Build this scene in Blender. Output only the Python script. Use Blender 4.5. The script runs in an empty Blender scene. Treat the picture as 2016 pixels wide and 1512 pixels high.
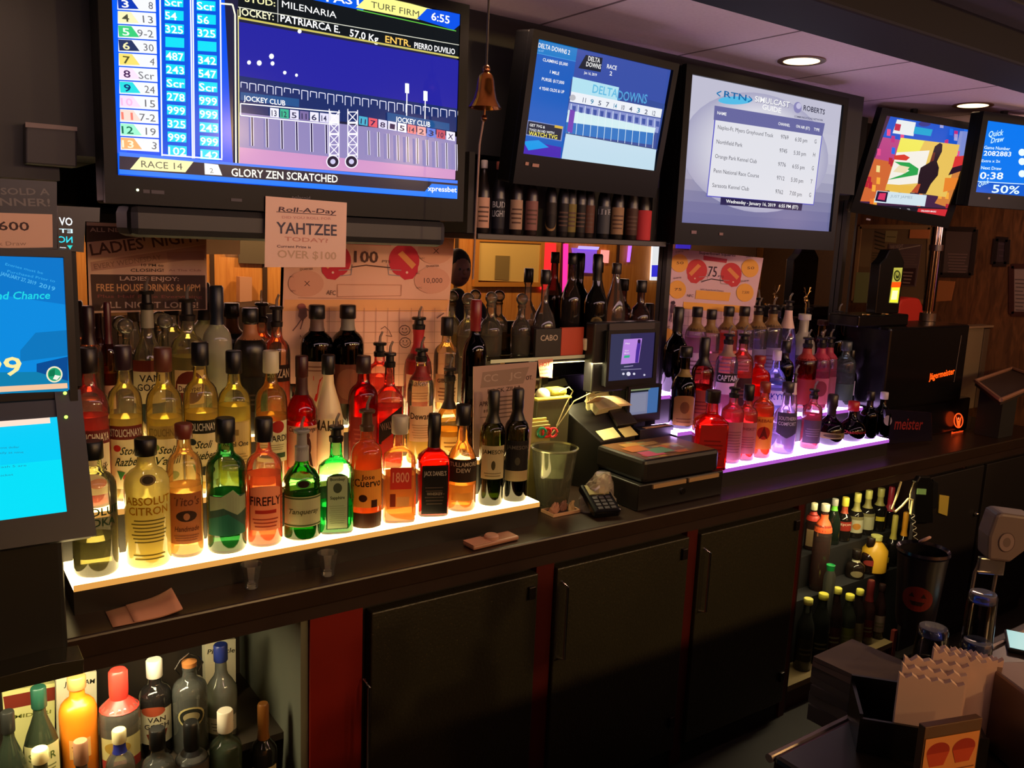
import bpy, math, random
from mathutils import Vector, Matrix
random.seed(7)
S = bpy.context.scene
COL = S.collection
# ------------------------------------------------------------------ camera
F = 1676.0
CAMZ = 1.75
RX = Vector((0.817, 0.064, -0.574)); RY = Vector((-0.576, 0.160, -0.802)); RU = Vector((0.041, 0.985, 0.168))
def _setup_axes():
    vx = Vector((3395-1008, 191, -F)).normalized(); vn = Vector((600-1008, -(10600-756), -F)).normalized()
    up = -vn; X = (vx - up*vx.dot(up)).normalized(); Y = up.cross(X)
    return X, Y, up
AX, AY, AU = _setup_axes()                      # world axes seen from the camera
ROT = Matrix((AX, AY, AU))                      # camera -> world
cam = bpy.data.cameras.new('camera'); co = bpy.data.objects.new('camera', cam); COL.objects.link(co)
co.matrix_world = Matrix.Translation((0, 0, CAMZ)) @ ROT.to_4x4()
cam.sensor_width = 36; cam.lens = F/2016*36; cam.clip_start = .02
S.camera = co
# ------------------------------------------------------------------ view, world
S.view_settings.view_transform = 'Standard'; S.view_settings.look = 'None'; S.view_settings.gamma = 1
S.view_settings.exposure = 0.0
w = bpy.data.worlds.new('world'); S.world = w; w.use_nodes = True
w.node_tree.nodes['Background'].inputs[0].default_value = (.9, .62, .55, 1)
w.node_tree.nodes['Background'].inputs[1].default_value = .065
S.cycles.transparent_max_bounces = 40; S.cycles.max_bounces = 10; S.cycles.glossy_bounces = 5
S.cycles.transmission_bounces = 10; S.cycles.diffuse_bounces = 2; S.cycles.sample_clamp_indirect = 4
S.cycles.caustics_reflective = False; S.cycles.caustics_refractive = True
S.cycles.use_denoising = True

def light(name, kind, loc, energy, color, size=.1, rot=None, **k):
    l = bpy.data.lights.new(name, kind); l.energy = energy; l.color = color
    if kind == 'AREA':
        l.shape = 'RECTANGLE'; l.size = size if not isinstance(size, tuple) else size[0]
        l.size_y = size if not isinstance(size, tuple) else size[1]
    elif kind in ('POINT', 'SPOT'): l.shadow_soft_size = size
    for a, b in k.items(): setattr(l, a, b)
    o = bpy.data.objects.new(name, l); COL.objects.link(o); o.location = loc
    if rot: o.rotation_euler = rot
    return o
# lights: recessed spots over the back bar, added fills without fixtures, lights inside the cabinets
ZC = 2.41
SPOTS = [(.14, 2.0), (1.38, 2.0), (2.62, 1.995), (3.86, 2.02)]
for x, y in SPOTS:
    light('downlight_lamp', 'SPOT', (x, y, ZC-.03), 5, (1, .62, .42), .04, (0, 0, 0), spot_size=2.4, spot_blend=.8)
for x, y, e, c in [(1.0, -.2, 7, (1, .58, .48)), (3.2, -.6, 10, (1, .58, .48)), (5.2, .3, 9, (1, .58, .5)), (-.8, .2, 3, (1, .6, .48))]:
    light('added_room_fill', 'POINT', (x, y, 1.95), e, c, .12)  # unseen point lights, added to brighten the room and its ceiling
light('added_ceiling_fill', 'AREA', (2.2, 1.05, 1.95), 12, (1, .66, .72), (5, .15), (math.radians(180-62), 0, 0))  # added area light without a fixture, lifts the dark ceiling
light('shelf_lamp', 'AREA', (2.02, 2.33, 1.318), 7, (1, .86, .42), (.30, .02), (math.radians(8), 0, 0))
light('added_alcove_fill', 'POINT', (4.5, 1.75, 2.2), 7, (1, .6, .38), .05)  # added light without a fixture, brightens the notice board wall
for x, e in [(.6, 22), (1.9, 90), (3.3, 80), (4.8, 55), (6.4, 22), (8.2, 12)]:
    light('wall_washer_lamp', 'POINT', (x, -1.9, 2.40), e, (1, .62, .24), .06)

# ------------------------------------------------------------------ photo ray helpers (give points of real planes)
def ray(px, py):
    return ROT @ (Vector((px-1008, -(py-756), -F))/F)
C0 = Vector((0, 0, CAMZ))
def PY(px, py, y): d = ray(px, py); return C0 + d*(y/d.y)
def PZ(px, py, z): d = ray(px, py); return C0 + d*((z-CAMZ)/d.z)
def PX(px, py, x): d = ray(px, py); return C0 + d*(x/d.x)
def depth(p): return -(ROT.transposed() @ (Vector(p)-C0)).z
YM = 2.52                                       # mirror plane
def VR(px, py, yv):                             # point of the room seen in the mirror
    p = PY(px, py, yv); return Vector((p.x, 2*YM-yv, p.z))

# ------------------------------------------------------------------ materials
def lin(h):
    if isinstance(h, (tuple, list)): return tuple(h[:3])
    h = h.lstrip('#')
    if len(h) == 3: h = ''.join(c*2 for c in h)
    r = [int(h[i:i+2], 16)/255 for i in (0, 2, 4)]
    return tuple(c/12.92 if c <= .04045 else ((c+.055)/1.055)**2.4 for c in r)
_M = {}
def nt(name):
    m = bpy.data.materials.new(name); m.use_nodes = True; t = m.node_tree; t.nodes.clear()
    return m, t, t.nodes.new('ShaderNodeOutputMaterial')
def mat(col, rough=.5, metal=0, emit=0, noise=0, nscale=30, bump=0, spec=.5):
    key = (col, rough, metal, emit, noise, nscale, bump, spec)
    if key in _M: return _M[key]
    m, t, out = nt('surface'); b = t.nodes.new('ShaderNodeBsdfPrincipled'); c = lin(col)
    b.inputs['Base Color'].default_value = (*c, 1); b.inputs['Roughness'].default_value = rough
    b.inputs['Metallic'].default_value = metal; b.inputs['Specular IOR Level'].default_value = spec
    if emit:
        b.inputs['Emission Color'].default_value = (*c, 1); b.inputs['Emission Strength'].default_value = emit
    if noise or bump:
        n = t.nodes.new('ShaderNodeTexNoise'); n.inputs['Scale'].default_value = nscale; n.inputs['Detail'].default_value = 6
        tc = t.nodes.new('ShaderNodeTexCoord'); t.links.new(tc.outputs['Object'], n.inputs['Vector'])
        if noise:
            r = t.nodes.new('ShaderNodeMix'); r.data_type = 'RGBA'
            r.inputs[6].default_value = (*[x*(1-noise) for x in c], 1); r.inputs[7].default_value = (*[min(1, x*(1+noise)) for x in c], 1)
            t.links.new(n.outputs['Fac'], r.inputs[0]); t.links.new(r.outputs[2], b.inputs['Base Color'])
        if bump:
            bp = t.nodes.new('ShaderNodeBump'); bp.inputs['Strength'].default_value = bump; bp.inputs['Distance'].default_value = .002
            t.links.new(n.outputs['Fac'], bp.inputs['Height']); t.links.new(bp.outputs['Normal'], b.inputs['Normal'])
    t.links.new(b.outputs[0], out.inputs[0]); _M[key] = m; return m
def glass(tint='#e8f0e8', frost=0, thick=1.6):
    key = ('g', tint, frost, thick)
    if key in _M: return _M[key]
    m, t, out = nt('glass'); N = t.nodes.new; L = t.links.new; c = lin(tint)
    c = tuple(x**.42 for x in c); lw = N('ShaderNodeLayerWeight'); lw.inputs['Blend'].default_value = .35
    mx = N('ShaderNodeMix'); mx.data_type = 'RGBA'
    mx.inputs[6].default_value = (*c, 1); mx.inputs[7].default_value = (*[x**1.3*.75 for x in c], 1)
    L(lw.outputs['Facing'], mx.inputs[0])
    tr = N('ShaderNodeBsdfTransparent'); L(mx.outputs[2], tr.inputs[0])
    gl = N('ShaderNodeBsdfGlossy'); gl.inputs['Roughness'].default_value = .06; gl.inputs[0].default_value = (.95, .95, .95, 1)
    fr = N('ShaderNodeFresnel'); fr.inputs[0].default_value = 1.5
    ms = N('ShaderNodeMixShader'); L(fr.outputs[0], ms.inputs[0])
    if frost:
        tl = N('ShaderNodeBsdfTranslucent'); tl.inputs[0].default_value = (*c, 1)
        df = N('ShaderNodeBsdfDiffuse'); df.inputs[0].default_value = (*c, 1)
        a = N('ShaderNodeMixShader'); a.inputs[0].default_value = .35; L(tl.outputs[0], a.inputs[1]); L(df.outputs[0], a.inputs[2])
        f = N('ShaderNodeMixShader'); f.inputs[0].default_value = frost; L(tr.outputs[0], f.inputs[1]); L(a.outputs[0], f.inputs[2])
        L(f.outputs[0], ms.inputs[1])
    else: L(tr.outputs[0], ms.inputs[1])
    L(gl.outputs[0], ms.inputs[2]); L(ms.outputs[0], out.inputs[0]); _M[key] = m; return m
def liquid(colr, glow=.35):
    key = ('l', colr, glow)
    if key in _M: return _M[key]
    m, t, out = nt('liquid'); N = t.nodes.new; L = t.links.new; c = lin(colr)
    rf = N('ShaderNodeBsdfRefraction'); rf.inputs['IOR'].default_value = 1.18; rf.inputs['Roughness'].default_value = .04
    rf.inputs[0].default_value = (*[x**.5 for x in c], 1)
    tl = N('ShaderNodeBsdfTranslucent'); tl.inputs[0].default_value = (*[min(1, x**.75*1.1) for x in c], 1)
    a = N('ShaderNodeMixShader'); a.inputs[0].default_value = glow; L(rf.outputs[0], a.inputs[1]); L(tl.outputs[0], a.inputs[2])
    L(a.outputs[0], out.inputs[0]); _M[key] = m; return m
def attrmat(kind, strength=1.0, rough=.55, trans=0.0):
    key = ('a', kind, strength, rough, trans)
    if key in _M: return _M[key]
    m, t, out = nt(kind); N = t.nodes.new; L = t.links.new
    at = N('ShaderNodeAttribute'); at.attribute_name = 'Col'
    if kind == 'screen':
        e = N('ShaderNodeEmission'); L(at.outputs[0], e.inputs[0]); e.inputs[1].default_value = strength
        g = N('ShaderNodeBsdfGlossy'); g.inputs['Roughness'].default_value = .15; g.inputs[0].default_value = (.006, .006, .006, 1)
        a = N('ShaderNodeAddShader'); L(e.outputs[0], a.inputs[0]); L(g.outputs[0], a.inputs[1]); L(a.outputs[0], out.inputs[0])
    else:
        b = N('ShaderNodeBsdfPrincipled'); L(at.outputs[0], b.inputs['Base Color']); b.inputs['Roughness'].default_value = rough
        b.inputs['Specular IOR Level'].default_value = .3
        if trans:
            tl = N('ShaderNodeBsdfTranslucent'); L(at.outputs[0], tl.inputs[0])
            a = N('ShaderNodeMixShader'); a.inputs[0].default_value = trans; L(b.outputs[0], a.inputs[1]); L(tl.outputs[0], a.inputs[2])
            L(a.outputs[0], out.inputs[0])
        else: L(b.outputs[0], out.inputs[0])
    _M[key] = m; return m
BLACK = mat('#0c0b0d', .35); BLACKG = mat('#0a0a0c', .4, spec=.12); MATTE = mat('#141213', .7); CHROME = mat('#c8c0b8', .18, 1)
CAPBLK = mat('#0b0a0a', .45); WHITEP = mat('#e8e2d4', .5)

# ------------------------------------------------------------------ object helpers
def tag(o, label, cat, group=None, kind=None):
    if label: o['label'] = label
    if cat: o['category'] = cat
    if group: o['group'] = group
    if kind: o['kind'] = kind
    return o
def thing(name, label, cat, loc=(0, 0, 0), rz=0, group=None):
    o = bpy.data.objects.new(name, None); COL.objects.link(o); o.location = loc; o.rotation_euler = (0, 0, rz)
    o.empty_display_size = .05
    return tag(o, label, cat, group)
class MB:
    def __init__(s): s.v = []; s.f = []
    def add(s, vs, fs, M=None):
        n = len(s.v); s.v += [M @ Vector(v) if M else Vector(v) for v in vs]; s.f += [tuple(i+n for i in f) for f in fs]; return s
    def box(s, x0, x1, y0, y1, z0, z1, M=None):
        vs = [(x, y, z) for z in (z0, z1) for y in (y0, y1) for x in (x0, x1)]
        return s.add(vs, [(0, 2, 3, 1), (4, 5, 7, 6), (0, 1, 5, 4), (2, 6, 7, 3), (0, 4, 6, 2), (1, 3, 7, 5)], M)
    def lathe(s, prof, M=None, n=24, e=None, sy=1.0, caps=True):
        vs = []; k = len(prof)
        for i, (r, z) in enumerate(prof):
            ex = e[i] if isinstance(e, list) else (e or 2)
            for j in range(n):
                a = 2*math.pi*j/n; c, d = math.cos(a), math.sin(a)
                q = (abs(c)**ex+abs(d)**ex)**(-1/ex)
                vs.append((r*q*c, r*q*d*sy, z))
        fs = [(i*n+j, i*n+(j+1) % n, (i+1)*n+(j+1) % n, (i+1)*n+j) for i in range(k-1) for j in range(n)]
        if caps and prof[0][0] > 1e-6: fs.append(tuple(range(n-1, -1, -1)))
        if caps and prof[-1][0] > 1e-6: fs.append(tuple((k-1)*n+j for j in range(n)))
        return s.add(vs, fs, M)
    def tube(s, pts, r, n=8, M=None, taper=None):
        pts = [Vector(p) for p in pts]; vs = []; k = len(pts); up = Vector((.13, .27, .95)).normalized()
        for i, p in enumerate(pts):
            t = (pts[min(i+1, k-1)]-pts[max(i-1, 0)]).normalized()
            a = t.cross(up); a = a.normalized() if a.length > 1e-4 else Vector((1, 0, 0)); b = t.cross(a)
            rr = r*(1 if taper is None else 1+(taper-1)*i/(k-1))
            vs += [p+(a*math.cos(2*math.pi*j/n)+b*math.sin(2*math.pi*j/n))*rr for j in range(n)]
        fs = [(i*n+j, i*n+(j+1) % n, (i+1)*n+(j+1) % n, (i+1)*n+j) for i in range(k-1) for j in range(n)]
        fs += [tuple(range(n)), tuple((k-1)*n+n-1-j for j in range(n))]
        return s.add(vs, fs, M)
    def ball(s, c, r, n=14, M=None, sc=(1, 1, 1)):
        m = n//2; pr = [(max(1e-4, math.sin(math.pi*i/m))*r, -math.cos(math.pi*i/m)*r) for i in range(m+1)]
        T = Matrix.Translation(c) @ Matrix.Diagonal((*sc, 1))
        return s.lathe(pr, (M @ T) if M else T, n)
    def prism(s, poly, d, M=None):           # polygon in local x,z ; thickness d along y
        k = len(poly); vs = [(x, 0, z) for x, z in poly]+[(x, d, z) for x, z in poly]
        fs = [tuple(range(k)), tuple(range(2*k-1, k-1, -1))]+[(i, i+k, (i+1) % k+k, (i+1) % k) for i in range(k)]
        return s.add(vs, fs, M)
    def build(s, name, m, parent=None, org=None, smooth=False, bevel=0, label=None, kind=None):
        me = bpy.data.meshes.new(name); vs = [v-Vector(org) for v in s.v] if org is not None else s.v
        me.from_pydata([tuple(v) for v in vs], [], s.f); me.materials.append(m)
        if smooth:
            me.polygons.foreach_set('use_smooth', [True]*len(me.polygons))
            if hasattr(me, 'set_sharp_from_angle'): me.set_sharp_from_angle(angle=.75)
        o = bpy.data.objects.new(name, me); COL.objects.link(o)
        if parent: o.parent = parent
        if bevel:
            b = o.modifiers.new('bevel', 'BEVEL'); b.width = bevel; b.segments = 2; b.limit_method = 'ANGLE'
        if label: o['label'] = label
        if kind: o['kind'] = kind
        return o
def box(name, m, x0, x1, y0, y1, z0, z1, parent=None, bevel=0, org=None, kind=None, label=None):
    return MB().box(x0, x1, y0, y1, z0, z1).build(name, m, parent, org, bevel=bevel, kind=kind, label=label)
def single(name, label, cat, mb, m, loc=(0, 0, 0), group=None, smooth=False, bevel=0, world=False):
    o = mb.build(name, m, None, loc if world else None, smooth=smooth, bevel=bevel); o.location = loc
    return tag(o, label, cat, group)

_T = {}
def textmesh(s, bold):
    if (s, bold) in _T: return _T[(s, bold)]
    cu = bpy.data.curves.new('t', 'FONT'); cu.body = s; cu.size = 1; cu.resolution_u = 2; cu.offset = .015 if bold else 0
    o = bpy.data.objects.new('t', cu); me = o.to_mesh()
    me.calc_loop_triangles()
    vs = [(v.co.x, v.co.y) for v in me.vertices]; fs = [tuple(t.vertices) for t in me.loop_triangles]
    o.to_mesh_clear(); bpy.data.objects.remove(o); bpy.data.curves.remove(cu)
    if vs:
        x0 = min(v[0] for v in vs); x1 = max(v[0] for v in vs)
        vs = [((x-x0)/.69, y/.69) for x, y in vs]; wd = (x1-x0)/.69
    else: wd = 1
    _T[(s, bold)] = (vs, fs, wd); return _T[(s, bold)]
class Canvas:
    """2D artwork (print or screen picture) on a plane O + u*U + v*V, or bent round a bottle of radius R"""
    def __init__(s, O=(0, 0, 0), U=(1, 0, 0), V=(0, 0, 1), R=None, eps=.00012, ang=0):
        s.O = Vector(O); s.U = Vector(U).normalized(); s.V = Vector(V).normalized(); s.N = s.U.cross(s.V).normalized()
        s.R = R; s.eps = eps; s.ly = 1; s.v = []; s.f = []; s.c = []; s.ang = ang; s.sq = False; s.W = s.H = None
    def px(s, x, y):                        # photo point -> plane coordinates
        d = ray(x, y); t = (s.O-C0).dot(s.N)/d.dot(s.N); q = C0+d*t-s.O; return (q.dot(s.U), q.dot(s.V))
    def _map(s, u, v, d):
        if s.R:
            if s.sq:
                return s.O+Vector((u, -(s.R+d), v))
            a = u/s.R; r = s.R+d; return s.O+Vector((r*math.sin(a), -r*math.cos(a), v))
        return s.O+s.U*u+s.V*v+s.N*d
    def raw(s, pts, faces, col, lift=0):
        n = len(s.v); d = s.ly*s.eps+lift; s.v += [s._map(u, v, d) for u, v in pts]; s.f += [tuple(i+n for i in f) for f in faces]
        s.c += [lin(col)]*len(faces)
    def poly(s, pts, col, keep=False):
        if s.W:
            pts = clip(clip(pts, 0, 1), s.W, -1)
            pts = [(b, a) for a, b in clip(clip([(b, a) for a, b in pts], 0, 1), s.H, -1)]
            if len(pts) < 3: return
        if s.R and not s.sq:
            x0 = min(p[0] for p in pts); x1 = max(p[0] for p in pts); st = s.R*.16; k = max(1, math.ceil((x1-x0)/st))
            for i in range(k):
                a = x0+(x1-x0)*i/k; b = x0+(x1-x0)*(i+1)/k; q = clip(clip(pts, a, 1), b, -1)
                if len(q) > 2: s.raw(q, [tuple(range(len(q)))], col)
        else: s.raw(pts, [tuple(range(len(pts)))], col)
        if not keep: s.ly += 1
    def rect(s, x0, y0, x1, y1, col, keep=False): s.poly([(x0, y0), (x1, y0), (x1, y1), (x0, y1)], col, keep)
    def ell(s, cx, cy, rx, ry, col, n=24, keep=False, a0=0, a1=6.2832):
        k = n if a1 > 6.28 else n+1
        s.poly([(cx+rx*math.cos(a0+(a1-a0)*i/n), cy+ry*math.sin(a0+(a1-a0)*i/n)) for i in range(k)], col, keep)
    def line(s, p, q, wd, col, keep=True):
        p = Vector(p); q = Vector(q); n = (q-p).orthogonal().normalized()*wd/2 if (q-p).length else Vector((0, wd))
        s.poly([tuple(p+n), tuple(q+n), tuple(q-n), tuple(p-n)][::-1] if True else 0, col, keep)
    def pl(s, pts, wd, col):
        for a, b in zip(pts, pts[1:]): s.line(a, b, wd, col)
        s.ly += 1
    def text(s, t, x, y, h, col, wd=None, al='c', sh=0, rot=0, bold=False, keep=True, mirror=False):
        vs, fs, tw = textmesh(t, bold); kx = h if wd is None else wd/tw
        W = tw*kx; ox = {'c': -W/2, 'l': 0, 'r': -W}[al]; c, d = math.cos(rot), math.sin(rot); out = []
        for a, b in vs:
            a = a*kx; b = b*h; a += ox+b*sh
            if mirror: a = -a
            out.append((x+a*c-b*d, y+a*d+b*c))
        if s.W: fs = [f for f in fs if all(0 <= out[i][0] <= s.W and 0 <= out[i][1] <= s.H for i in f)]
        s.raw(out, [f[::-1] for f in fs] if mirror else fs, col, lift=s.eps*.5)
        if not keep: s.ly += 1
    # photo-coordinate versions
    def P(s, pts, col, keep=False): s.poly([s.px(*p) for p in pts], col, keep)
    def L(s, pts, wpx, col):
        wd = wpx*s.scale(*pts[0]); s.pl([s.px(*p) for p in pts], wd, col)
    def scale(s, x, y): a = Vector(s.px(x, y)); b = Vector(s.px(x, y-10)); return (b-a).length/10
    def E(s, x, y, rx, ry, col, n=24, keep=False): s.P([(x+rx*math.cos(6.2832*i/n), y-ry*math.sin(6.2832*i/n)) for i in range(n)], col, keep)
    def T(s, t, p0, p1, h, col, bold=False, sh=0):   # baseline from p0 to p1 in the photo, cap height h
        a = Vector(s.px(*p0)); b = Vector(s.px(*p1)); d = b-a
        s.text(t, a.x, a.y, h*s.scale(*p0), col, wd=d.length, al='l', rot=math.atan2(d.y, d.x), bold=bold, sh=sh)
    def build(s, name, m, parent=None, org=None, label=None):
        me = bpy.data.meshes.new(name); vs = [v-Vector(org) for v in s.v] if org is not None else s.v
        if s.ang:
            r = Matrix.Rotation(s.ang, 3, 'Z'); vs = [r @ v for v in vs]
        me.from_pydata([tuple(v) for v in vs], [], s.f); me.materials.append(m)
        ca = me.color_attributes.new('Col', 'FLOAT_COLOR', 'CORNER'); buf = []
        for p in me.polygons: buf += [*s.c[p.index], 1.0]*p.loop_total
        ca.data.foreach_set('color', buf)
        o = bpy.data.objects.new(name, me); COL.objects.link(o)
        if parent: o.parent = parent
        if label: o['label'] = label
        return o
def clip(pts, x, sgn):
    out = []; k = len(pts)
    for i in range(k):
        a = pts[i]; b = pts[(i+1) % k]; da = (a[0]-x)*sgn; db = (b[0]-x)*sgn
        if da >= 0: out.append(a)
        if da*db < 0:
            t = da/(da-db); out.append((x, a[1]+(b[1]-a[1])*t))
    return out

# ================================================================== room shell
def struct(name, m, *b, **k): return box(name, m, *b, kind='structure', **k)
WOODD = mat('#2a1712', .6, noise=.4, nscale=6)
def wood(c1, c2, sc=(1.2, 14, 14), rough=.45):
    key = ('w', c1, c2, sc)
    if key in _M: return _M[key]
    m, t, out = nt('wood'); N = t.nodes.new; L = t.links.new
    tc = N('ShaderNodeTexCoord'); mp = N('ShaderNodeMapping'); mp.inputs['Scale'].default_value = sc
    n = N('ShaderNodeTexNoise'); n.inputs['Scale'].default_value = 3; n.inputs['Detail'].default_value = 8; n.inputs['Distortion'].default_value = 1.2
    r = N('ShaderNodeValToRGB'); r.color_ramp.elements[0].color = (*lin(c1), 1); r.color_ramp.elements[1].color = (*lin(c2), 1)
    r.color_ramp.elements[0].position = .3; r.color_ramp.elements[1].position = .7
    b = N('ShaderNodeBsdfPrincipled'); b.inputs['Roughness'].default_value = rough
    L(tc.outputs['Object'], mp.inputs[0]); L(mp.outputs[0], n.inputs['Vector']); L(n.outputs['Fac'], r.inputs[0]); L(r.outputs[0], b.inputs['Base Color']); L(b.outputs[0], out.inputs[0])
    _M[key] = m; return m
def tiles():
    m, t, out = nt('ceiling_tiles'); N = t.nodes.new; L = t.links.new
    tc = N('ShaderNodeTexCoord'); sp = N('ShaderNodeSeparateXYZ'); L(tc.outputs['Object'], sp.inputs[0])
    a = N('ShaderNodeMath'); a.operation = 'SUBTRACT'; a.inputs[1].default_value = 1.657-.61*8; L(sp.outputs[0], a.inputs[0])
    md = N('ShaderNodeMath'); md.operation = 'MODULO'; md.inputs[1].default_value = .61; L(a.outputs[0], md.inputs[0])
    c = N('ShaderNodeMath'); c.operation = 'LESS_THAN'; c.inputs[1].default_value = .012; L(md.outputs[0], c.inputs[0])
    n = N('ShaderNodeTexNoise'); n.inputs['Scale'].default_value = 90; L(tc.outputs['Object'], n.inputs['Vector'])
    x1 = N('ShaderNodeMix'); x1.data_type = 'RGBA'; x1.inputs[6].default_value = (.50, .38, .40, 1); x1.inputs[7].default_value = (.60, .48, .49, 1); L(n.outputs['Fac'], x1.inputs[0])
    x2 = N('ShaderNodeMix'); x2.data_type = 'RGBA'; L(c.outputs[0], x2.inputs[0]); L(x1.outputs[2], x2.inputs[6]); x2.inputs[7].default_value = (.12, .08, .08, 1)
    b = N('ShaderNodeBsdfPrincipled'); b.inputs['Roughness'].default_value = .9; L(x2.outputs[2], b.inputs['Base Color']); L(b.outputs[0], out.inputs[0])
    return m
struct('floor', mat('#1c1412', .6, noise=.4, nscale=8), -2, 10.2, -3.2, 3.7, -.25, -.15)
struct('wall_back', mat('#16131a', .8), -2, 3.92, 2.56, 2.66, -.15, 2.6)
struct('wall_back_alcove', wood('#3a2318', '#5c3a26'), 3.92, 5.4, 3.5, 3.6, -.15, 2.6)
struct('wall_alcove_side', mat('#241a16', .7), 3.92, 4.0, 2.66, 3.5, -.15, 2.6)
struct('wall_right', wood('#4a2e1e', '#7a4e30', (1.2, 10, 2)), 5.3, 5.4, 1.9, 3.5, -.15, 2.6)
struct('wall_left', mat('#1a1716', .8), -2.1, -2, -3.2, 2.66, -.15, 2.6)
struct('wall_front', wood('#c07a3a', '#dc9a52', (10, 1, .7), .55), -2, 10.2, -3.1, -3.0, -.15, 2.6)
struct('wall_far_right', wood('#3a241a', '#4a3020'), 10.1, 10.2, -3.1, 3.7, -.15, 2.6)
struct('ceiling', tiles(), -2, 5.3, 1.64, 2.66, ZC, ZC+.05)
struct('ceiling_alcove', mat('#2a1e1c', .9), 3.92, 5.4, 2.66, 3.6, ZC, ZC+.05)
wc = wood('#140b09', '#20120e', (10, 1.5, 1), .7); struct('ceiling_room', wc, -2, 10.2, -3.2, 1.40, 2.46, 2.55)
struct('ceiling_right', mat('#1a1210', .8), 5.4, 10.2, 1.40, 3.7, 2.46, 2.55)
MB().box(-2, 5.3, 1.40, 1.62, 2.36, 2.55).build('trim_1', mat('#0d0808', .7, spec=.2), bevel=.008, kind='structure')
MB().box(-2, 5.3, 1.62, 1.64, 2.39, 2.44).build('trim_2', mat('#8a7470', .35), bevel=.006, kind='structure')
for k in range(10):                              # plank battens of the dark wooden ceiling
    struct('trim_%d' % (k+3), mat('#120b09', .6), -2, 10, 1.25-k*.32, 1.27-k*.32, 2.45, 2.465)
SOFF = mat('#0d0d13', .6)
struct('trim_20', SOFF, -2, 3.40, 2.25, 2.56, 2.0, ZC)          # dark soffit that carries the televisions
struct('trim_40', SOFF, -2, .305, 2.25, 2.515, 1.84, 2.0)
struct('trim_41', SOFF, .305, .42, 2.25, 2.515, 1.90, 2.0)
# battens on the panelled wall seen in the mirror
GR = mat('#3a2010', .6)
for i, px in enumerate((120, 192, 249, 415, 520, 690, 900, 1110, 1220, 1400, 1440)):
    v = VR(px, 430, 5.52+2.5); x = PY(px, 430, 8.04).x
    struct('trim_%d' % (21+i), GR, x-.02, x+.02, -3.0, -2.985, -.15, 2.5)
# mirror
MIR, t, out = nt('mirror'); g = t.nodes.new('ShaderNodeBsdfGlossy'); g.inputs[0].default_value = (.80, .76, .72, 1); g.inputs['Roughness'].default_value = .0
t.links.new(g.outputs[0], out.inputs[0])
m_ = thing('wall_mirror', 'long wall mirror behind the liquor bottles reflecting the bar room', 'mirror', (1.6, 2.56, .86))
box('mirror_glass', MIR, -1.2, 3.84, YM, 2.54, .86, 2.0, m_, org=m_.location)
box('backing', MATTE, -1.2, 3.84, 2.54, 2.56, .86, 2.0, m_, org=m_.location)
for px in (1313, 1655):
    x = PY(px, 560, 2.5).x; box('frame_post', mat('#1c1614', .4), x-.014, x+.014, 2.495, YM-.002, 1.16, 2.0, m_, org=m_.location)

# recessed ceiling lights
for i, (x, y) in enumerate(SPOTS):
    lab = ['recessed round ceiling light above the largest television', 'recessed round ceiling light above the hanging brass bell',
           'recessed glowing ceiling light above the white simulcast guide television', 'recessed glowing ceiling light at the right near the small corner television'][i]
    c = thing('recessed_light', lab, 'ceiling light', (x, y, ZC), group='recessed lights over the back bar')
    MB().lathe([(.062, -.004), (.082, -.004), (.082, 0), (.062, 0), (.062, -.004)], n=32, caps=False).build('trim_ring', mat('#7a5a44', .3, .6), c, smooth=True)
    MB().lathe([(.001, -.0035), (.062, -.0035), (.062, -.001), (.001, -.001)], n=32).build('lens', mat('#ffd9a0', .4, emit=3.2), c)

# ================================================================== back bar furniture
TOP = .855
WT = mat('#2e2018', .32, noise=.25, nscale=18, bump=.1)
t_ = thing('worktop', 'long dark brown worktop of the back bar with a thick front edge', 'counter', (1.6, 2.25, .765))
box('top', WT, -1.2, 4.95, 1.945, 2.56, .80, TOP, t_, bevel=.006, org=t_.location)
box('front_fascia', mat('#2b1a14', .5, noise=.25, nscale=12), -1.2, 4.95, 1.955, 1.985, .765, .80, t_, org=t_.location)
def emis(col, s):
    key = ('e', col, s)
    if key not in _M:
        m, t, out = nt('light_panel'); e = t.nodes.new('ShaderNodeEmission'); e.inputs[0].default_value = (*lin(col), 1); e.inputs[1].default_value = s
        t.links.new(e.outputs[0], out.inputs[0]); _M[key] = m
    return _M[key]
TIER = [(2.06, 2.224, .93), (2.224, 2.37, 1.045), (2.37, 2.505, 1.16)]
ROWY = [2.128, 2.292, 2.435]
DK = mat('#1b1512', .45)
def tiers(x0, x1, label, colr, edge, stg, nt_=3, xl=(0, 0, 0)):
    o = thing('liquor_shelf', label, 'bottle shelf', ((x0+x1)/2, 2.28, TOP), group='stepped glowing liquor shelves'); z0 = TOP
    xa = x0; xr_ = x1
    for i, (a, b, z) in enumerate(TIER[:nt_]):
        x0 = xa-xl[i]
        x1 = xr_+(.03 if i == 1 and x1 > 3 else 0)
        box('riser', DK, x0, x1, a+.006, b, z0, z-.014, o, org=o.location)
        box('light_panel', emis(colr, stg[i]), x0, x1, a+.004, b-.001, z-.014, z, o, org=o.location)
        box('panel_edge', emis(edge, .9), x0, x1, a, a+.004, z-.016, z-.002, o, org=o.location)
        z0 = TOP
    return o
tiers(.268, 1.602, 'stepped liquor shelf glowing yellow at the left under the race televisions', '#ffdf98', '#f0a850', (8, 11, 9))
tiers(2.47, 3.58, 'stepped liquor shelf glowing violet at the right of the cash register', '#dcb0ff', '#c060d8', (10, 11, 9), xl=(.068, .085, .06))
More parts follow.
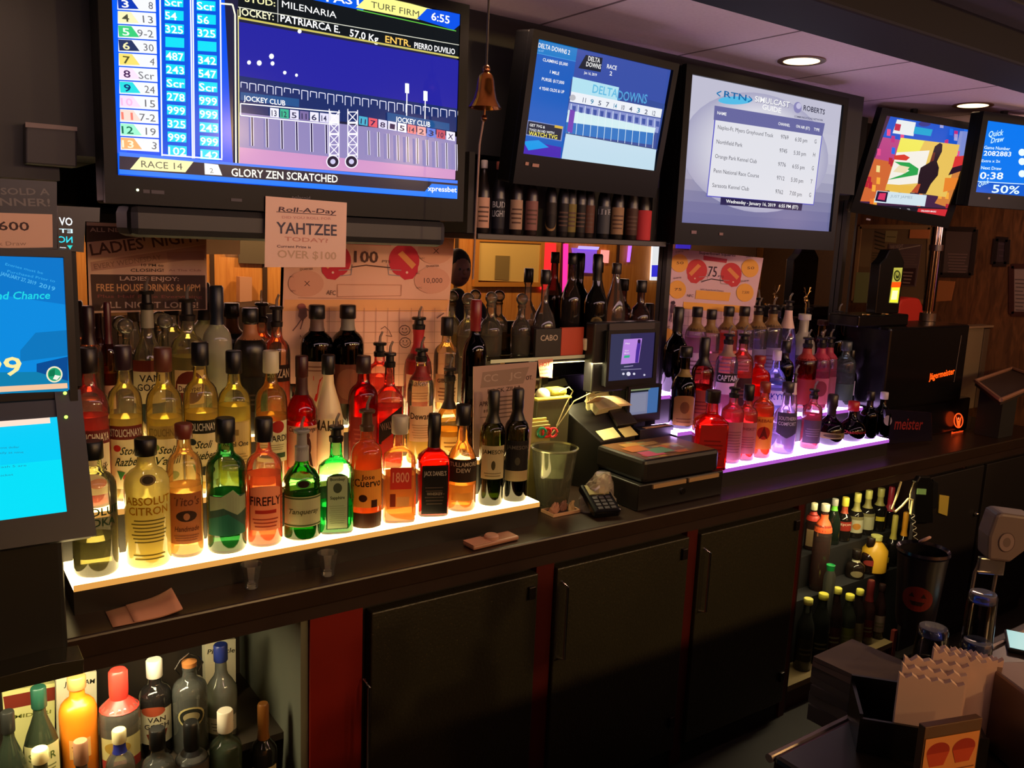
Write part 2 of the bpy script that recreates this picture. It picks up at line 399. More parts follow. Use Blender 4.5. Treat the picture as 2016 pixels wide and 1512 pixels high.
# cabinets under the worktop
REDW = mat('#7a1408', .45, noise=.2, nscale=6); GREYP = mat('#6a6a58', .6)
ZF = -.15
def cab(name, label, cat, x0, x1): return thing(name, label, cat, ((x0+x1)/2, 2.25, ZF))
o = cab('open_cabinet', 'open cabinet with lit liquor bottles at the lower left', 'cabinet', -.6, .8)
box('side_panel', GREYP, .775, .795, 1.975, 2.5, ZF, .765, o, org=o.location)
box('side_panel', GREYP, -1.2, -1.18, 1.975, 2.5, ZF, .765, o, org=o.location)
box('back_panel', mat('#3a3024', .7), -1.18, .775, 2.48, 2.5, ZF, .765, o, org=o.location)
box('shelf', mat('#3a3024', .5), -1.18, .775, 2.0, 2.1, .24, .26, o, org=o.location)
box('shelf', mat('#3a3024', .5), -1.18, .775, 2.1, 2.48, .36, .38, o, org=o.location)
o = cab('cooler_cabinet', 'dark bottle cooler with speckled doors and dull red stiles', 'cooler', .8, 2.85)
box('stile', REDW, .797, .945, 1.965, 1.99, ZF, .765, o, org=o.location)
box('body', mat('#120e0c', .6), .797, 2.86, 1.992, 2.5, ZF, .765, o, org=o.location)
DOORM, t, out = nt('speckled_door'); N = t.nodes.new; L = t.links.new
tc = N('ShaderNodeTexCoord'); vo = N('ShaderNodeTexVoronoi'); vo.inputs['Scale'].default_value = 110; L(tc.outputs['Object'], vo.inputs['Vector'])
r = N('ShaderNodeValToRGB'); r.color_ramp.elements[0].color = (.22, .15, .06, 1); r.color_ramp.elements[1].color = (.026, .022, .012, 1)
r.color_ramp.elements[0].position = .05; r.color_ramp.elements[1].position = .13; L(vo.outputs['Distance'], r.inputs[0])
b = N('ShaderNodeBsdfPrincipled'); b.inputs['Roughness'].default_value = .42; L(r.outputs[0], b.inputs['Base Color'])
bp = N('ShaderNodeBump'); bp.inputs['Strength'].default_value = .25; bp.inputs['Distance'].default_value = .003; L(vo.outputs['Distance'], bp.inputs['Height']); L(bp.outputs['Normal'], b.inputs['Normal'])
L(b.outputs[0], out.inputs[0])
for i, (a, b_) in enumerate([(.965, 1.525), (1.60, 2.19), (2.25, 2.82)]):
    d = box('door', DOORM, a, b_, 1.95, 1.99, ZF+.08, .745, o, bevel=.004, org=o.location)
    hx = a-.02 if i == 0 else a+.02
    hz = [(.56, .20), (.70, .44), (.69, .45)][i]
    h = MB().tube([(hx, 1.952, hz[0]), (hx, 1.92, hz[0]-.01), (hx, 1.92, hz[1]+.01), (hx, 1.952, hz[1])], .0045, 8)
    h.build('handle', CHROME, d, org=o.location, smooth=True)
    for zz in (.69, .05):
        MB().box(b_-.04, b_-.015, 1.938, 1.951, zz-.02, zz+.02).build('hinge', mat('#3a3230', .35, .8), d, org=o.location, bevel=.002)
for a, b_ in ((1.528, 1.597), (2.193, 2.247), (2.823, 2.86)):
    box('stile', mat('#4a0c06', .45, noise=.2, nscale=6), a, b_, 1.965, 1.99, ZF, .76, o, org=o.location)
box('kick_plate', MATTE, .797, 2.86, 1.975, 1.99, ZF, ZF+.075, o, org=o.location)
o = cab('open_cabinet', 'open cabinet packed with syrup and wine bottles at the lower right', 'cabinet', 2.87, 3.68)
box('side_panel', mat('#2c1210', .5), 2.865, 2.885, 1.975, 2.5, ZF, .765, o, org=o.location)
box('side_panel', mat('#2c1210', .5), 4.14, 4.16, 1.99, 2.5, ZF, .765, o, org=o.location)
box('back_panel', MATTE, 2.885, 4.14, 2.48, 2.5, ZF, .765, o, org=o.location)
box('shelf', mat('#7c6844', .5), 2.885, 3.665, 1.975, 2.10, -.06, -.035, o, org=o.location)
box('step', MATTE, 2.885, 4.14, 2.10, 2.185, ZF+.001, .25, o, org=o.location)
box('step', MATTE, 2.885, 4.14, 2.185, 2.479, ZF+.001, .40, o, org=o.location)
box('end_stile', mat('#6a2420', .5), 3.665, 3.69, 1.972, 1.99, ZF, .02, o, org=o.location)
box('kick_plate', mat('#3a100c', .5), 2.885, 3.665, 1.99, 2.0, ZF, -.06, o, org=o.location)
o = cab('closed_cabinet', 'closed dark cabinet front at the right where the phone hangs', 'cabinet', 3.7, 4.95)
box('body', mat('#171213', .5), 4.165, 4.95, 1.985, 2.5, ZF, .765, o, org=o.location)
for a, b_ in ((3.70, 4.30), (4.33, 4.93)):
    d = box('door', mat('#1d1718', .5), a, b_, 1.965, 1.983, ZF+.06, .745, o, bevel=.004, org=o.location)
    MB().ball((b_-.04, 1.955, .5), .012).build('knob', CHROME, d, org=o.location, smooth=True)
# cabinet lamps
for nm, loc, sz, m, lab in [('cabinet_light', (.13, 2.02, .752), (.5, .02), mat('#fff0c8', .4, emit=10), 'small glowing strip light under the worktop inside the lower left cabinet'),
                       ('cabinet_light', (3.25, 2.03, .752), (.6, .02), mat('#ffe9b0', .4, emit=5), 'small strip light under the worktop inside the lower right cabinet')]:
    c = thing(nm, lab, 'cabinet light', loc)
    MB().box(-sz[0]/2, sz[0]/2, -sz[1]/2, sz[1]/2, -.006, 0).build('diffuser', m, c)
    MB().box(-sz[0]/2-.006, sz[0]/2+.006, -sz[1]/2-.004, sz[1]/2+.004, 0, .012).build('housing', MATTE, c, bevel=.002)
light('cabinet_lamp', 'AREA', (.13, 2.06, .745), 5.0, (1, .86, .55), (.7, .05), (0, 0, 0))
light('cabinet_lamp', 'AREA', (3.3, 2.0, .745), 4.0, (1, .86, .5), (.7, .03), (math.radians(18), 0, 0))

# ================================================================== televisions
def plane_from(TL, TR, BR, BL):
    U = ((TR-TL)+(BR-BL)).normalized(); V = ((TL-BL)+(TR-BR)); V = (V-U*V.dot(U)).normalized(); return U, V, U.cross(V)
def tv(name, label, cnr, b, draw, stren, bot=None, dep=.07, extra=None, mount=True, m=None, sticker=()):
    """cnr: screen corners TL TR BR BL; b bezel width; bot bottom bezel height"""
    TL, TR, BR, BL = cnr; U, V, N = plane_from(*cnr); O = BL.copy(); W = (BR-BL).dot(U); H = (TL-BL).dot(V); bot = bot or b
    R = Matrix((U, -N, V)).transposed().to_4x4(); M = Matrix.Translation(O) @ R     # local x right, y away from viewer, z up
    base = O+U*W/2-V*bot-N*.0
    o = thing(name, label, 'television', base, group='televisions over the back bar'); m = m or BLACKG
    hb = MB().box(-b, W+b, .012, dep, -bot, H+b, M); hb.build('housing', m, o, org=base, bevel=.006)
    fr = MB()
    for a in ((-b, 0, -bot, H+b), (W, W+b, -bot, H+b), (0, W, H, H+b), (0, W, -bot, 0)):
        fr.box(a[0], a[1], -.006, .014, a[2], a[3], M)
    fr.build('bezel', m, o, org=base)
    c = Canvas(O-N*.006, U, V); c.W, c.H = W, H
    draw(c); c.build('screen', attrmat('screen', stren), o, org=base)
    for (x, y, w_, h_, cc) in sticker:           # photo px
        q = Canvas(O+N*.008, U, V); a, d = q.px(x, y); q.rect(a, d, a+w_, d+h_, cc); q.build('sticker', attrmat('print'), o, org=base)
    if mount:
        q = O+U*W/2+V*H*.6-N*dep; e = Vector((q.x, 2.262, min(max(q.z, 2.06), 2.34)))
        k = MB(); k.tube([q, (q+e)/2, e], .018); k.box(-.06, .06, -.01, 0, -.06, .06, Matrix.Translation(e+Vector((0, 0, 0))))
        k.box(-.1, .1, 0, .012, -.1, .1, Matrix.Translation(q) @ R)
        k.build('wall_mount', MATTE, o, org=base)
    else:
        q = O+U*W/2+V*H*.6-N*dep; k = MB(); k.tube([q, q-N*.05, Vector((q-N*.05))+Vector((0, 0, .06))], .014); k.tube([q-N*.05+Vector((0, 0, .04)), Vector((q.x-N.x*.05, q.y-N.y*.05, ZC-.001))], .016); k.build('ceiling_mount', MATTE, o, org=base)
    if extra: extra(o, base, O, U, V, N, W, H, M)
    return o, O, U, V, N
def flat(y, *pts): return [PY(px, py, y) for px, py in pts]

def draw1(c):
    P, L, T = c.P, c.L, c.T
    c.rect(0, 0, c.W, c.H, '#0a50e8')
    P([(440, -40), (925, 20), (903, 355), (460, 352)], '#23213c'); P([(222, 0), (230, 343), (250, 343), (246, 0)], '#0a5cf0')
    # odds table rows
    rows = [(3, '8', '#1038b0', '#ffffff'), (4, '13', '#f4ecb8', '#4a4a3a'), (5, '9-2', '#3cc878', '#eaffea'), (6, '30', '#2a3660', '#f0eab0'), (7, '4', '#f0dc70', '#55502a'),
            (8, 'Scr', '#f6dcf2', '#4a2a5a'), (9, '24', '#2cd8dc', '#103070'), (10, '15', '#f8d8f2', '#f0b8e0'), (11, '7-2', '#ffd8cc', '#f08070'), (12, '19', '#9cf0cc', '#0a6a50'), (13, '3', '#ffb070', '#fff0d0')]
    for i, (n, od, cc, tc) in enumerate(rows):
        y = -6+i*27.6; x = 231+i*.6; dy = 4.5
        P([(x, y), (x+75, y+dy), (x+76, y+25+dy), (x, y+25)], '#eceef2')
        P([(x, y+1), (x+26, y+2.5), (x+42, y+24), (x+2, y+23)], cc)
        T(str(n), (x+(3 if n > 9 else 9), y+20), (x+(26 if n > 9 else 23), y+21.5), 14, tc, True); T(od, (x+72-11*len(od), y+23), (x+70, y+25), 14, '#6a6a70')
    for k, (x0, x1, vals) in enumerate([(320, 368, ['Scr', '54', '325', '', '487', '243', 'Scr', '278', '999', '325', '999', '102']), (383, 428, ['Scr', '56', '325', '', '342', '547', 'Scr', '999', '999', '243', '999', '142'])]):
        P([(x0-4, -10), (x1+2, -6), (x1+2, 305+k*5), (x0-2, 300+k*5)], '#0a50d8')
        for i, v in enumerate(vals):
            y = 12+i*26.6+k*8; xa = x0+4+(i*.6)
            P([(xa-1, y-19), (xa+36, y-16), (xa+36, y+3), (xa-1, y+1)], '#14d8ee')
            if v: T(v, (xa, y-1), (xa+12*len(v)-1, y+2), 14.5, '#f4ffff', True)
        for xx in ((314, 374, 378, 432)[k*2:k*2+2]): L([(xx, -10), (xx+4-k, 312)], 3, '#f0f4ff')
    L([(316, 305), (436, 314)], 3, '#f0f4ff'); L([(432, 8), (456, 10), (461, 30), (463, 322)], 3.4, '#fffbe0'); L([(467, 20), (469, 325)], 2.2, '#e8dc90')
    # race info header
    P([(467, -30), (925, 50), (903, 112), (467, 34)], '#12161a'); T('STUD:', (480, 4), (540, 14), 12, '#f4eeb0', True); T('MILENARIA', (553, 15), (660, 37), 13, '#ffffff', False)
    T('JOCKEY:', (467, 30), (537, 41), 14, '#f8f4c8', True); T('PATRIARCA E.', (550, 43), (667, 66), 14, '#ffffff', True); T('57.0 Kg', (686, 72), (742, 85), 14, '#ffffff', True)
    T('ENTR.', (756, 84), (806, 93), 13, '#ffc860', True); T('PIERRO DUVILIO', (813, 95), (893, 108), 11, '#ffffff', True)
    L([(545, -5), (545, 45)], 1.4, '#c8c8c8'); L([(467, 15), (904, 90)], 1.6, '#d8d8c8'); L([(467, 36), (903, 115)], 4, '#c8bc60')
    P([(600, -30), (740, -25), (712, 22), (600, -2)], '#0a58e0'); T('FAST', (640, 4), (712, 12), 15, '#ffffff', True)
    P([(698, 16), (728, -12), (850, 20), (822, 40)], '#f6f08c'); T('TURF FIRM', (728, 16), (822, 35), 12.5, '#50503a'); P([(818, 38), (838, 18), (905, 28), (905, 48), (890, 60)], '#0c50e0'); T('6:55', (846, 40), (882, 48), 15, '#ffffff', True)
    L([(700, 20), (895, 62)], 2, '#60c040')
    # picture of the starting gate
    P([(469, 44), (903, 120), (901, 225), (469, 160)], '#26249a'); P([(469, 150), (901, 215), (899, 260), (469, 222)], '#1c2c64')
    P([(469, 222), (899, 270), (894, 352), (469, 322)], '#8c82b4'); P([(469, 290), (896, 335), (894, 354), (469, 322)], '#c890c0')
    for x, y, r in ((488, 124, 4), (508, 125, 5), (532, 112, 5), (534, 126, 4), (558, 144, 3.5), (581, 149, 3), (587, 63, 4)): c.E(x, y, r, r*1.1, '#f4f4ff', 8)
    R_ = random.Random(3)
    for j in range(26):                           # roofs and rails behind
        x = 472+j*17; y = 162+(x-469)*.135; h = R_.uniform(8, 20); L([(x, y+h), (x, y), (x+12, y+2), (x+12, y+h+2)], 1.5, '#e8e8ff')
    for x, y0, y1 in ((797, 165, 235), (833, 180, 240)): L([(x, y0), (x-1, y1)], 2.4, '#ffffff'); P([(x-4, y0), (x+4, y0+1), (x+4, y0+20), (x-4, y0+19)], '#f4f4ff')
    P([(470, 182), (585, 196), (585, 212), (470, 198)], '#20508a'); T('JOCKEY CLUB', (476, 199), (558, 209), 10, '#ffffff', True)
    P([(758, 222), (880, 244), (880, 258), (758, 238)], '#20508a'); T('JOCKEY CLUB', (774, 240), (842, 251), 10, '#ffffff', True)
    L([(470, 205), (665, 222)], 2.2, '#ffffff'); L([(470, 228), (662, 247)], 2, '#ffffff'); L([(470, 228), (470, 205)], 2, '#fff')
    nums = [('13', '#3a3a66'), ('12', '#30a890'), ('11', '#9a90b8'), ('6', '#c8c0e8'), ('14', '#b8b0d8')]
    for i in range(7):
        x = 528+i*19.5; y = 213+i*2
        cc, tt = [('#e6e6f8', '13'), ('#38b08c', '12'), ('#e0dcf4', '5'), ('#7a6aa0', '11'), ('#e8e4f8', '6'), ('#dcd8f0', '14'), ('#ece8f8', '')][i]
        P([(x, y), (x+17, y+2), (x+17, y+20), (x, y+18)], cc); T(tt, (x+3, y+16), (x+13, y+17), 11, '#28284c', True) if tt else None
    for i in range(10):
        x = 702+i*19; y = 229+i*3.3
        cc, tt = [('#48a8c8', '11'), ('#e05868', '7'), ('#d8d4ee', '8'), ('#e4e0f4', '1'), ('#f0ecfa', '5'), ('#e07880', '14'), ('#e8a0a0', '2'), ('#5a78d8', '3'), ('#c04a60', '10'), ('#e8e4f4', 'X')][i]
        P([(x, y), (x+17, y+3), (x+17, y+20), (x, y+17)], cc); T(tt, (x+3, y+15), (x+13, y+17), 10, '#2a1a4c', True)
    for i in range(6): x = 492+i*29; L([(x, 232+i*3), (x+1, 288+i*3)], 6, '#f0ecff'); L([(x, 232+i*3), (x+1, 288+i*3)], 3.4, '#241c48')
    for i in range(10): x = 720+i*19; L([(x, 258+i*3), (x+1, 306+i*3.4)], 5.4, '#f0ecff'); L([(x, 258+i*3), (x+1, 306+i*3.4)], 2.6, '#241c48')
    for x0 in (642, 678):
        for yy in (222, 244, 266, 286): L([(x0, yy), (x0+19, yy+20), (x0, yy+20), (x0+19, yy), (x0, yy)], 1.9, '#f4f0ff')
        L([(x0, 216), (x0, 312)], 2, '#f4f0ff'); L([(x0+19, 218), (x0+19, 312)], 2, '#f4f0ff')
        c.E(x0+7, 319, 13, 13, '#f0ecff'); c.E(x0+7, 319, 11, 11, '#181430'); c.E(x0+7, 319, 5, 5, '#c8c4e8')
    # ticker
    P([(231, 300), (463, 322), (894, 356), (893, 362), (231, 308)], '#3a78f0'); P([(231, 308), (893, 362), (893, 384), (231, 334)], '#26202c')
    P([(252, 334), (272, 310), (376, 319), (360, 340)], '#f4f0b0'); T('RACE 14', (274, 330), (354, 335), 13, '#5a5648'); P([(397, 322), (424, 325), (432, 346), (398, 344)], '#f4f4f0'); T('2', (408, 341), (415, 341), 9, '#808078')
    T('GLORY ZEN SCRATCHED', (450, 347), (658, 360), 15, '#fffdf0', True)
    P([(231, 334), (893, 382), (893, 392), (231, 343)], '#0a78f4'); P([(826, 380), (842, 362), (893, 366), (893, 392)], '#1478f0'); T('xpressbet', (834, 376), (891, 379), 10, '#ffffff', True)
Y1 = 2.10
def ex1(o, base, O, U, V, N, W, H, M):
    MB().box(.02, W-.02, .0, .16, -.135, -.06, M).build('speaker_bar', mat('#121014', .5), o, org=base, bevel=.02)
    c = Canvas(O+N*.009, U, V); a = c.px(575, 392); c.text('polaroid', a[0], a[1], .010, '#6a6670', al='l'); c.build('maker_mark', attrmat('print'), o, org=base)
    MB().ball((0, 0, 0), .003, 8, Matrix.Translation(PY(271, 374, Y1-.012))).build('power_light', mat('#f0ffc0', emit=4), o, org=base)
tv1 = tv('television', 'largest television, showing a night horse race gate and odds table', [Vector((.400, Y1, 2.346)), Vector((1.276, Y1, 2.346)), Vector((1.276, Y1, 1.8545)), Vector((.400, Y1, 1.8545))], .028, draw1, 1.15, .062, .10, ex1,
         sticker=((282, 380, .014, .008, '#4a464c'), (298, 381, .028, .008, '#4a464c'), (455, 396, .026, .007, '#4a464c')))

def quad(s, *pts):                               # corners given by image rays and depths from a rectangle solve
    d = [ray(*p) for p in pts]; A = Matrix([[d[1][i], -d[2][i], d[3][i]] for i in range(3)]); l = A.inverted() @ d[0]
    return [C0+d[0]*s, C0+d[1]*s*l[0], C0+d[2]*s*l[1], C0+d[3]*s*l[2]]
def draw2(c):
    P, L, T = c.P, c.L, c.T
    c.rect(0, 0, c.W, c.H, '#3a5cb8')
    P([(1132, 95), (1322, 138), (1300, 260), (1110, 200)], '#3c54ac')
    P([(1057, 76), (1137, 95), (1105, 310), (1028, 302)], '#1c62c4'); P([(1057, 76), (1137, 95), (1133, 120), (1054, 104)], '#1880d0')
    P([(1030, 275), (1105, 290), (1103, 311), (1028, 302)], '#5030b8'); P([(1030, 278), (1060, 276), (1080, 290), (1040, 296)], '#20a0f0')
    T('DELTA DOWNS 2', (1059, 93), (1121, 108), 9, '#ffffff', True); T('16:47', (1059, 101), (1070, 103), 4, '#9cd0ff')
    L([(1054, 104), (1133, 121)], 1, '#50a8f0')
    T('CLAIMING $5,000', (1068, 120), (1117, 130), 6, '#ffffff', True); T('1 MILE', (1082, 144), (1100, 148), 6, '#ffffff', True)
    T('PURSE: $17,000', (1066, 158), (1110, 166), 6, '#ffffff', True); T('4 YEAR OLDS & UP', (1061, 176), (1110, 184), 6, '#ffffff', True)
    P([(1038, 236), (1109, 249), (1105, 278), (1034, 266)], '#8898d0'); P([(1040, 238), (1107, 250), (1103, 276), (1036, 264)], '#1c2438'); P([(1092, 246), (1108, 249), (1107, 254), (1091, 251)], '#e0b840')
    T('GET TVG &', (1042, 248), (1072, 253), 5, '#ffffff', True); T('TVG2 IN HD WITH', (1041, 257), (1090, 264), 4.5, '#ffffff', True); T('WATCH TVG', (1040, 266), (1096, 274), 8, '#fff060', True)
    P([(1153, 108), (1186, 114), (1182, 142), (1138, 134)], '#1c2434'); T('DELTA', (1157, 119), (1180, 124), 9, '#ffffff', True); T('DOWNS', (1153, 130), (1182, 136), 9, '#ffffff', True); T('Jan 16, 2019', (1149, 145), (1174, 150), 5, '#ffffff', True)
    T('RACE', (1194, 134), (1213, 138), 8, '#ffffff', True); T('2', (1199, 148), (1204, 149), 8, '#ffffff', True)
    P([(1124, 155), (1308, 205), (1305, 300), (1110, 270)], '#38509c')
    P([(1127, 151), (1218, 172), (1214, 205), (1123, 186)], '#b8e8f8'); T('DOWNS', (1214, 196), (1272, 204), 18, '#58a8e0', True); T('DELTA', (1165, 182), (1214, 192), 16, '#68c0e8', True)
    P([(1124, 180), (1303, 215), (1300, 232), (1121, 200)], '#f4f8ff')
    for i, tt in enumerate(['11', '9', '5', '7', '14', '10', '4', '3', '2', '12']): T(tt, (1146+i*15.2, 201+i*2.9), (1152+i*15.2, 202+i*2.9), 9, ['#606880', '#3088b0'][i % 3 == 1], True)
    P([(1120, 202), (1300, 234), (1295, 262), (1116, 222)], '#8c98d4'); P([(1118, 216), (1290, 252), (1286, 268), (1114, 240)], '#d8f4f8'); P([(1114, 240), (1286, 262), (1282, 285), (1112, 262)], '#2c78c8')
    for i in range(13): x = 1124+i*13.6; y = 204+i*2.5; L([(x, y), (x-5, y+60)], 1.4, '#e8f8ff'); P([(x+2, y+4), (x+9, y+5), (x+8, y+16), (x+2, y+15)], '#4058a8')
    P([(1112, 262), (1290, 293), (1285, 338), (1103, 314)], '#c8e4f4'); L([(1112, 262), (1292, 294)], 1.6, '#40507c')
    P([(1120, 215), (1130, 218), (1124, 262), (1114, 258)], '#7844b8'); c.E(1125, 192, 6, 6, '#c0c0c8')
tv('television', 'television with the blue race card and a harness race starting gate', quad(2.34, (1057, 76), (1322, 138), (1288, 336), (1028, 302)), .022, draw2, .95, .085, .08,
   sticker=((1034, 325, .012, .009, '#a07868'), (1048, 328, .024, .009, '#a07868')))
def draw3(c):
    P, L, T = c.P, c.L, c.T
    c.rect(0, 0, c.W, c.H, '#a8a4c0')
    k = 14
    for i in range(k):                            # broadcast background shading of the picture on the screen
        t = i/(k-1); q = .5-.5*math.cos(min(1, t*1.35)*math.pi*1.15)
        a = (.16+.42*q, .16+.41*q, .34+.36*q); c.poly([(c.W*.0, c.H*t*.99), (c.W, c.H*t*.99), (c.W, c.H*min(1, t+.12)), (0, c.H*min(1, t+.12))], a)
    for i in range(20): f = i/20; c.ell(c.W*.46, c.H*.54, c.W*(.48-.2*f), c.H*(.43-.12*f), (.42+.016*i, .41+.016*i, .58+.012*i), 40)
    P([(1407, 212), (1620, 245), (1600, 404), (1389, 387)], '#5a58c8'); P([(1409, 214), (1618, 247), (1599, 402), (1391, 385)], '#e8e8f0'); P([(1405, 208), (1622, 243), (1617, 268), (1403, 236)], '#6c6ca4')
    T('NAME', (1410, 225), (1428, 228), 6, '#fff', True); T('CHANNEL', (1530, 246), (1553, 250), 5.5, '#fff', True); T('ON AIR (ET)', (1565, 251), (1592, 256), 5.5, '#fff', True); T('TYPE', (1600, 257), (1611, 259), 5.5, '#fff', True)
    for i, (n, w_, ch, tm, ty) in enumerate([('Naples-Ft. Myers Greyhound Track', 109, '9769', '6:30 pm', 'G'), ('Northfield Park', 51, '9745', '5:30 pm', 'H'), ('Orange Park Kennel Club', 82, '9776', '6:55 pm', 'G'), ('Penn National Race Course', 89, '9712', '5:30 pm', 'T'), ('Sarasota Kennel Club', 72, '9762', '7:00 pm', 'G')]):
        y = 254+i*28.5; x = 1411-i*2.7; T(n, (x, y), (x+w_, y+w_*.155-i*w_*.012), 8, '#50505c'); T(ch, (x+124, y+19-i*1.6), (x+139, y+21-i*1.6), 8, '#50505c'); T(tm, (x+152, y+24-i*2), (x+176, y+27-i*2), 8, '#50505c'); T(ty, (x+190, y+28-i*2.2), (x+194, y+29-i*2.2), 8, '#50505c')
    P([(1417, 388), (1578, 401), (1576, 415), (1416, 403)], '#14144c'); T('Wednesday - January 16, 2019   6:55 PM (ET)', (1427, 399), (1569, 411), 6.5, '#ffffff', True)
    c.E(1445, 198, 33, 8, '#58c0ec'); T('RTN', (1423, 191), (1467, 199), 12, '#1868a8', True); L([(1418, 180), (1409, 184), (1416, 190)], 2.5, '#1878b8'); L([(1472, 190), (1479, 197), (1470, 201)], 2.5, '#1878b8')
    T('SIMULCAST', (1484, 201), (1553, 213), 11, '#6a6890', True); c.ly += 3; T('SIMULCAST', (1483.5, 200), (1552, 212), 11, '#ffffff', True); T('GUIDE', (1498, 215), (1535, 223), 10, '#ffffff', True); 0 and T('GUIDE', (1498, 215), (1535, 223), 10, '#ffffff', True)
    c.E(1568, 212, 8, 11, '#8c88bc'); c.E(1570, 209, 5, 6, '#c8c4e4'); T('ROBERTS', (1579, 217), (1621, 226), 10, '#2c2c44', True); T('COMMUNICATIONS NETWORK', (1561, 231), (1618, 239), 3.6, '#50506c', True)
tv('television', 'television showing the pale simulcast guide with the list of dog tracks', flat(2.12, (1365, 147), (1661, 210), (1634, 454), (1340, 438)), .030, draw3, .95, .075, .09,
   sticker=((1361, 460, .026, .011, '#7a6068'), (1416, 463, .02, .009, '#7a6060')))
def draw4(c):
    P, L, T = c.P, c.L, c.T; R_ = random.Random(5)
    c.rect(0, 0, c.W, c.H, '#4a2848')
    P([(1753, 229), (1928, 259), (1915, 300), (1738, 270)], '#1c58d0')
    P([(1722, 310), (1760, 316), (1742, 398), (1692, 396)], '#d86c38'); P([(1890, 318), (1912, 322), (1872, 410), (1840, 400)], '#d88440'); P([(1890, 258), (1928, 260), (1905, 318), (1880, 300)], '#8c98d8'); P([(1738, 270), (1775, 276), (1760, 320), (1722, 312)], '#c04888')
    for i in range(60):                           # studio backdrop lights
        u, v = R_.random(), R_.random(); x = 1753+175*u-64*v; y = 229+30*u+168*v
        c.poly([(a, b) for a, b in [c.px(x-3, y-7), c.px(x+4, y-6), c.px(x+3, y+7), c.px(x-4, y+6)]], [['#2070f0', '#f05090', '#a8a8e0', '#c83080'], ['#f07830', '#ffb040', '#c02838', '#f8e090']][v > .45][R_.randrange(4)], True)
    c.ly += 2
    P([(1766, 235), (1803, 241), (1798, 268), (1757, 262)], '#f0f4f4'); P([(1763, 243), (1774, 245), (1771, 258), (1760, 256)], '#c82848'); P([(1801, 249), (1836, 255), (1832, 268), (1798, 263)], '#10a8d8')
    c.E(1820, 244, 12, 5, '#3c3c90'); P([(1840, 250), (1870, 254), (1862, 276), (1836, 272)], '#1858d0'); P([(1895, 258), (1928, 262), (1905, 320), (1885, 330)], '#8090d8')
    P([(1773, 271), (1889, 285), (1862, 388), (1743, 372)], '#f0c860'); P([(1773, 271), (1820, 277), (1806, 305), (1765, 300)], '#f8f060'); P([(1765, 300), (1830, 296), (1812, 360), (1745, 366)], '#fbf6ec')
    P([(1760, 306), (1780, 304), (1791, 310), (1784, 316), (1760, 314)], '#e04030'); P([(1760, 318), (1790, 320), (1808, 332), (1806, 344), (1760, 352), (1746, 354), (1775, 344), (1790, 336)], '#30a850')
    P([(1770, 325), (1790, 329), (1782, 341), (1758, 338)], '#f4e4b8'); P([(1745, 362), (1800, 366), (1790, 382), (1742, 374)], '#f0c050')
    P([(1850, 281), (1855, 284), (1854, 298), (1846, 314), (1844, 318), (1848, 330), (1846, 345), (1832, 362), (1822, 382), (1800, 380), (1806, 362), (1808, 345), (1812, 330), (1829, 320), (1832, 316), (1836, 300), (1840, 288)], '#2c1c24')
    P([(1836, 300), (1841, 300), (1838, 316), (1830, 319)], '#6c3028'); P([(1806, 362), (1812, 362), (1806, 380), (1793, 378)], '#c05030')
    P([(1880, 308), (1909, 305), (1903, 322), (1874, 330)], '#e03838'); P([(1874, 330), (1903, 322), (1896, 335), (1866, 345)], '#301828'); P([(1860, 350), (1888, 350), (1880, 372), (1856, 378)], '#f08830')
    P([(1726, 375), (1824, 384), (1820, 406), (1720, 398)], '#d8eaf4'); P([(1727, 376), (1748, 378), (1744, 398), (1722, 395)], '#241838'); P([(1731, 380), (1744, 380), (1741, 394), (1727, 392)], '#e03868'); T('JUST JAMES', (1752, 388), (1795, 391), 5, '#a0b0bc')
    P([(1693, 402), (1868, 410), (1862, 427), (1690, 417)], '#201c28'); T('ESPN', (1694, 409), (1706, 410), 5, '#fff', True)
    for i in range(5): T('NBA', (1712+i*18, 410+i*.8), (1724+i*17, 411+i*.8), 3.4, '#e8e8e8', True)
    P([(1807, 410), (1866, 412), (1860, 427), (1804, 420)], '#d83038'); T('ORLANDO MAGIC', (1812, 416), (1842, 418), 3, '#fff', True)
tv('television', 'small tilted television showing a man on a basketball court', quad(3.75, (1753, 229), (1928, 259), (1861, 426), (1692, 398)), .03, draw4, .95, .05, .06, mount=False,
   sticker=((1705, 433, .02, .008, '#8a8488'),))
U5 = Vector((.98, -.2, 0)).normalized(); O5 = PY(1919, 378, 1.95)
def draw5(c):
    P, L, T = c.P, c.L, c.T
    c.rect(0, 0, c.W, c.H, '#0c74e8'); P([(1921, 358), (2060, 366), (2060, 390), (1917, 380)], '#1058c8'); L([(1921, 357), (2060, 365)], 1.6, '#c8e8ff')
    T('Quick', (1945, 270), (1974, 266), 11, '#c8f0ff', True, .3); T('Draw', (1950, 282), (1975, 278), 10, '#c8f0ff', True, .3)
    T('Game Number', (1937, 293), (1988, 296), 6, '#d8f4ff', True); T('2082883', (1936, 306), (1990, 308), 9, '#f0fcff', True); T('Extra x 2x', (1932, 319), (1969, 320), 5, '#d8f4ff', True)
    T('Next Draw', (1931, 333), (1971, 335), 6, '#d8f4ff', True); T('0:38', (1928, 352), (1974, 353), 13, '#f0fcff', True)
    for y in (300, 318, 342): c.E(2012, y, 7, 7, '#e8fbff')
    T('Quick', (1925, 368), (1946, 361), 8, '#c8f0ff', True, .3); T('50%', (1952, 379), (2006, 382), 15, '#e0f8ff', True)
V5 = Vector((0, -.05, 1)).normalized(); h5 = .30; w5 = .50
V5 = (V5-U5*V5.dot(U5)).normalized()
tv('television', 'blue lottery draw television cut off by the right edge', [O5+V5*h5, O5+V5*h5+U5*w5, O5+U5*w5, O5], .035, draw5, 1.1, .06, .06, mount=False,
   sticker=((1945, 392, .012, .008, '#a8a0a0'),))

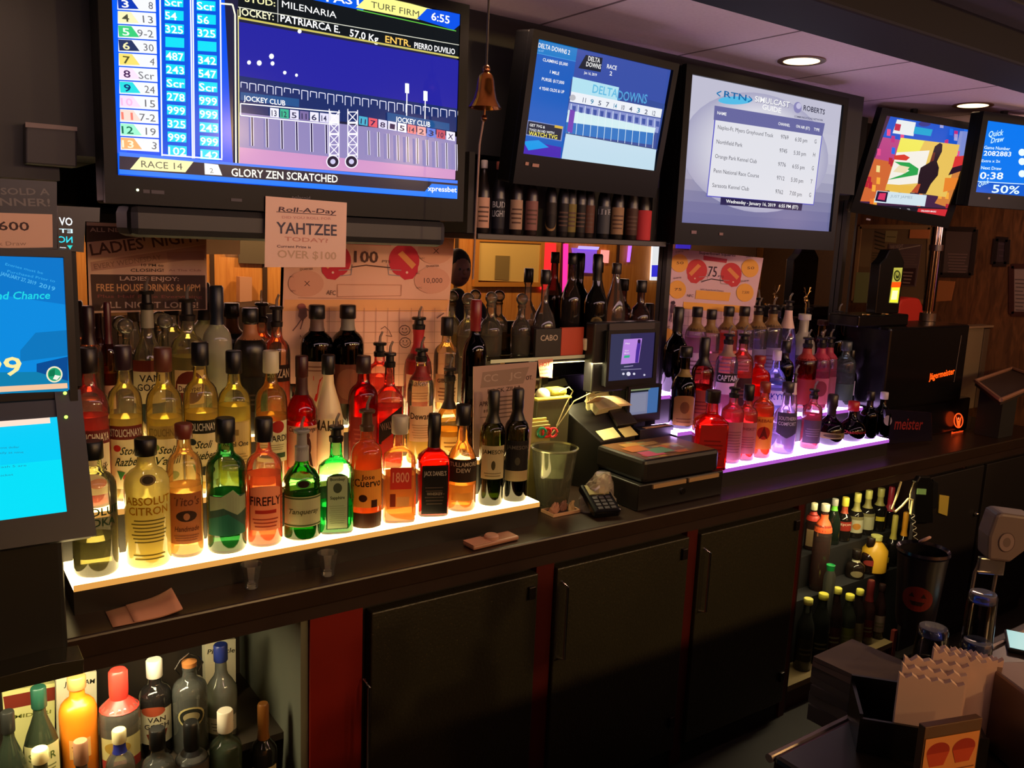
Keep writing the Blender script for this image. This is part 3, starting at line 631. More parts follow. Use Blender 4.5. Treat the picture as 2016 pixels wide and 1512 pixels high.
# ================================================================== bottles
# profile: (radius / body radius, height / bottle height) ; last ring is the mouth
PROF = {
 'std':   [(.0, .0), (.88, 0), (1, .02), (1, .62), (.97, .66), (.82, .715), (.55, .765), (.38, .80), (.34, .86), (.34, .97), (.38, .975), (.38, 1)],
 'abs':   [(.0, .0), (.9, 0), (1, .03), (1, .70), (.975, .745), (.89, .79), (.72, .825), (.50, .85), (.41, .88), (.38, .96), (.42, .965), (.42, 1)],
 'tall':  [(.0, .0), (.9, 0), (1, .02), (1, .55), (.95, .61), (.72, .69), (.47, .755), (.38, .81), (.35, .97), (.38, .975), (.38, 1)],
 'wine':  [(.0, .0), (.9, 0), (1, .02), (1, .56), (.96, .61), (.78, .67), (.50, .73), (.38, .78), (.34, .96), (.38, .965), (.38, 1)],
 'sq':    [(.0, .0), (.93, 0), (1, .02), (1, .64), (.94, .69), (.66, .745), (.42, .78), (.36, .82), (.34, .97), (.38, .975), (.38, 1)],
 'squat': [(.0, .0), (.95, 0), (1, .03), (.93, .66), (.86, .72), (.56, .77), (.40, .80), (.38, .96), (.42, .965), (.42, 1)],
 'cone':  [(.0, .0), (.9, 0), (1, .02), (1, .44), (.94, .54), (.76, .66), (.52, .78), (.36, .87), (.32, .97), (.36, .975), (.36, 1)],
 'bulb':  [(.0, .0), (.55, 0), (.80, .05), (1, .22), (.98, .38), (.78, .53), (.46, .63), (.30, .70), (.28, .92), (.33, .93), (.33, 1)],
 'jug':   [(.0, .0), (.9, 0), (1, .04), (1, .50), (.92, .60), (.70, .68), (.44, .73), (.36, .78), (.36, .96), (.42, .97), (.42, 1)],
 'beer':  [(.0, .0), (.9, 0), (1, .02), (1, .60), (.9, .68), (.62, .78), (.47, .86), (.42, .97), (.46, .975), (.46, 1)],
 'ridge': [(.0, .0), (.9, 0), (1, .02), (1, .55), (.94, .56), (.98, .585), (.94, .61), (.97, .635), (.92, .67), (.70, .75), (.42, .80), (.36, .84), (.34, 1)],
}
SQ = {'sq': 5.5, 'squat': 5}
def prof_r(pf, z):
    for (r0, z0), (r1, z1) in zip(pf, pf[1:]):
        if z0 <= z <= z1 and z1 > z0: return r0+(r1-r0)*(z-z0)/(z1-z0)
    return pf[-1][0]
def bottle(label, x, y, z, top, r, style='std', tint='#e6ece0', liq=None, fill=.5, cap=('k', '#0b0a0a'), lab=None, neck=None, frost=0, opaque=None, group=None, turn=None, glow=.35, sub=False, name='liquor_bottle', cat='bottle', spout=True):
    H = top-z; ct, cc = cap[0], cap[1]
    hc = cap[2] if len(cap) > 2 else {'k': .028, 'p': .026, 'b': .045, 'w': .05, 'n': .0, 'c': .02, 's': .035}[ct]
    hb = H-hc; pf = PROF[style]; ex = SQ.get(style, 2); b = [(max(1e-4, q*r), h*hb) for q, h in pf]
    el = [ex if q > .7 else (2+(ex-2)*max(0, (q-.42)/.28)) for q, h in pf]
    o = thing(name, label, cat, (x, y, z), group=group); sd = Matrix.Rotation(turn if turn is not None else -math.atan2(x, y)*.75, 4, 'Z')
    n = 14 if sub else 24
    if not frost and not opaque and sum(lin(tint)) > 1.2: frost = .09
    gm = mat(opaque, .3, spec=.5) if opaque else glass(tint, frost)
    MB().lathe(b, sd, n, el, .92 if ex > 2 else 1).build('glass_body', gm, o, smooth=True)
    rn = b[-1][0]
    if liq and not opaque:
        f = fill*hb; q = [(rr*.93, max(.006, zz)) for rr, zz in b if zz < f]; q = [(1e-4, .006)]+[p for p in q[1:]]+[(prof_r(pf, fill)*r*.93, f), (1e-4, f)]
        e2 = [ex]*len(q)
        MB().lathe(q, sd, n, e2 if ex > 2 else 2, .92 if ex > 2 else 1).build('liquid', liquid(liq, glow), o, smooth=True)
    cm = mat(cc, .35)
    if ct == 'k': MB().lathe([(rn*1.12, hb-.012), (rn*1.18, hb-.01), (rn*1.18, H-.003), (rn*1.05, H), (1e-4, H)], None, 16).build('cap', cm, o, smooth=True)
    elif ct == 'w':                                                      # long foil or shrink sleeve
        MB().lathe([(prof_r(pf, max(0, hb-.05)/hb)*r*1.04+.0004, hb-.05), (prof_r(pf, (hb-.025)/hb)*r*1.05+.0006, hb-.025), (rn*1.12, hb-.01), (rn*1.12, H-.006), (rn*.9, H), (1e-4, H)], None, 16).build('foil_sleeve', cm, o, smooth=True)
    elif ct == 'p':                                                      # black collar with a pouring spout
        MB().lathe([(rn*1.05, hb-.01), (rn*1.1, hb+.004), (rn*.8, hb+.008), (rn*.75, H-.010), (rn*1.15, H-.009), (rn*1.22, H-.003), (rn*1.1, H), (1e-4, H)], None, 16).build('pourer', cm, o, smooth=True)
        if spout:
            MB().tube([(0, 0, H-.002), (0, -.002, H+.018), (.004, -.01, H+.036)], .0048, 8, taper=.7).build('spout', glass('#b8b0a8', .4), o, smooth=True)
    elif ct == 'b': MB().ball((0, 0, H-.022), .022, 14).lathe([(rn*.9, hb-.01), (rn*.9, hb+.012)], None, 12).build('stopper', glass(cc, .3), o, smooth=True)
    elif ct == 'c':
        MB().lathe([(rn*.85, hb-.006), (rn*.9, H), (1e-4, H)], None, 12).build('cork', cm, o, smooth=True)
    elif ct == 's':                                                      # swing-top wire
        MB().tube([(rn*1.2, 0, hb-.02), (rn*1.9, 0, hb), (rn*1.3, 0, hb+.02), (0, 0, H), (-rn*1.3, 0, hb+.02), (-rn*1.9, 0, hb), (-rn*1.2, 0, hb-.02)], .0018, 6).build('wire_bail', CHROME, o, smooth=True)
        MB().lathe([(rn*1.0, hb), (rn*1.05, hb+.012), (1e-4, hb+.02)], None, 12).build('stopper', mat(cc, .3), o, smooth=True)
    if lab:
        L0, L1, wd, bg, items = lab[:5]; shp = lab[5] if len(lab) > 5 else 'r'
        R = r+.0008; c = Canvas((0, 0, 0), R=(R if ex == 2 else r*.92+.0008), ang=sd.to_euler().z, eps=.00025); c.sq = ex > 2
        hw = wd*r*(1.0 if ex > 2 else 1.35)/1.0*.85; v0, v1 = L0*hb, L1*hb; hh = v1-v0
        if shp == 'r': bg and c.rect(-hw, v0, hw, v1, bg)
        elif shp == 'e': bg and c.ell(0, (v0+v1)/2, hw, hh/2, bg)
        elif shp == 'a':
            bg and c.poly([(-hw, v0), (hw, v0), (hw, v1-hh*.12)]+[(hw*math.cos(t*math.pi/8), v1-hh*.12+hh*.12*math.sin(t*math.pi/8)) for t in range(1, 8)]+[(-hw, v1-hh*.12)], bg)
        for it in items:
            k = it[0]
            if k == 'T': _, s_, cy, hf, wf, col = it[:6]; hh_ = hf*hh; c.text(s_, 0, v0+cy*hh-hh_/2, hh_, col, wd=2*hw*wf, bold=True, sh=it[6] if len(it) > 6 else 0, rot=it[7] if len(it) > 7 else 0)
            elif k == 'R': _, a, b_, d, e, col = it; c.rect(-hw+2*hw*a, v0+hh*b_, -hw+2*hw*d, v0+hh*e, col)
            elif k == 'E': _, a, b_, d, e, col = it; c.ell(-hw+2*hw*a, v0+hh*b_, 2*hw*d, hh*e, col, 18)
            elif k == 'P': c.poly([(-hw+2*hw*a, v0+hh*b_) for a, b_ in it[1]], it[2])
            elif k == 'L':                                              # small print lines
                _, a, b_, n_, col = it
                for i in range(n_): c.rect(-hw*(.62+.2*((i*7) % 3)/3), v0+hh*(a+(b_-a)*i/n_), hw*(.6+.22*((i*5) % 4)/4), v0+hh*(a+(b_-a)*(i+.38)/n_), col, True)
                c.ly += 1
        c.build('front_label' if bg else 'printed_lettering', attrmat('print', 1, .5, .35), o)
    if neck:
        n0, n1, col = neck[:3]; rr = [(prof_r(pf, n0+(n1-n0)*i/4)*r+.0009, (n0+(n1-n0)*i/4)*hb) for i in range(5)]
        MB().lathe(rr, None, 18, caps=False).build('neck_label', mat(col, .5), o, smooth=True)
    return o
PL = []
def fit(x, y, z, r):
    for t in (0, .02, -.02, .03, -.03):
        q = min([r]+[math.hypot(x-a, y+t-b)-s_-.0006 for a, b, c, s_ in PL if abs(c-z) < .05])
        if q > r*(.86 if t else .93): break
    else:
        t, q = max(((u, min([r]+[math.hypot(x-a, y+u-b)-s_-.0006 for a, b, c, s_ in PL if abs(c-z) < .05])) for u in (0, .02, -.02)), key=lambda k: k[1])
    PL.append((x, y+t, z, q)); return y+t, q
def row(k, cx, ty, w, label, **kw):
    y, z = ROWY[k-1], TIER[k-1][2]; y += kw.pop('dy', 0); z += kw.pop('dz', 0)
    p = PY(cx, ty, y); q = Vector((p.x, y, (p.z+z)/2)); r = w/2*depth(q)/F
    r *= kw.pop('rs', 1); y, r = fit(p.x, y, z, r)
    return bottle(label, p.x, y, z+.0005, p.z, r, **kw)
T_ = 'T'; GL = 'bottles on the left glowing shelf'; GR_ = 'bottles on the right glowing shelf'
PALE = '#f4eccc'; YEL = '#f2dc8c'
def lbl(z0, z1, w, bg, *items, shp='r'): return (z0, z1, w, bg, list(items), shp)
# ---- left shelf, front row
K = dict(group=GL)
row(1, 180, 868, 84, 'clear bottle with dark round cap beside the blue lottery screen, half empty', style='abs', tint='#f0f0d8', liq='#8a8450', fill=.30, cap=('k', '#0a0f10', .03), glow=.12,
    lab=lbl(.42, .60, .95, None, (T_, 'ABSOLUT', .75, .36, 1.1, '#1c3a20'), (T_, 'VODKA', .25, .36, .85, '#1c3a20')), **K)
row(1, 286, 862, 84, 'frosted yellow bottle with gold capital lettering and a black cap', style='abs', tint='#f4e46a', frost=.72, liq='#f0e090', fill=.52, glow=.6, cap=('k', '#100d08', .03),
    lab=lbl(.06, .64, .95, None, (T_, 'ABSOLUT', .93, .115, 1.0, '#a87808'), (T_, 'CITRON', .78, .115, .86, '#a87808'), ('L', .30, .68, 7, '#6a6430'), ('L', .04, .16, 2, '#7a7030'), ('E', .5, 1.25, .16, .085, '#8a7a60'), ('E', .5, 1.25, .11, .06, '#4a4438')), **K)
row(1, 365, 836, 78, "bottle of pale amber liquid with copper cap and brown label", style='abs', tint='#fbf0c0', liq='#ffc078', fill=.58, glow=.5, cap=('k', '#6a2c20', .026),
    lab=lbl(.12, .54, .86, '#a86a40', (T_, "Tito's", .84, .16, .75, '#6c3c24', .15), ('E', .5, .55, .30, .11, '#3c2418'), ('E', .5, .54, .09, .07, '#b87850'), (T_, 'Handmade', .30, .10, .7, '#5c3420', .15), ('L', .06, .2, 3, '#7c4a30')), **K)
row(1, 443, 822, 76, 'dark-capped green bottle with a pale mountain on a grey-green label', style='abs', tint='#78b088', liq='#4a9a60', fill=.52, glow=.3, cap=('k', '#0e1210', .05),
    lab=lbl(.17, .52, .95, '#3c5a4c', ('P', [(.05, .98), (.35, .98), (.62, 1.15), (.8, .95), (1, .98), (1, .62), (.72, .5), (.4, .7), (.05, .6)], '#a8b88c'), ('P', [(.0, .4), (.5, .55), (.9, .2), (1, 0), (0, 0)], '#2c7a60')), **K)
row(1, 519, 822, 70, 'bottle of orange pink liquid with an arched peach label and dark lettering', style='abs', tint='#f8e8c8', liq='#ff7c50', fill=.66, glow=.5, cap=('k', '#121012', .05),
    lab=lbl(.16, .58, .86, '#f0a878', ('R', 0, 0, .03, 1, '#6c1c10'), ('R', .97, 0, 1, 1, '#6c1c10'), (T_, 'FIREFLY', .66, .19, .9, '#38100c'), ('R', .2, .38, .8, .46, '#b83020'), ('L', .08, .32, 3, '#a84830'), shp='a'), **K)
row(1, 594, 845, 74, 'rounded green bottle with a dark wax seal and cream script label', style='ridge', tint='#48b040', liq='#2c7c2c', fill=.40, glow=.3, cap=('p', '#8a8a84', .05), neck=(.86, .99, '#9a9a90'),
    lab=lbl(.16, .50, 1.0, '#c8c494', ('R', 0, .92, 1, .97, '#4a5a30'), ('R', 0, .03, 1, .08, '#4a5a30'), (T_, 'Tanqueray', .52, .16, .74, '#50502c', .3), ('E', .5, 1.42, .17, .15, '#54b84c'), ('E', .5, 1.42, .13, .115, '#2c1810')), **K)
row(1, 662, 838, 68, 'square-shouldered pale green bottle with a tall arched cream label', style='sq', tint='#78d890', liq='#30c070', fill=.30, glow=.4, cap=('p', '#0f1210', .034),
    lab=lbl(.06, .66, .74, '#30402c', ('R', .05, .015, .95, .95, '#b4c898'), (T_, 'Bombay', .90, .05, .66, '#303c28', 0), ('E', .5, .74, .20, .09, '#48543c'), (T_, 'Sapphire', .57, .055, .66, '#303c28', 0), ('L', .1, .45, 9, '#98ac80'), shp='a'), **K)
row(1, 723, 806, 62, 'bright orange bottle with a tan label and dark round stamp', style='abs', tint='#fba060', liq='#ff9038', fill=.86, glow=.6, cap=('p', '#4a3424', .05),
    lab=lbl(.22, .60, .92, '#e0a840', (T_, 'Jose', .82, .12, .4, '#2c1808'), (T_, 'Cuervo', .66, .20, .86, '#241408'), ('E', .35, .25, .13, .1, '#3c180c'), ('R', .6, .0, .8, .2, '#3c180c'), ('R', 0, -.55, 1, -.15, '#3c2010')), **K)
row(1, 788, 818, 66, 'short flared bottle of amber liquid with a square red label', style='squat', tint='#fbd8a0', liq='#ffa860', fill=.52, glow=.55, cap=('k', '#b0a890', .04),
    lab=lbl(.38, .62, .74, '#c83828', (T_, '1800', .55, .45, .78, '#f0a880'), ('R', .3, -.8, .9, -.35, '#d8a860'), ('R', 0, -.8, .26, -.2, '#782c14')), **K)
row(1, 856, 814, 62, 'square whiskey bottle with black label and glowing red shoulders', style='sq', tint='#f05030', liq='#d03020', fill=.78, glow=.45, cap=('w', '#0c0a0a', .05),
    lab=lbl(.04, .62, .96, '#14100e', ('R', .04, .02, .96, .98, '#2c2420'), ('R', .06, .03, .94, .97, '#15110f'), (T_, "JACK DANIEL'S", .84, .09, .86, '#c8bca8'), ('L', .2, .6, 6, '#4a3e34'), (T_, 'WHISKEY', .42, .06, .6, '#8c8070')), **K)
row(1, 913, 796, 60, 'bottle with a dark brown label band and gold liquid at the bottom', style='jug', tint='#f8b878', liq='#f8c070', fill=.30, glow=.5, cap=('k', '#141212', .05),
    lab=lbl(.34, .60, 1.0, '#2c2018', (T_, 'TULLAMORE', .78, .18, .85, '#c8b898'), (T_, 'DEW', .52, .18, .42, '#c8b898'), ('R', .15, -.80, .85, -.45, '#d89c40')), **K)
row(1, 973, 768, 50, 'dark green bottle with a cream label, left of the last black one', style='abs', tint='#5c6a28', liq='#3c4810', fill=.5, glow=.2, cap=('w', '#15150f', .05),
    lab=lbl(.28, .62, .92, '#c8b888', (T_, 'JAMESON', .82, .12, .9, '#2c2c18'), ('E', .5, .42, .08, .14, '#4c4428'), ('L', .08, .24, 2, '#8c7c54')), **K)
row(1, 1021, 764, 50, 'black bottle with dark label and tan strip, last on the yellow shelf', style='abs', tint='#2c3018', liq='#181c0a', fill=.5, glow=.1, cap=('w', '#0c0c0c', .05),
    lab=lbl(.22, .64, .92, '#201c1c', (T_, 'JAMESON', .84, .09, .9, '#6c6458'), ('E', .5, .5, .1, .1, '#4c4838'), ('R', 0, .0, 1, .26, '#b8a070')), **K)
# ---- left shelf, middle row
def stoli(cx, ty, w, label, band, name_, tint, liq, fill, capc, fruit, tcol='#2a3418', bt='#e8dcc0', **k):
    row(2, cx, ty, w, label, style='abs', tint=tint, liq=liq, fill=fill, glow=.4, cap=('k', capc, .05),
        lab=lbl(.10, .56, .92, '#efe6b8', ('R', 0, .80, 1, 1.02, band), (T_, 'STOLICHNAYA', .91, .12, .95, bt), (T_, 'Stoli', .62, .12, .42, tcol, .35), (T_, name_, .44, .13, .72, tcol, .35),
                ('E', .22, .66, .11, .055, fruit[0]), ('E', .60, .18, .24, .08, fruit[1]), ('P', [(.3, .14), (.42, .27), (.2, .3)], '#3c7c3c')), **{**K, **k})
stoli(172, 684, 70, 'bottle with pink liquid and a maroon label band at the far left', '#6c2420', 'Peachik', '#f0b0a0', '#e04838', .66, '#1a1214', ('#d86040', '#e07848'))
stoli(245, 682, 72, 'bottle with maroon label band and raspberries on its label', '#742c24', 'Razberi', '#f0e4b8', '#e8d078', .62, '#2a1820', ('#c83028', '#b82c28'))
stoli(320, 684, 68, 'bottle with a tan label band and vanilla flowers on its label', '#b89c4c', 'Vanil', '#f4e8b0', '#e8cc60', .62, '#5c3020', ('#7c9448', '#8ca050'), bt='#8c7434')
stoli(393, 673, 66, 'bottle with a black label band and blueberries on its label', '#242014', 'Blueberi', '#f4e4a8', '#e8cc68', .62, '#101014', ('#2c3838', '#3c4038'))
row(2, 460, 690, 64, 'broad-shouldered clear bottle with a plain cream square label', style='abs', tint='#f8eca0', liq='#f4dc78', fill=.70, glow=.5, cap=('k', '#100e0e', .05),
    lab=lbl(.16, .58, .86, '#d8bc70', ('R', .05, .03, .95, .97, '#e4cc84'), (T_, 'Ketel One', .55, .10, .82, '#38301c'), ('R', .42, .72, .58, .84, '#a88a4c'), ('L', .1, .38, 5, '#b09858')), **K)
row(2, 533, 690, 62, 'bottle with white cap, green and orange shoulders and a red dot on its label', style='abs', tint='#b8d878', liq='#f09048', fill=.60, glow=.5, cap=('k', '#c8c0a0', .05),
    lab=lbl(.20, .56, .95, '#e8e8b8', ('E', .66, .86, .20, .15, '#a82018'), (T_, 'BACARDI', .58, .15, .92, '#1c1c14'), ('L', .3, .46, 3, '#a8a478'), ('R', .1, .1, .9, .22, '#38502c')), **K)
row(2, 594, 700, 62, 'red spiced rum bottle with a pirate on a cream label', style='ridge', tint='#e83828', liq='#d02018', fill=.86, glow=.5, cap=('k', '#3c120e', .05), neck=(.80, .97, '#3c1210'),
    lab=lbl(.12, .52, .95, '#d8a880', (T_, 'Captain Morgan', .92, .10, .9, '#3c1410', .1), ('E', .6, .50, .14, .26, '#4c1c14'), ('E', .6, .78, .09, .08, '#5c2c1c'), ('P', [(.5, .3), (.4, .02), (.5, .02), (.62, .3), (.72, .02), (.8, .02), (.72, .35)], '#401810')), **K)
row(2, 652, 700, 64, 'opaque white bottle with a narrow neck and black cap', style='cone', opaque='#f0dca8', cap=('k', '#14100e', .045),
    lab=lbl(.42, .55, .95, '#f0dca8', (T_, 'MALIBU', .5, .75, .98, '#4a3820', 0, -.05)), **K)
row(2, 716, 700, 58, 'tall bottle full of dark red liqueur behind the orange tequila', style='abs', tint='#f03828', liq='#b81818', fill=.84, glow=.4, cap=('k', '#2a1414', .04), lab=lbl(.1, .55, .9, '#8a2018', ('L', .2, .8, 6, '#a84030')), **K)
row(2, 768, 694, 54, 'square scotch bottle with slanted dark label and pouring spout', style='sq', tint='#f89070', liq='#d82818', fill=.60, glow=.4, cap=('p', '#141010', .034),
    lab=lbl(.08, .62, .95, None, ('P', [(0, .3), (1, .62), (1, .98), (0, .66)], '#241412'), (T_, 'WALKER', .64, .13, .8, '#8c6c5c', 0, .25), ('R', .0, .3, .12, .36, '#301410')), **K)
row(2, 830, 686, 52, "clear bottle with a cream label and a black pourer, middle row", style='abs', tint='#f8ecc0', liq='#f0c870', fill=.28, glow=.5, cap=('p', '#141212', .03), neck=(.80, .93, '#8a2018'),
    lab=lbl(.22, .56, .86, '#e4c09c', (T_, "Dewar's", .72, .17, .9, '#3c2418'), ('L', .1, .52, 6, '#c09878')), **K)
row(2, 886, 724, 50, 'bottle with dark ribbed neck and wide low bulb of golden liquid', style='bulb', tint='#f4d080', liq='#e8b040', fill=.36, glow=.6, cap=('p', '#101010', .03), neck=(.62, .98, '#241a12'), rs=1.25,
    lab=lbl(.14, .30, .5, '#f0c870', ('L', .2, .8, 2, '#a87830')), **K)
# ---- left shelf, back row
row(3, 172, 602, 50, 'clear round-shouldered bottle behind the pink one at the far left', style='abs', tint='#d8c4b0', liq='#c07058', fill=.4, cap=('w', '#28141a', .05), **K)
row(3, 213, 596, 56, 'bottle with a long maroon neck sleeve at the far left', style='abs', tint='#c87868', liq='#b84838', fill=.6, cap=('w', '#4a1820', .06), lab=lbl(.3, .5, .6, '#d8a890', ('E', .5, .5, .25, .3, '#6c2c20')), **K)
row(3, 288, 572, 62, 'tall clear vodka bottle with a grey neck collar and maroon-topped label', style='tall', tint='#e0d8c0', liq='#a89878', fill=.45, cap=('p', '#14110f', .04), neck=(.84, .97, '#8a8470'),
    lab=lbl(.30, .60, 1.0, '#e0d0a0', ('R', 0, .78, 1, 1.05, '#6c2418'), (T_, 'VAN', .62, .16, .55, '#241c18'), (T_, 'GOGH', .40, .16, .68, '#241c18'), ('P', [(0, 0), (1, 0), (.5, -.7)], '#2c3834')), **K)
row(3, 368, 588, 66, 'clear liqueur bottle with a dark red oval label and a dark pourer', style='abs', tint='#e4dcc0', liq='#d8c888', fill=.68, cap=('p', '#181412', .05),
    lab=lbl(.30, .58, .8, '#e8c898', ('E', .5, .5, .48, .48, '#6c2418'), ('R', .1, .35, .9, .6, '#f0dcb8'), (T_, 'Dekuyper', .47, .16, .7, '#4c1c14')), **K)
row(3, 430, 563, 62, 'tall frosted pale bottle with a navy cap', style='abs', tint='#e0dcb0', frost=.8, liq='#c8d0a0', fill=.5, cap=('w', '#18202c', .06), lab=lbl(.12, .30, .9, '#b8c8a0', ('E', .5, .5, .4, .4, '#7c9c78')), **K)
row(3, 492, 606, 64, 'black bottle with a tan neck beside the frosted pale one', style='abs', opaque='#16110f', cap=('k', '#0c0b0b', .03), neck=(.82, .95, '#a86c44'), lab=lbl(.2, .5, .9, '#1c1614', ('L', .2, .6, 3, '#4c3c30')), **K)
row(3, 549, 604, 58, 'rum bottle with a dark label band and orange liquid', style='abs', tint='#f8c090', liq='#f07040', fill=.50, cap=('p', '#1a1412', .05), lab=lbl(.46, .62, .9, '#2c1614', (T_, 'CRUZAN', .5, .5, .9, '#e8c8b0')), **K)
row(3, 624, 600, 64, 'dark brown whiskey bottle with a pale neck label and a big red 7', style='abs', tint='#3c1810', liq='#200a08', fill=.8, glow=.12, cap=('k', '#14100f', .03), neck=(.86, .98, '#6c5248'),
    lab=lbl(.2, .60, .9, '#c89c88', (T_, '7', .4, .55, .3, '#c81c18'), ('L', .78, .95, 2, '#8c5c4c')), **K)
row(3, 685, 600, 64, 'dark brown whiskey bottle with a striped grey neck, right of its twin', style='abs', tint='#3c1810', liq='#200a08', fill=.8, glow=.12, cap=('k', '#14100f', .03), neck=(.86, .98, '#8a8474'),
    lab=lbl(.2, .56, .9, '#8a4c3c', ('E', .5, .5, .4, .4, '#a86850')), **K)
row(3, 748, 674, 52, 'clear bottle with coral liquid and a spout, under the pencilled grid', style='abs', tint='#f8c8b0', liq='#f05040', fill=.68, cap=('p', '#141212', .034), lab=lbl(.2, .5, .9, '#c85c48'), dy=-.03, **K)
row(3, 825, 624, 56, 'bourbon bottle with dripping red wax neck and black pourer', style='jug', tint='#f8a080', liq='#c83020', fill=.66, cap=('p', '#141212', .03), neck=(.62, .99, '#a81820'),
    lab=lbl(.18, .48, .9, '#e0a888', (T_, 'Makers', .7, .22, .8, '#4c2818', .2), ('L', .1, .4, 3, '#a87058')), **K)
row(3, 881, 624, 50, 'clear bottle with a square black cap right of the red wax neck', style='abs', tint='#e0c8a8', liq='#d8a868', fill=.4, cap=('k', '#14110f', .05), lab=lbl(.15, .5, .9, '#d8b890', (T_, 'GIBSONS', .8, .13, .8, '#3c241c', 0, .1), ('L', .1, .6, 4, '#8c6048')), **K)
row(2, 938, 590, 50, 'black bottle with a red wax cap', style='abs', tint='#1a1214', liq='#100808', fill=.8, glow=.1, cap=('w', '#7c1818', .05), lab=lbl(.42, .58, .5, '#181414', (T_, 'M', .5, .6, .2, '#b8a890')), **K)
row(3, 250, 628, 56, 'pale bottle with a rounded glass top behind the raspberry vodka', style='abs', tint='#d8ccb0', liq='#c8b488', fill=.4, cap=('b', '#d8c8a8'), dy=.03, **K)
row(3, 328, 618, 56, 'clear bottle with sloping shoulders right of the grey-collared vodka bottle', style='jug', tint='#d8d0b8', liq='#b8a880', fill=.4, cap=('b', '#c8bca0'), dy=.03, **K)
# ---- bottles on the glass shelf behind the register
SHZ = PY(1110, 694, 2.45).z
sh = thing('glass_shelf', 'clear glass shelf holding bottles behind the cash register', 'shelf', (1.98, 2.44, TOP))
MB().box(1.606, 2.35, 2.375, 2.515, SHZ-.010, SHZ).build('glass_pane', glass('#c8d8c8'), sh, org=sh.location, bevel=.001)
MB().box(1.606, 2.35, 2.371, 2.375, SHZ-.011, SHZ+.001).build('front_edge', mat('#c8d0b8', .2), sh, org=sh.location)
for xx in (1.64, 2.33): MB().box(xx-.01, xx+.01, 2.38, 2.51, TOP, SHZ-.0105).build('shelf_support', mat('#3a3430', .4), sh, org=sh.location)
def onsh(cx, ty, w, label, **kw):
    y = 2.468+kw.pop('dy', 0); p = PY(cx, ty, y); r = w/2*depth((p.x, y, SHZ+.1))/F
    y, r = fit(p.x, y, SHZ, r)
    return bottle(label, p.x, y, SHZ+.0006, p.z, r, group='bottles on the glass shelf', **{**dict(frost=.16), **kw})
onsh(1075, 531, 50, 'faceted round bottle with ribbed black stopper before the red panel', style='bulb', tint='#c8b0a0', liq='#a85838', fill=.35, cap=('k', '#100e0e', .04), dy=.0)
onsh(1128, 498, 40, 'dark squat bottle just left of the tallest black bottle', style='tall', tint='#3a2c28', liq='#241410', fill=.6, glow=.1, cap=('k', '#0e0c0c', .03))
onsh(1178, 500, 46, 'tallest black bottle, with a round gold medallion', style='wine', tint='#14100f', liq='#0c0808', fill=.8, glow=.05, cap=('w', '#0c0b0b', .05), lab=lbl(.30, .42, .45, '#8a7444', ('E', .5, .5, .3, .3, '#4c3c20'), shp='e'))
onsh(1215, 518, 44, 'clear cone-shaped bottle of brown liquid right of the medallion bottle', style='cone', tint='#c8a898', liq='#a84828', fill=.3, cap=('k', '#2c2220', .03))
onsh(1264, 552, 42, 'dark round bottle with a square black top above the music screen', style='jug', tint='#4a2c34', liq='#381418', fill=.4, glow=.1, cap=('k', '#100d0f', .035))
onsh(1040, 642, 42, 'slim dark coffee liqueur bottle with a small gold neck label', style='tall', tint='#1c1410', liq='#100806', fill=.8, glow=.1, cap=('k', '#141210', .025), lab=lbl(.66, .80, .85, '#c89040', (T_, 'XO CAFE', .5, .4, .8, '#3c1c0c')))
onsh(922, 576, 40, 'round clear tequila bottle with a dome behind the red-capped one', style='jug', tint='#c8c0a8', liq='#a89870', fill=.4, cap=('b', '#8a7c60'))
onsh(968, 574, 48, 'clear tequila bottle with a frosted ball stopper, left of a similar one', style='jug', tint='#c8bca4', liq='#a89878', fill=.4, cap=('b', '#a89c80'))
onsh(1022, 576, 46, 'clear tequila bottle with a ball stopper, right of a similar one', style='jug', tint='#c8b8a0', liq='#a08c70', fill=.4, cap=('b', '#a08c78'))
# ---- right shelf. base colours stay; the panel below lights them violet
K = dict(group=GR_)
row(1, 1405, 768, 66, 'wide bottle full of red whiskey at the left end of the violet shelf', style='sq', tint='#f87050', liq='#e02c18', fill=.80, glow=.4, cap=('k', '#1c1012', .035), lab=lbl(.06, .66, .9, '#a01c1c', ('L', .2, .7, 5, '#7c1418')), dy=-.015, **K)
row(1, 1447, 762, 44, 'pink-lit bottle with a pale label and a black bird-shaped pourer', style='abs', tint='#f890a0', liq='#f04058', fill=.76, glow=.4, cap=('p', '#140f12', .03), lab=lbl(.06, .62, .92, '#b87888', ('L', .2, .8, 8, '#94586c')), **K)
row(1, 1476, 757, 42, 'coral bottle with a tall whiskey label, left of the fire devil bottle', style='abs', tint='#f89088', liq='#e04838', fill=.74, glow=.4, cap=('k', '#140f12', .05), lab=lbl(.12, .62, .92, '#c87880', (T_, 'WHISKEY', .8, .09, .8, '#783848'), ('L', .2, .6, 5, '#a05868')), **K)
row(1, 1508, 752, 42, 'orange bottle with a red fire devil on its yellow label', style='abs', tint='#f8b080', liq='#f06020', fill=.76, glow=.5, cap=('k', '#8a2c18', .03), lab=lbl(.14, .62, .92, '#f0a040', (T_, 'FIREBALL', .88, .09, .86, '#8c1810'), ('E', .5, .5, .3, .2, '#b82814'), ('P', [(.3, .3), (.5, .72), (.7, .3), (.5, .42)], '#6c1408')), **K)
row(1, 1553, 752, 46, 'clear bottle with a dark shield label and pale liquid', style='jug', tint='#e8e0f4', liq='#e0c8f0', fill=.3, glow=.4, cap=('k', '#2c2430', .03), lab=lbl(.34, .66, .82, '#4a4454', (T_, 'SOUTHERN', .72, .17, .84, '#d8d0dc'), (T_, 'COMFORT', .46, .17, .84, '#d8d0dc'), ('P', [(0, 0), (1, 0), (.5, -.25)], '#4a4454')), **K)
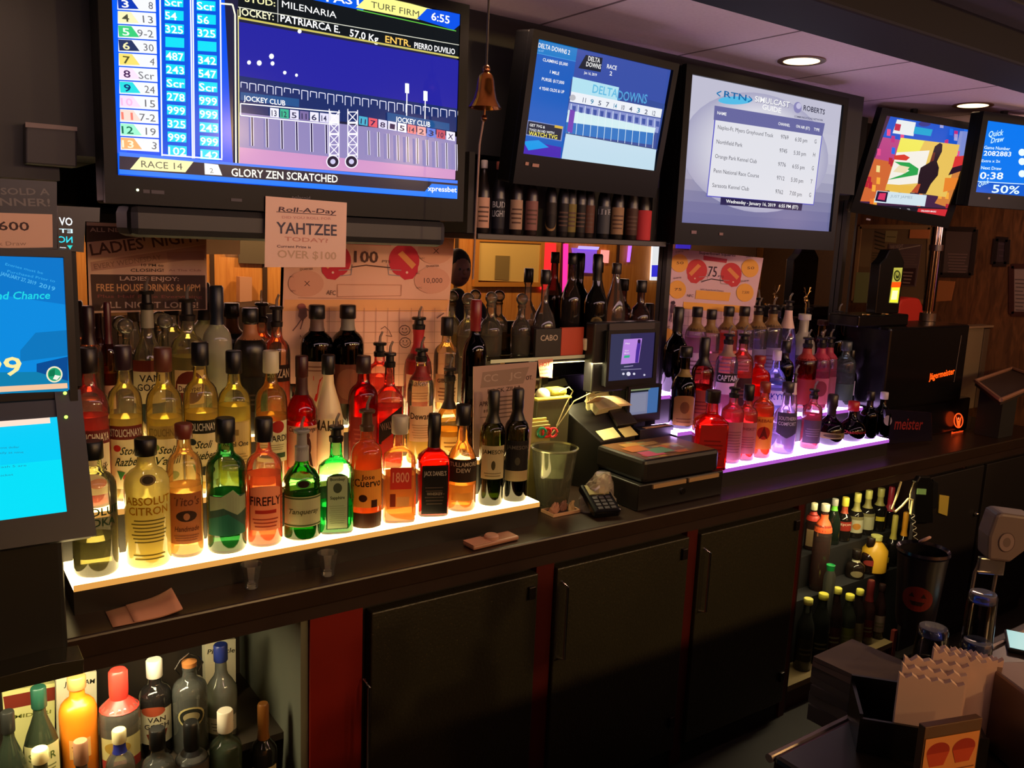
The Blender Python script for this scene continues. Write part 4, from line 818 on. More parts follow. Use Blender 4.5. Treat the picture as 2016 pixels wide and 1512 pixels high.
row(1, 1575, 736, 42, 'tall bottle with a long pale neck and a peach orchard label', style='cone', tint='#f0d8e4', liq='#e8a898', fill=.55, glow=.4, cap=('p', '#1c141a', .03), neck=(.80, .97, '#d8c0c0'), lab=lbl(.08, .46, .9, '#e8b8a8', ('E', .6, .7, .26, .18, '#8a4c48'), (T_, 'Peach', .25, .14, .7, '#5c3434', .3)), **K)
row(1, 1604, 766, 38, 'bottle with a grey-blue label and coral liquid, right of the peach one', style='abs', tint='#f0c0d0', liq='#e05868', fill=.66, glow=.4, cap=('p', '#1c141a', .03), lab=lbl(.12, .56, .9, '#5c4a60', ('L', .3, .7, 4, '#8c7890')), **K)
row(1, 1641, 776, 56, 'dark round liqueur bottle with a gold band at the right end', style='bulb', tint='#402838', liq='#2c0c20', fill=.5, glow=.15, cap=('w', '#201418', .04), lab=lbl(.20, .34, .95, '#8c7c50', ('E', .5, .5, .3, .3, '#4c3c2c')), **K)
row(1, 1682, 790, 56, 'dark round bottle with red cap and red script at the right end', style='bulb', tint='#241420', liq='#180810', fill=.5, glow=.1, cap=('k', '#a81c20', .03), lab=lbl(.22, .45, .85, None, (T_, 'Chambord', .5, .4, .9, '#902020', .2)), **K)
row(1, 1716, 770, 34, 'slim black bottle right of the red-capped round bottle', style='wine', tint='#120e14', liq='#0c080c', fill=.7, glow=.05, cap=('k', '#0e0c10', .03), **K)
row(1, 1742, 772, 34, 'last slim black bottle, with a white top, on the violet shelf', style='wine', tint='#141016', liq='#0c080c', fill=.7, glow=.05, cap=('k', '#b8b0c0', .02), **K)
row(2, 1352, 682, 50, 'dark cognac bottle with a tall arched amber label beside the register', style='jug', tint='#241814', liq='#180c08', fill=.7, glow=.1, cap=('k', '#14100f', .03), lab=lbl(.05, .46, .8, '#b07c40', ('E', .5, .6, .2, .2, '#7c4c24'), ('L', .1, .3, 2, '#7c5028'), shp='a'), neck=(.7, .8, '#8c7440'), dy=-.0, **K)
row(2, 1389, 664, 44, 'dark amber bottle with a long black neck', style='abs', tint='#a83020', liq='#8c1c10', fill=.55, glow=.3, cap=('w', '#181216', .06), lab=lbl(.1, .5, .9, '#a84030', ('L', .2, .7, 4, '#7c2420')), **K)
row(2, 1436, 657, 44, 'clear bottle with a black label band and a dark pourer', style='abs', tint='#e8c0d0', liq='#e890b0', fill=.4, glow=.4, cap=('p', '#181216', .03), neck=(.82, .96, '#a08078'), lab=lbl(.36, .62, .95, '#e0b8d0', ('R', 0, .55, 1, 1.0, '#201418'), (T_, 'CAPTAIN', .77, .26, .9, '#e8dce4')), **K)
row(2, 1466, 657, 44, 'orange-necked bottle with a dark pourer in the middle row', style='abs', tint='#f09080', liq='#e04030', fill=.6, glow=.4, cap=('p', '#181216', .03), lab=lbl(.2, .55, .95, '#3c1c1c', ('L', .3, .7, 3, '#7c4c40')), **K)
row(2, 1497, 700, 46, 'round-shouldered bright red liqueur bottle glowing in the middle row', style='abs', tint='#f85038', liq='#f02818', fill=.9, glow=.6, cap=('k', '#8c1810', .02), lab=lbl(.1, .4, .9, '#8c2018'), **K)
row(2, 1531, 690, 42, 'clear bottle with blue rings and blue lettering', style='ridge', tint='#d8d8f4', liq='#b8b8f0', fill=.5, glow=.4, cap=('k', '#c8c0d8', .03), lab=lbl(.2, .45, .9, '#d8d0f0', (T_, 'SKYY', .6, .4, .8, '#2c38b0')), neck=(.56, .62, '#283c9c'), **K)
row(2, 1557, 672, 42, 'dark bottle with a rounded shoulder before the silver dome', style='abs', tint='#2a2428', liq='#181214', fill=.7, glow=.1, cap=('k', '#141214', .04), lab=lbl(.3, .5, .9, '#201c20', ('R', 0, .4, 1, .5, '#c8c0d0')), **K)
row(2, 1592, 664, 42, 'red-labelled bottle with a spout, left of two others like it', style='abs', tint='#c84848', liq='#982020', fill=.8, glow=.3, cap=('p', '#141014', .034), neck=(.78, .95, '#a83430'), lab=lbl(.12, .5, .9, '#8c2428'), **K)
row(2, 1620, 664, 40, 'bottle with a crimson neck band and a white lower label', style='abs', tint='#e088b0', liq='#c82860', fill=.6, glow=.4, cap=('p', '#141014', .034), neck=(.78, .95, '#a8284c'), lab=lbl(.1, .5, .9, '#b85c6c', ('E', .5, .6, .35, .3, '#7c2838')), **K)
row(2, 1643, 664, 40, 'bottle with a crimson neck band nearest the black drinks machine', style='abs', tint='#e0a0b8', liq='#c04060', fill=.6, glow=.4, cap=('p', '#141014', .034), neck=(.78, .95, '#982444'), lab=lbl(.1, .5, .9, '#8c4c58'), **K)
row(2, 1668, 672, 42, 'clear green-tinted bottle with a bluish shoulder', style='abs', tint='#a8b8b0', liq='#586c58', fill=.6, glow=.3, cap=('k', '#3c4448', .03), lab=lbl(.12, .4, .9, '#3c4c40'), **K)
row(2, 1686, 690, 30, 'dark bottle with a narrow white label beside the drinks machine', style='wine', tint='#14100f', liq='#0c0808', fill=.7, glow=.05, cap=('k', '#0e0c0c', .03), lab=lbl(.2, .5, .6, '#a8a0a4', ('L', .2, .8, 4, '#6c6468')), **K)
for i, (cx, ty, cc) in enumerate([(1374, 604, 0), (1402, 609, 0), (1436, 603, 0), (1467, 603, 0), (1495, 602, 1), (1524, 600, 1)]):
    row(3, cx, ty, 42, ['first', 'second', 'third', 'fourth', 'fifth', 'sixth'][i]+' from the left of the gold-necked bottles before and beside the small football poster', style='abs', tint=['#e8d0dc', '#e8c8c8', '#f0b0a8', '#e8d0dc', '#c8c0cc', '#c8c0d0'][i],
        liq=['#e0b0c8', '#c88888', '#f06040', '#d0a8c0', '#a898b8', '#b0a0c0'][i], fill=[.7, .5, .72, .5, .4, .4][i], glow=.4, cap=('p' if cc else 'k', '#181316', .03), neck=(.78, .97, '#8a6a40'), lab=lbl(.15, .5, .9, ['#d8b8c8', '#a87070', '#e07858', '#c8a0b0', '#8c8094', '#a898a8'][i], ('L', .2, .8, 4, '#8c6478')), **K)
row(3, 1337, 604, 50, 'big dark red bottle at the left end of the back row, beside the music screen', style='tall', tint='#3c1818', liq='#280c0c', fill=.85, glow=.12, cap=('w', '#1c1416', .05), **K)
row(3, 1555, 592, 42, 'bottle with a white tapered neck label and a pale spout', style='cone', tint='#c8c0e0', liq='#a090d0', fill=.5, glow=.4, cap=('p', '#181418', .03), neck=(.72, .96, '#d8b8b0'), **K)
o = row(3, 1585, 618, 50, 'bottle with a silver dome shoulder and a small golden stag on top', style='jug', opaque='#a8a49c', cap=('k', '#c8c4bc', .015), lab=lbl(.1, .4, .9, '#5c5458'), **K)
zt_ = PY(1585, 618, ROWY[2]).z-TIER[2][2]
sg = MB().tube([(0, 0, zt_), (0, 0, zt_+.05)], .004).ball((0, 0, zt_+.06), .011, 10, sc=(1.1, .8, 1.3)).ball((-.008, -.004, zt_+.078), .007, 8, sc=(1.5, .9, 1)).tube([(-.014, -.004, zt_+.078), (-.024, -.004, zt_+.072)], .004)
for sx in (-1, 1):
    sg.tube([(0, 0, zt_+.082), (sx*.012, 0, zt_+.098), (sx*.02, 0, zt_+.122)], .0022); sg.tube([(sx*.012, 0, zt_+.098), (sx*.026, 0, zt_+.104)], .0018); sg.tube([(sx*.016, 0, zt_+.110), (sx*.028, 0, zt_+.122)], .0018)
sg.build('stag_stopper', mat('#a88850', .25, 1), o, smooth=True)
row(3, 1621, 630, 44, 'amber dome-topped bottle right of the silver dome', style='jug', tint='#a85c40', liq='#7c3020', fill=.6, glow=.2, cap=('k', '#3c1c14', .012), **K)
row(3, 1652, 612, 40, 'dark bottle with a pointed pourer, left of the drinks machine', style='wine', tint='#1c1618', liq='#100c0e', fill=.7, glow=.05, cap=('p', '#101014', .03), **K)

# ================================================================== posters and signs
def ext(pts, y, d, mb=None, V=PY):               # polygon given by photo points on the plane Y=y, extruded back by d
    q = [V(px, py, y) for px, py in pts]; k = len(q); mb = mb or MB()
    return mb.add(q+[v+Vector((0, d, 0)) for v in q], [tuple(range(k))[::-1], tuple(range(k, 2*k))]+[(i, (i+1) % k, (i+1) % k+k, i+k) for i in range(k)])
def sheet(name, label, cat, pts, y, col, draw, d=.0008, parts=None, emit=0, part='artwork', group=None, body='paper_sheet', m=None):
    q = [PY(px, py, y) for px, py in pts]; lo = min(v.z for v in q); c0 = Vector((sum(v.x for v in q)/len(q), y, lo))
    o = thing(name, label, cat, c0, group=group)
    ext(pts, y, d).build(body, m or mat(col, .7), o, org=c0)
    c = Canvas(Vector((c0.x, y-.0004, c0.z)), (1, 0, 0), (0, 0, 1)); draw(c)
    c.build(part, attrmat('screen', emit) if emit else attrmat('print', 1, .7), o, org=c0)
    return o, c0
YP = 2.508
def d(c):
    P, T = c.P, c.T; pp = '#d8b098'; dk = '#4a342c'
    P([(170, 444), (398, 452), (398, 456), (170, 477)], dk); T('ALL NEW', (177, 456), (253, 457), 8, '#b89484', True)
    P([(177, 478), (402, 452), (404, 480), (178, 512)], '#c49c88'); T("LADIES' NIGHT", (180, 503), (398, 474), 22, '#543630', True)
    P([(178, 516), (404, 482), (404, 508), (180, 534)], '#b08474'); T('EVERY WEDNESDAY', (186, 530), (318, 511), 10, '#8a6458', True); P([(328, 496), (400, 494), (402, 512), (330, 512)], '#a07468')
    T('10 PM to', (278, 524), (322, 525), 5, '#3c2a26', True); T('CLOSING!', (257, 535), (322, 535), 6, '#3c2a26', True); T('At The Club', (332, 534), (396, 534), 4, '#94685c')
    P([(178, 540), (404, 542), (405, 609), (182, 612)], dk); T('LADIES ENJOY:', (236, 552), (352, 553), 8, '#c4a494', True); T('FREE HOUSE DRINKS 8-10PM', (190, 573), (394, 573), 14, '#c89468', True)
    T('Plus Half Price Everything', (192, 586), (398, 587), 6, '#7c4440', True); T('ALL NIGHT LONG!', (198, 606), (390, 606), 12, '#b89c90', True)
sheet('event_poster', "dark and tan ladies' night poster taped to the mirror above the left bottles", 'poster', [(170, 437), (406, 447), (408, 610), (176, 617)], YP, '#d0a890', d)
def d(c):
    P, L, T = c.P, c.L, c.T
    T('Roll-A-Day', (548, 416), (661, 421), 9, '#503840', True, .2); L([(544, 417), (662, 424)], 1.4, '#503840'); T('DID YOU ROLL FOR', (555, 430), (652, 433), 5, '#c08c84', True)
    T('YAHTZEE', (544, 459), (663, 464), 22, '#484452', True); T('TODAY?', (560, 474), (646, 478), 8, '#c08474', True); T('Current Prize is', (545, 487), (612, 489), 5, '#54404a', True); T('OVER $100', (546, 507), (662, 511), 15, '#bc9c80', True)
sheet('prize_notice', 'white Roll-A-Day prize sheet hanging from the bottom of the largest television', 'notice', [(523, 386), (683, 399), (680, 526), (521, 526)], 2.088, '#dcb8a4', d)
def helmet(c, x, y, s, f, col='#c82c40'):
    c.E(x+f*3*s, y-1*s, 27*s, 29*s, col); c.P([(x+f*a*s, y+b*s) for a, b in [(4, 4), (28, 2), (27, 20), (18, 31), (4, 33), (-5, 26), (-4, 14)]], col)
    c.E(x+f*8*s, y+20*s, 2.2*s, 2.2*s, '#e8c8b8', 8)
    c.P([(x+f*a*s, y+b*s) for a, b in [(-8, -12), (0, -18), (24, 6), (17, 14)]], '#e09058')
    c.L([(x-f*4*s, y+26*s), (x-f*24*s, y+24*s), (x-f*26*s, y+6*s)], 1.6*s, '#9c8c90'); c.L([(x-f*2*s, y+16*s), (x-f*26*s, y+15*s)], 1.4*s, '#9c8c90')
def d(c):
    P, L, T, E = c.P, c.L, c.T, c.E; ink = '#5c3c38'
    P([(560, 590), (884, 590), (879, 614), (558, 612)], '#e8a870'); c.rect(*c.px(684, 455), *c.px(770, 484), '#c84858'); P([(690, 464), (756, 468), (754, 474), (690, 470)], '#e8c0b8')
    helmet(c, 792, 514, 1.12, 1); helmet(c, 664, 514, 1.12, -1); T('Superbowl LIII', (716, 466), (796, 470), 6, ink, True); T('100', (697, 516), (744, 517), 22, ink, True); T('PTS', (752, 517), (768, 518), 5, ink); L([(692, 526), (720, 522), (768, 527)], 2.4, ink)
    for x, y, t in ((602, 558, 'X'), (856, 494, 'X'), (850, 552, '10,000')):
        E(x, y, 35, 26, '#dca088'); T(t, (x-(4 if t == 'X' else 16), y+5), (x+(8 if t == 'X' else 20), y+5), 10, ink)
        T('QUARTER', (x-12, y-26), (x+14, y-27), 4, ink); T('AFC', (x-32, y-12), (x-24, y-12), 3, ink); T('NFC', (x-30, y+16), (x-20, y+16), 3, ink)
    T('AFC', (642, 580), (660, 581), 9, ink); L([(664, 560), (790, 561), (789, 582), (664, 584), (664, 560)], 1.2, '#b87c60'); L([(586, 586), (880, 590)], 1, '#b07c68')
    for i in range(11): L([(648+i*23, 606), (646+i*23, 760)], .9, '#b88470')
    for i in range(7): L([(640, 612+i*21), (880, 611+i*21)], .9, '#b88470')
    E(593, 604, 8, 7, '#a05850'); P([(588, 608), (602, 606), (604, 622), (594, 632), (586, 622)], '#7c5450'); L([(600, 606), (608, 612)], 2, '#7c5450'); L([(592, 628), (584, 640), (575, 651)], 2.4, '#7c5450'); L([(596, 628), (590, 648)], 2.4, '#7c5450')
    T('NFC', (589, 667), (606, 668), 8, ink)
    for x, y in ((795, 650), (796, 674)):
        L([(x+11*math.cos(t*.7), y-10*math.sin(t*.7)) for t in range(10)], 1.6, ink); L([(x-5, y+2), (x-2, y+5), (x+3, y+5), (x+6, y+1)], 1.2, ink); E(x-4, y-3, 1.2, 1.6, ink); E(x+3, y-3, 1.2, 1.6, ink)
    L([(748, 648), (756, 642), (764, 650), (770, 662), (758, 660)], 1.2, ink); L([(858, 626), (872, 616)], 2.4, '#7c5450')
sheet('football_poster', 'large football squares poster with two red helmets and a big 100', 'poster', [(561, 455), (895, 465), (872, 762), (552, 755)], YP, '#e4b098', d)
def d(c):
    P, L, T, E = c.P, c.L, c.T, c.E; ink = '#3c2838'
    T('Superbowl Squares', (1376, 500), (1448, 505), 5, ink, True); P([(1385, 503), (1432, 510), (1430, 518), (1385, 512)], '#b83c50')
    helmet(c, 1374, 533, .76, -1, '#c84048'); helmet(c, 1437, 540, .76, 1, '#c84048'); T('75', (1393, 544), (1410, 545), 20, ink); T('PTS', (1413, 546), (1424, 547), 4, ink); L([(1380, 555), (1400, 549), (1424, 553)], 1.8, ink)
    for x, y, t in ((1337, 518, '50'), (1333, 570, '75'), (1476, 528, '50'), (1466, 576, '7,500')):
        E(x, y, 17, 18, '#e8a850'); T(t, (x-6, y+2), (x+8, y+2), 5, ink); T('QUARTER', (x-8, y-21), (x+8, y-22), 3, ink)
    T('NFC', (1352, 584), (1364, 585), 5, ink); P([(1370, 571), (1438, 576), (1434, 593), (1368, 588)], '#e8a850'); T('NFC Superbowl Champs', (1378, 571), (1424, 574), 3, ink)
    P([(1345, 594), (1462, 602), (1460, 616), (1344, 608)], '#e8a850'); P([(1311, 645), (1324, 650), (1318, 670), (1310, 672)], '#e8a850')
    for i in range(12): L([(1342+i*13, 612), (1339+i*13, 700)], .8, '#a88098')
    for i in range(5): L([(1335, 622+i*18), (1480, 630+i*18)], .8, '#a88098')
    E(1324, 596, 4, 4, ink); P([(1320, 600), (1329, 600), (1326, 616), (1319, 616)], '#5c3c50'); L([(1322, 614), (1316, 632)], 2, '#5c3c50'); L([(1321, 612), (1320, 634)], 2, '#5c3c50'); T('AFC', (1309, 646), (1317, 647), 5, ink)
sheet('football_poster', 'smaller football squares poster with yellow circles and a 75', 'poster', [(1316, 488), (1503, 508), (1468, 705), (1296, 695)], YP, '#d8b4c4', d)
def d(c):
    P, L, T = c.P, c.L, c.T; k = '#4a342c'
    P([(950, 733), (1042, 722), (1030, 755), (946, 764)], '#8c7464'); T('CC', (952, 752), (980, 750), 14, '#a89080', True); T('JC', (1002, 746), (1026, 744), 12, '#a89080', True); T('ROCK ZILLA', (960, 775), (1026, 766), 8, k, True)
    for i in range(6): L([(960+i, 784+i*8), (1024-i*2, 778+i*8)], 2.6, '#6c5448')
    T('APR 12', (943, 800), (972, 798), 9, k, True); T('8 PM', (952, 813), (966, 811), 6, k, True); L([(945, 822), (966, 820)], 1.2, k); T('OT.', (1035, 748), (1048, 747), 8, k, True)
sheet('show_flyer', 'pale show flyer with small lines of text standing behind the two dark green bottles', 'flyer', [(932, 722), (1058, 712), (1042, 905), (932, 900)], 2.206, '#a88878', d, .003)
def d(c):
    T = c.T; T('HOT', (1062, 722), (1083, 720), 8, '#b03024', True)
    for i, t in enumerate(('coffee', 'make', 'more')): T(t, (1063+i, 730+i*7), (1086-i*2, 728+i*7), 4, '#a04438')
sheet('note', 'small pink note with red handwriting hanging from the glass shelf', 'note', [(1059, 708), (1089, 706), (1087, 744), (1063, 741)], 2.37, '#d89c84', d)
# boxes and clock by the glass shelf
def pbox(name, label, cat, pts, y, dd, m, group=None, bevel=.003, part=None, parts=()):
    q = [PY(px, py, y) for px, py in pts]; c0 = Vector((sum(v.x for v in q)/len(q), y+dd/2, min(v.z for v in q)))
    if part:
        o = thing(name, label, cat, c0, group=group); ext(pts, y, dd).build(part, m, o, org=c0, bevel=bevel); return o, c0
    o = ext(pts, y, dd).build(name, m, None, c0, bevel=bevel); o.location = c0; return tag(o, label, cat, group), c0
def art(o, c0, y, fn, emit=0, name='lettering', part_lab=None):
    c = Canvas(Vector((c0.x, y-.0006, c0.z)), (1, 0, 0), (0, 0, 1)); fn(c); c.build(name, attrmat('screen', emit) if emit else attrmat('print'), o, org=c0, label=part_lab)
# the base of each box is brought down to the glass shelf
yb = 2.377; zt = PY(1060, 648, yb).z
o = thing('cigar_box', 'small box, half dark and half orange, on the glass shelf', 'box', (PY(1080, 690, yb).x, yb+.015, SHZ+.0008))
a, b_, c_ = PY(1054, 690, yb).x, PY(1104, 690, yb).x, PY(1148, 690, yb).x
box('dark_half', mat('#1c1614', .5), a, b_, yb, yb+.015, SHZ+.0008, zt, o, org=o.location, bevel=.002); box('orange_half', mat('#b8432a', .55), b_+.0005, c_, yb, yb+.015, SHZ+.0008, zt+.002, o, org=o.location, bevel=.002)
art(o, o.location, yb, lambda c: c.T('CABO', (1064, 671), (1098, 670), 11, '#b8a898', True))
o, c0 = pbox('wall_clock', 'small square white clock with a dark hand beside the music screen', 'clock', [(1153, 667), (1175, 664), (1176, 688), (1154, 691)], 2.36, .02, mat('#d8ccb4', .4), part='case', bevel=.004)
art(o, c0, 2.36, lambda c: (c.E(1164, 678, 8, 9, '#f0e8d8'), c.L([(1164, 672), (1164, 683)], 2.4, '#2c2420')), name='dial')
o, c0 = pbox('support_post', 'slim pale post with tick marks rising behind the register', 'post', [(1160, 702), (1176, 700), (1170, 812), (1156, 812)], 2.37, .012, mat('#b0a878', .5), part='post_body')
art(o, c0, 2.37, lambda c: [c.L([(1162, 712+i*14), (1171, 711+i*14)], 2, '#4c4430') for i in range(5)], name='tick_marks')

# ================================================================== lottery terminal at the left
YT = 1.80
tb = Vector((-.1, 1.9, TOP))
o = thing('lottery_terminal', 'black lottery terminal with two blue screens at the left edge', 'lottery machine', tb)
xr = PY(147, 640, YT).x
def up(c):
    P, L, T, E = c.P, c.L, c.T, c.E
    c.rect(*c.px(-140, 784), *c.px(129, 509), '#0c8ce0'); P([(-140, 500), (130, 508), (131, 600), (-140, 560)], '#0a78cc'); P([(40, 690), (70, 655), (131, 650), (133, 700), (40, 712)], '#0c78c0'); P([(72, 716), (133, 702), (134, 752), (72, 752)], '#0a4c94'); P([(-140, 735), (72, 732), (134, 750), (134, 770), (-140, 780)], '#1080b0')
    T('Entries must be', (10, 522), (84, 540), 5, '#3cb0f0'); T('Purchased Prior to', (14, 536), (108, 556), 5, '#3cb0f0'); T('JANUARY 27, 2019', (0, 541), (70, 561), 7, '#50b8f0', True); T('2019', (76, 564), (107, 573), 8, '#50b8f0', True)
    T('Second Chance', (-58, 590), (98, 588), 15, '#20d8e8', True, .2); T('199', (-60, 741), (43, 738), 36, '#fff0a0', True)
    E(107, 737, 16, 16, '#f4f0c8'); E(107, 737, 13, 13, '#20a070'); P([(97, 730), (108, 726), (108, 740), (96, 741)], '#107850'); P([(108, 738), (119, 740), (112, 748), (104, 746)], '#f4f4e8')
    P([(-140, 768), (132, 754), (133, 764), (-140, 780)], '#f8c8a0')
z0, z1 = PY(134, 790, YT).z, PY(147, 492, YT).z
box('upper_housing', mat('#17181d', .4), -.55, xr, YT+.008, YT+.05, z0, z1, o, org=tb, bevel=.006)
c = Canvas(Vector((-.55, YT+.0055, 1)), (1, 0, 0), (0, 0, 1)); up(c); c.build('upper_screen', attrmat('screen', 1.0), o, org=tb)
rm = MB(); sx = PY(130, 640, YT).x; rm.box(sx+.001, xr, YT-.001, YT+.01, z0, z1); rm.box(-.55, sx+.001, YT-.001, YT+.01, PY(60, 505, YT).z, z1)
rm.build('upper_bezel', mat('#17181d', .4), o, org=tb)
# lower monitor leans back
p1, p2 = PY(108, 822, YT-.004), PY(131, 1008, YT-.075); Vv = (p2-p1); Vv = Vector((0, Vv.y, Vv.z)).normalized()*-1; Uu = Vector((1, 0, 0)); Nn = Uu.cross(Vv)
O = Vector((-.55, p2.y, p2.z)); Hh = (p1-p2).dot(Vv); R = Matrix((Uu, -Nn, Vv)).transposed().to_4x4(); M = Matrix.Translation(O) @ R; wl = p2.x+.55
c = Canvas(O+Nn*.004, Uu, Vv); c.rect(0, 0, wl, Hh, '#08c8f0'); c.rect(0, 0, wl, Hh*.55, '#08d8f0'); c.rect(0, Hh*.94, wl-.012, Hh, '#f8dcc8')
for t, a, b_ in (('each play costs one dollar', (-60, 886), (38, 882)), ('draws held daily at nine', (-60, 896), (46, 892)), ('odds for Cash 5 are', (-60, 926), (52, 918)), ('on the ticket', (-40, 942), (26, 936))): c.T(t, a, b_, 4, '#2080a0')
c.build('lower_screen', attrmat('screen', 1.1), o, org=tb)
bz = MB(); bz.box(0, wl+.045, .0, .05, -.052, Hh+.05, M); bz.build('lower_housing', mat('#17181d', .4), o, org=tb, bevel=.006)
bz = MB(); bz.box(wl, wl+.045, -.008, .001, -.052, Hh+.05, M); bz.box(0, wl, -.008, .001, -.052, 0, M); bz.build('lower_bezel', mat('#2c2a30', .4), o, org=tb)
for x, y in ((128, 774), (130, 821)): MB().ball(PY(x, y, YT-.011 if y < 800 else YT-.016), .0035, 8).build('status_light', mat('#b0f060', emit=2), o, org=tb)
xb = PY(140, 1120, 1.84).x
box('base_box', mat('#131414', .5), -.55, xb-.012, 1.84, 2.04, TOP+.001, z0+.02, o, org=tb, bevel=.01)
tr = MB().prism([(-.55, 0), (xb+.004, 0), (xb+.006, .03), (xb-.05, .035), (-.02, .028), (-.12, .006), (-.55, .002)], .07, Matrix.Translation((0, 1.77, TOP+.002)))
tr.build('ticket_tray', mat('#302e24', .2), o, org=tb, bevel=.003)
def d(c):
    P, T = c.P, c.T
    T('WE SOLD A', (-52, 382), (98, 384), 13, '#6c6864', True); T('WINNER!', (-50, 404), (99, 406), 15, '#6c6864', True)
    P([(-90, 416), (103, 422), (104, 487), (-90, 490)], '#c4a088'); T('$1,600', (-58, 452), (58, 454), 17, '#3c2a28', True); T('Quick Draw', (-40, 484), (52, 483), 8, '#8c7060')
sg, c0 = sheet('winner_sign', 'dark sign reading WINNER above a white card, on top of the lottery terminal', 'sign', [(-90, 346), (112, 358), (112, 490), (-90, 490)], 1.82, '#1c1e24', d, .02, body='panel', m=mat('#1c1e24', .5))
box('foot', MATTE, -.3, -.2, 1.825, 1.85, z1-.01, c0.z+.01, sg, org=c0)
def d(c):
    for t, y, h, cc in (('OV', 444, 15, '#f4fcff'), ('ET', 459, 8, '#d0ecf4'), ('NC', 478, 12, '#30d8e8')):
        a = c.px(143, y); w_ = 24*c.scale(130, y); c.text(t, a[0]-w_/2, a[1], h*c.scale(130, y), cc, wd=w_, mirror=True, bold=True)
    c.P([(132, 471-0+12), (143, 483), (138, 491)], '#30d0c8'); c.T('nm', (118, 488), (130, 489), 3, '#f0f4f4', True)
o, c0 = sheet('reflected_display', 'reflected small display, built as a black case with mirrored glowing letters beside the winner sign', 'display', [(114, 405), (197, 409), (196, 437), (168, 436), (165, 497), (114, 492)], 1.90, '#15191f', d, .03, emit=1.2, part='mirrored_letters', body='case', m=mat('#15191f', .4))  # mirror image of a screen, modelled as a solid case with reversed letters
box('stem', MATTE, c0.x-.03, c0.x-.01, 1.905, 1.925, z0+.02-.01, c0.z+.01, o, org=c0)
sb = thing('wall_speaker', 'dim grey box speaker hung high left of the largest television', 'speaker', PY(100, 330, 2.2))
ext([(50, 240), (152, 250), (152, 330), (50, 322)], 2.2, .049).build('cabinet', mat('#201e24', .6), sb, org=sb.location, bevel=.004)
ext([(50, 240), (152, 250), (152, 258), (50, 250)], 2.198, .0015).build('top_band', mat('#5c4c4c', .5), sb, org=sb.location)
# paper, remote, glasses on the worktop
def zq(z, *pts): return [PZ(a, b_, z) for a, b_ in pts]
q = zq(TOP+.002, (208, 1205), (335, 1168), (360, 1207), (222, 1235)); c0 = (q[0]+q[2])/2
vs = []; n = 10
for i in range(n+1):
    t = i/n; a = q[0].lerp(q[1], t); b_ = q[3].lerp(q[2], t); h = .012*max(0, t-.55)**2*8+.0008
    vs += [a+Vector((0, 0, h)), b_+Vector((0, 0, h*.5))]
mb = MB().add(vs, [(2*i, 2*i+1, 2*i+3, 2*i+2) for i in range(n)])
o = thing('folded_receipt', 'folded beige paper slip lying on the worktop below the yellow vodka', 'paper', c0)
pm = mb.build('lower_fold', mat('#b48064', .7), o, org=c0, smooth=True); pm.modifiers.new('s', 'SOLIDIFY').thickness = .0008
mb = MB().add([v+Vector((0, 0, .0022)) for v in vs[6:]], [(2*i, 2*i+1, 2*i+3, 2*i+2) for i in range(n-3)]); pm = mb.build('upper_fold', mat('#d09478', .7), o, org=c0, smooth=True); pm.modifiers.new('s', 'SOLIDIFY').thickness = .0008
for x, y, lab in ((495, 1156, 'empty shot glass on the worktop below the dark green bottle'), (645, 1131, 'empty shot glass on the worktop below the square pale green bottle')):
    p = PZ(x, y, TOP+.001); r = 21*depth(p)/F
    MB_ = MB().lathe([(1e-4, 0), (r*.62, 0), (r*.6, .006), (r*.62, .012), (r*.95, .062), (r*.92, .062), (r*.56, .016), (1e-4, .014)], None, 24)
    single('shot_glass', lab, 'glass', MB_, glass('#ffffff', .14), p, 'shot glasses on the worktop', smooth=True)
q = PZ(967, 1068, TOP+.001); o = thing('remote_control', 'pinkish flat remote with a round button lying on the worktop edge', 'remote', q, .06)
MB().box(-.085, .085, -.028, .028, 0, .014).build('case', mat('#b07c64', .4), o, bevel=.005)
MB().box(-.085, -.02, -.0275, .0275, .014, .0155).build('top_panel', mat('#c89078', .4), o, bevel=.001)
MB().lathe([(.022, .014), (.022, .022), (.018, .026), (1e-4, .026)], None, 24).build('round_button', mat('#c89880', .35), o, smooth=True)
# bell
bp = PY(955, 213, 1.95); o = thing('hanging_bell', 'polished brass bell hanging between the two largest televisions', 'bell', bp)
MB().lathe([(.012, .088), (.018, .082), (.022, .070), (.025, .045), (.031, .022), (.041, .006), (.045, 0), (.041, .001), (.028, .022), (.021, .045), (.018, .07), (1e-4, .08)][::-1], None, 32).build('bell_body', mat('#c07838', .22, 1), o, smooth=True)
MB().ball((0, 0, .098), .011).build('crown_knob', mat('#8a5a38', .3, 1), o, smooth=True)
MB().tube([(0, 0, .10), (0, 0, ZC-bp.z)], .003).build('hanger', mat('#2c2018', .5), o)
MB().tube([(0, 0, .07), (-.002, 0, -.02)], .003).ball((-.002, 0, -.026), .009).build('clapper', mat('#6c4428', .3, 1), o, smooth=True)
MB().tube([(-.002, 0, -.02)]+[tuple(PY(x, y, 1.95)-bp) for x, y in ((944, 285), (939, 390), (935, 470), (931, 550))], .0028).build('pull_cord', mat('#8a6c58', .6), o, smooth=True)
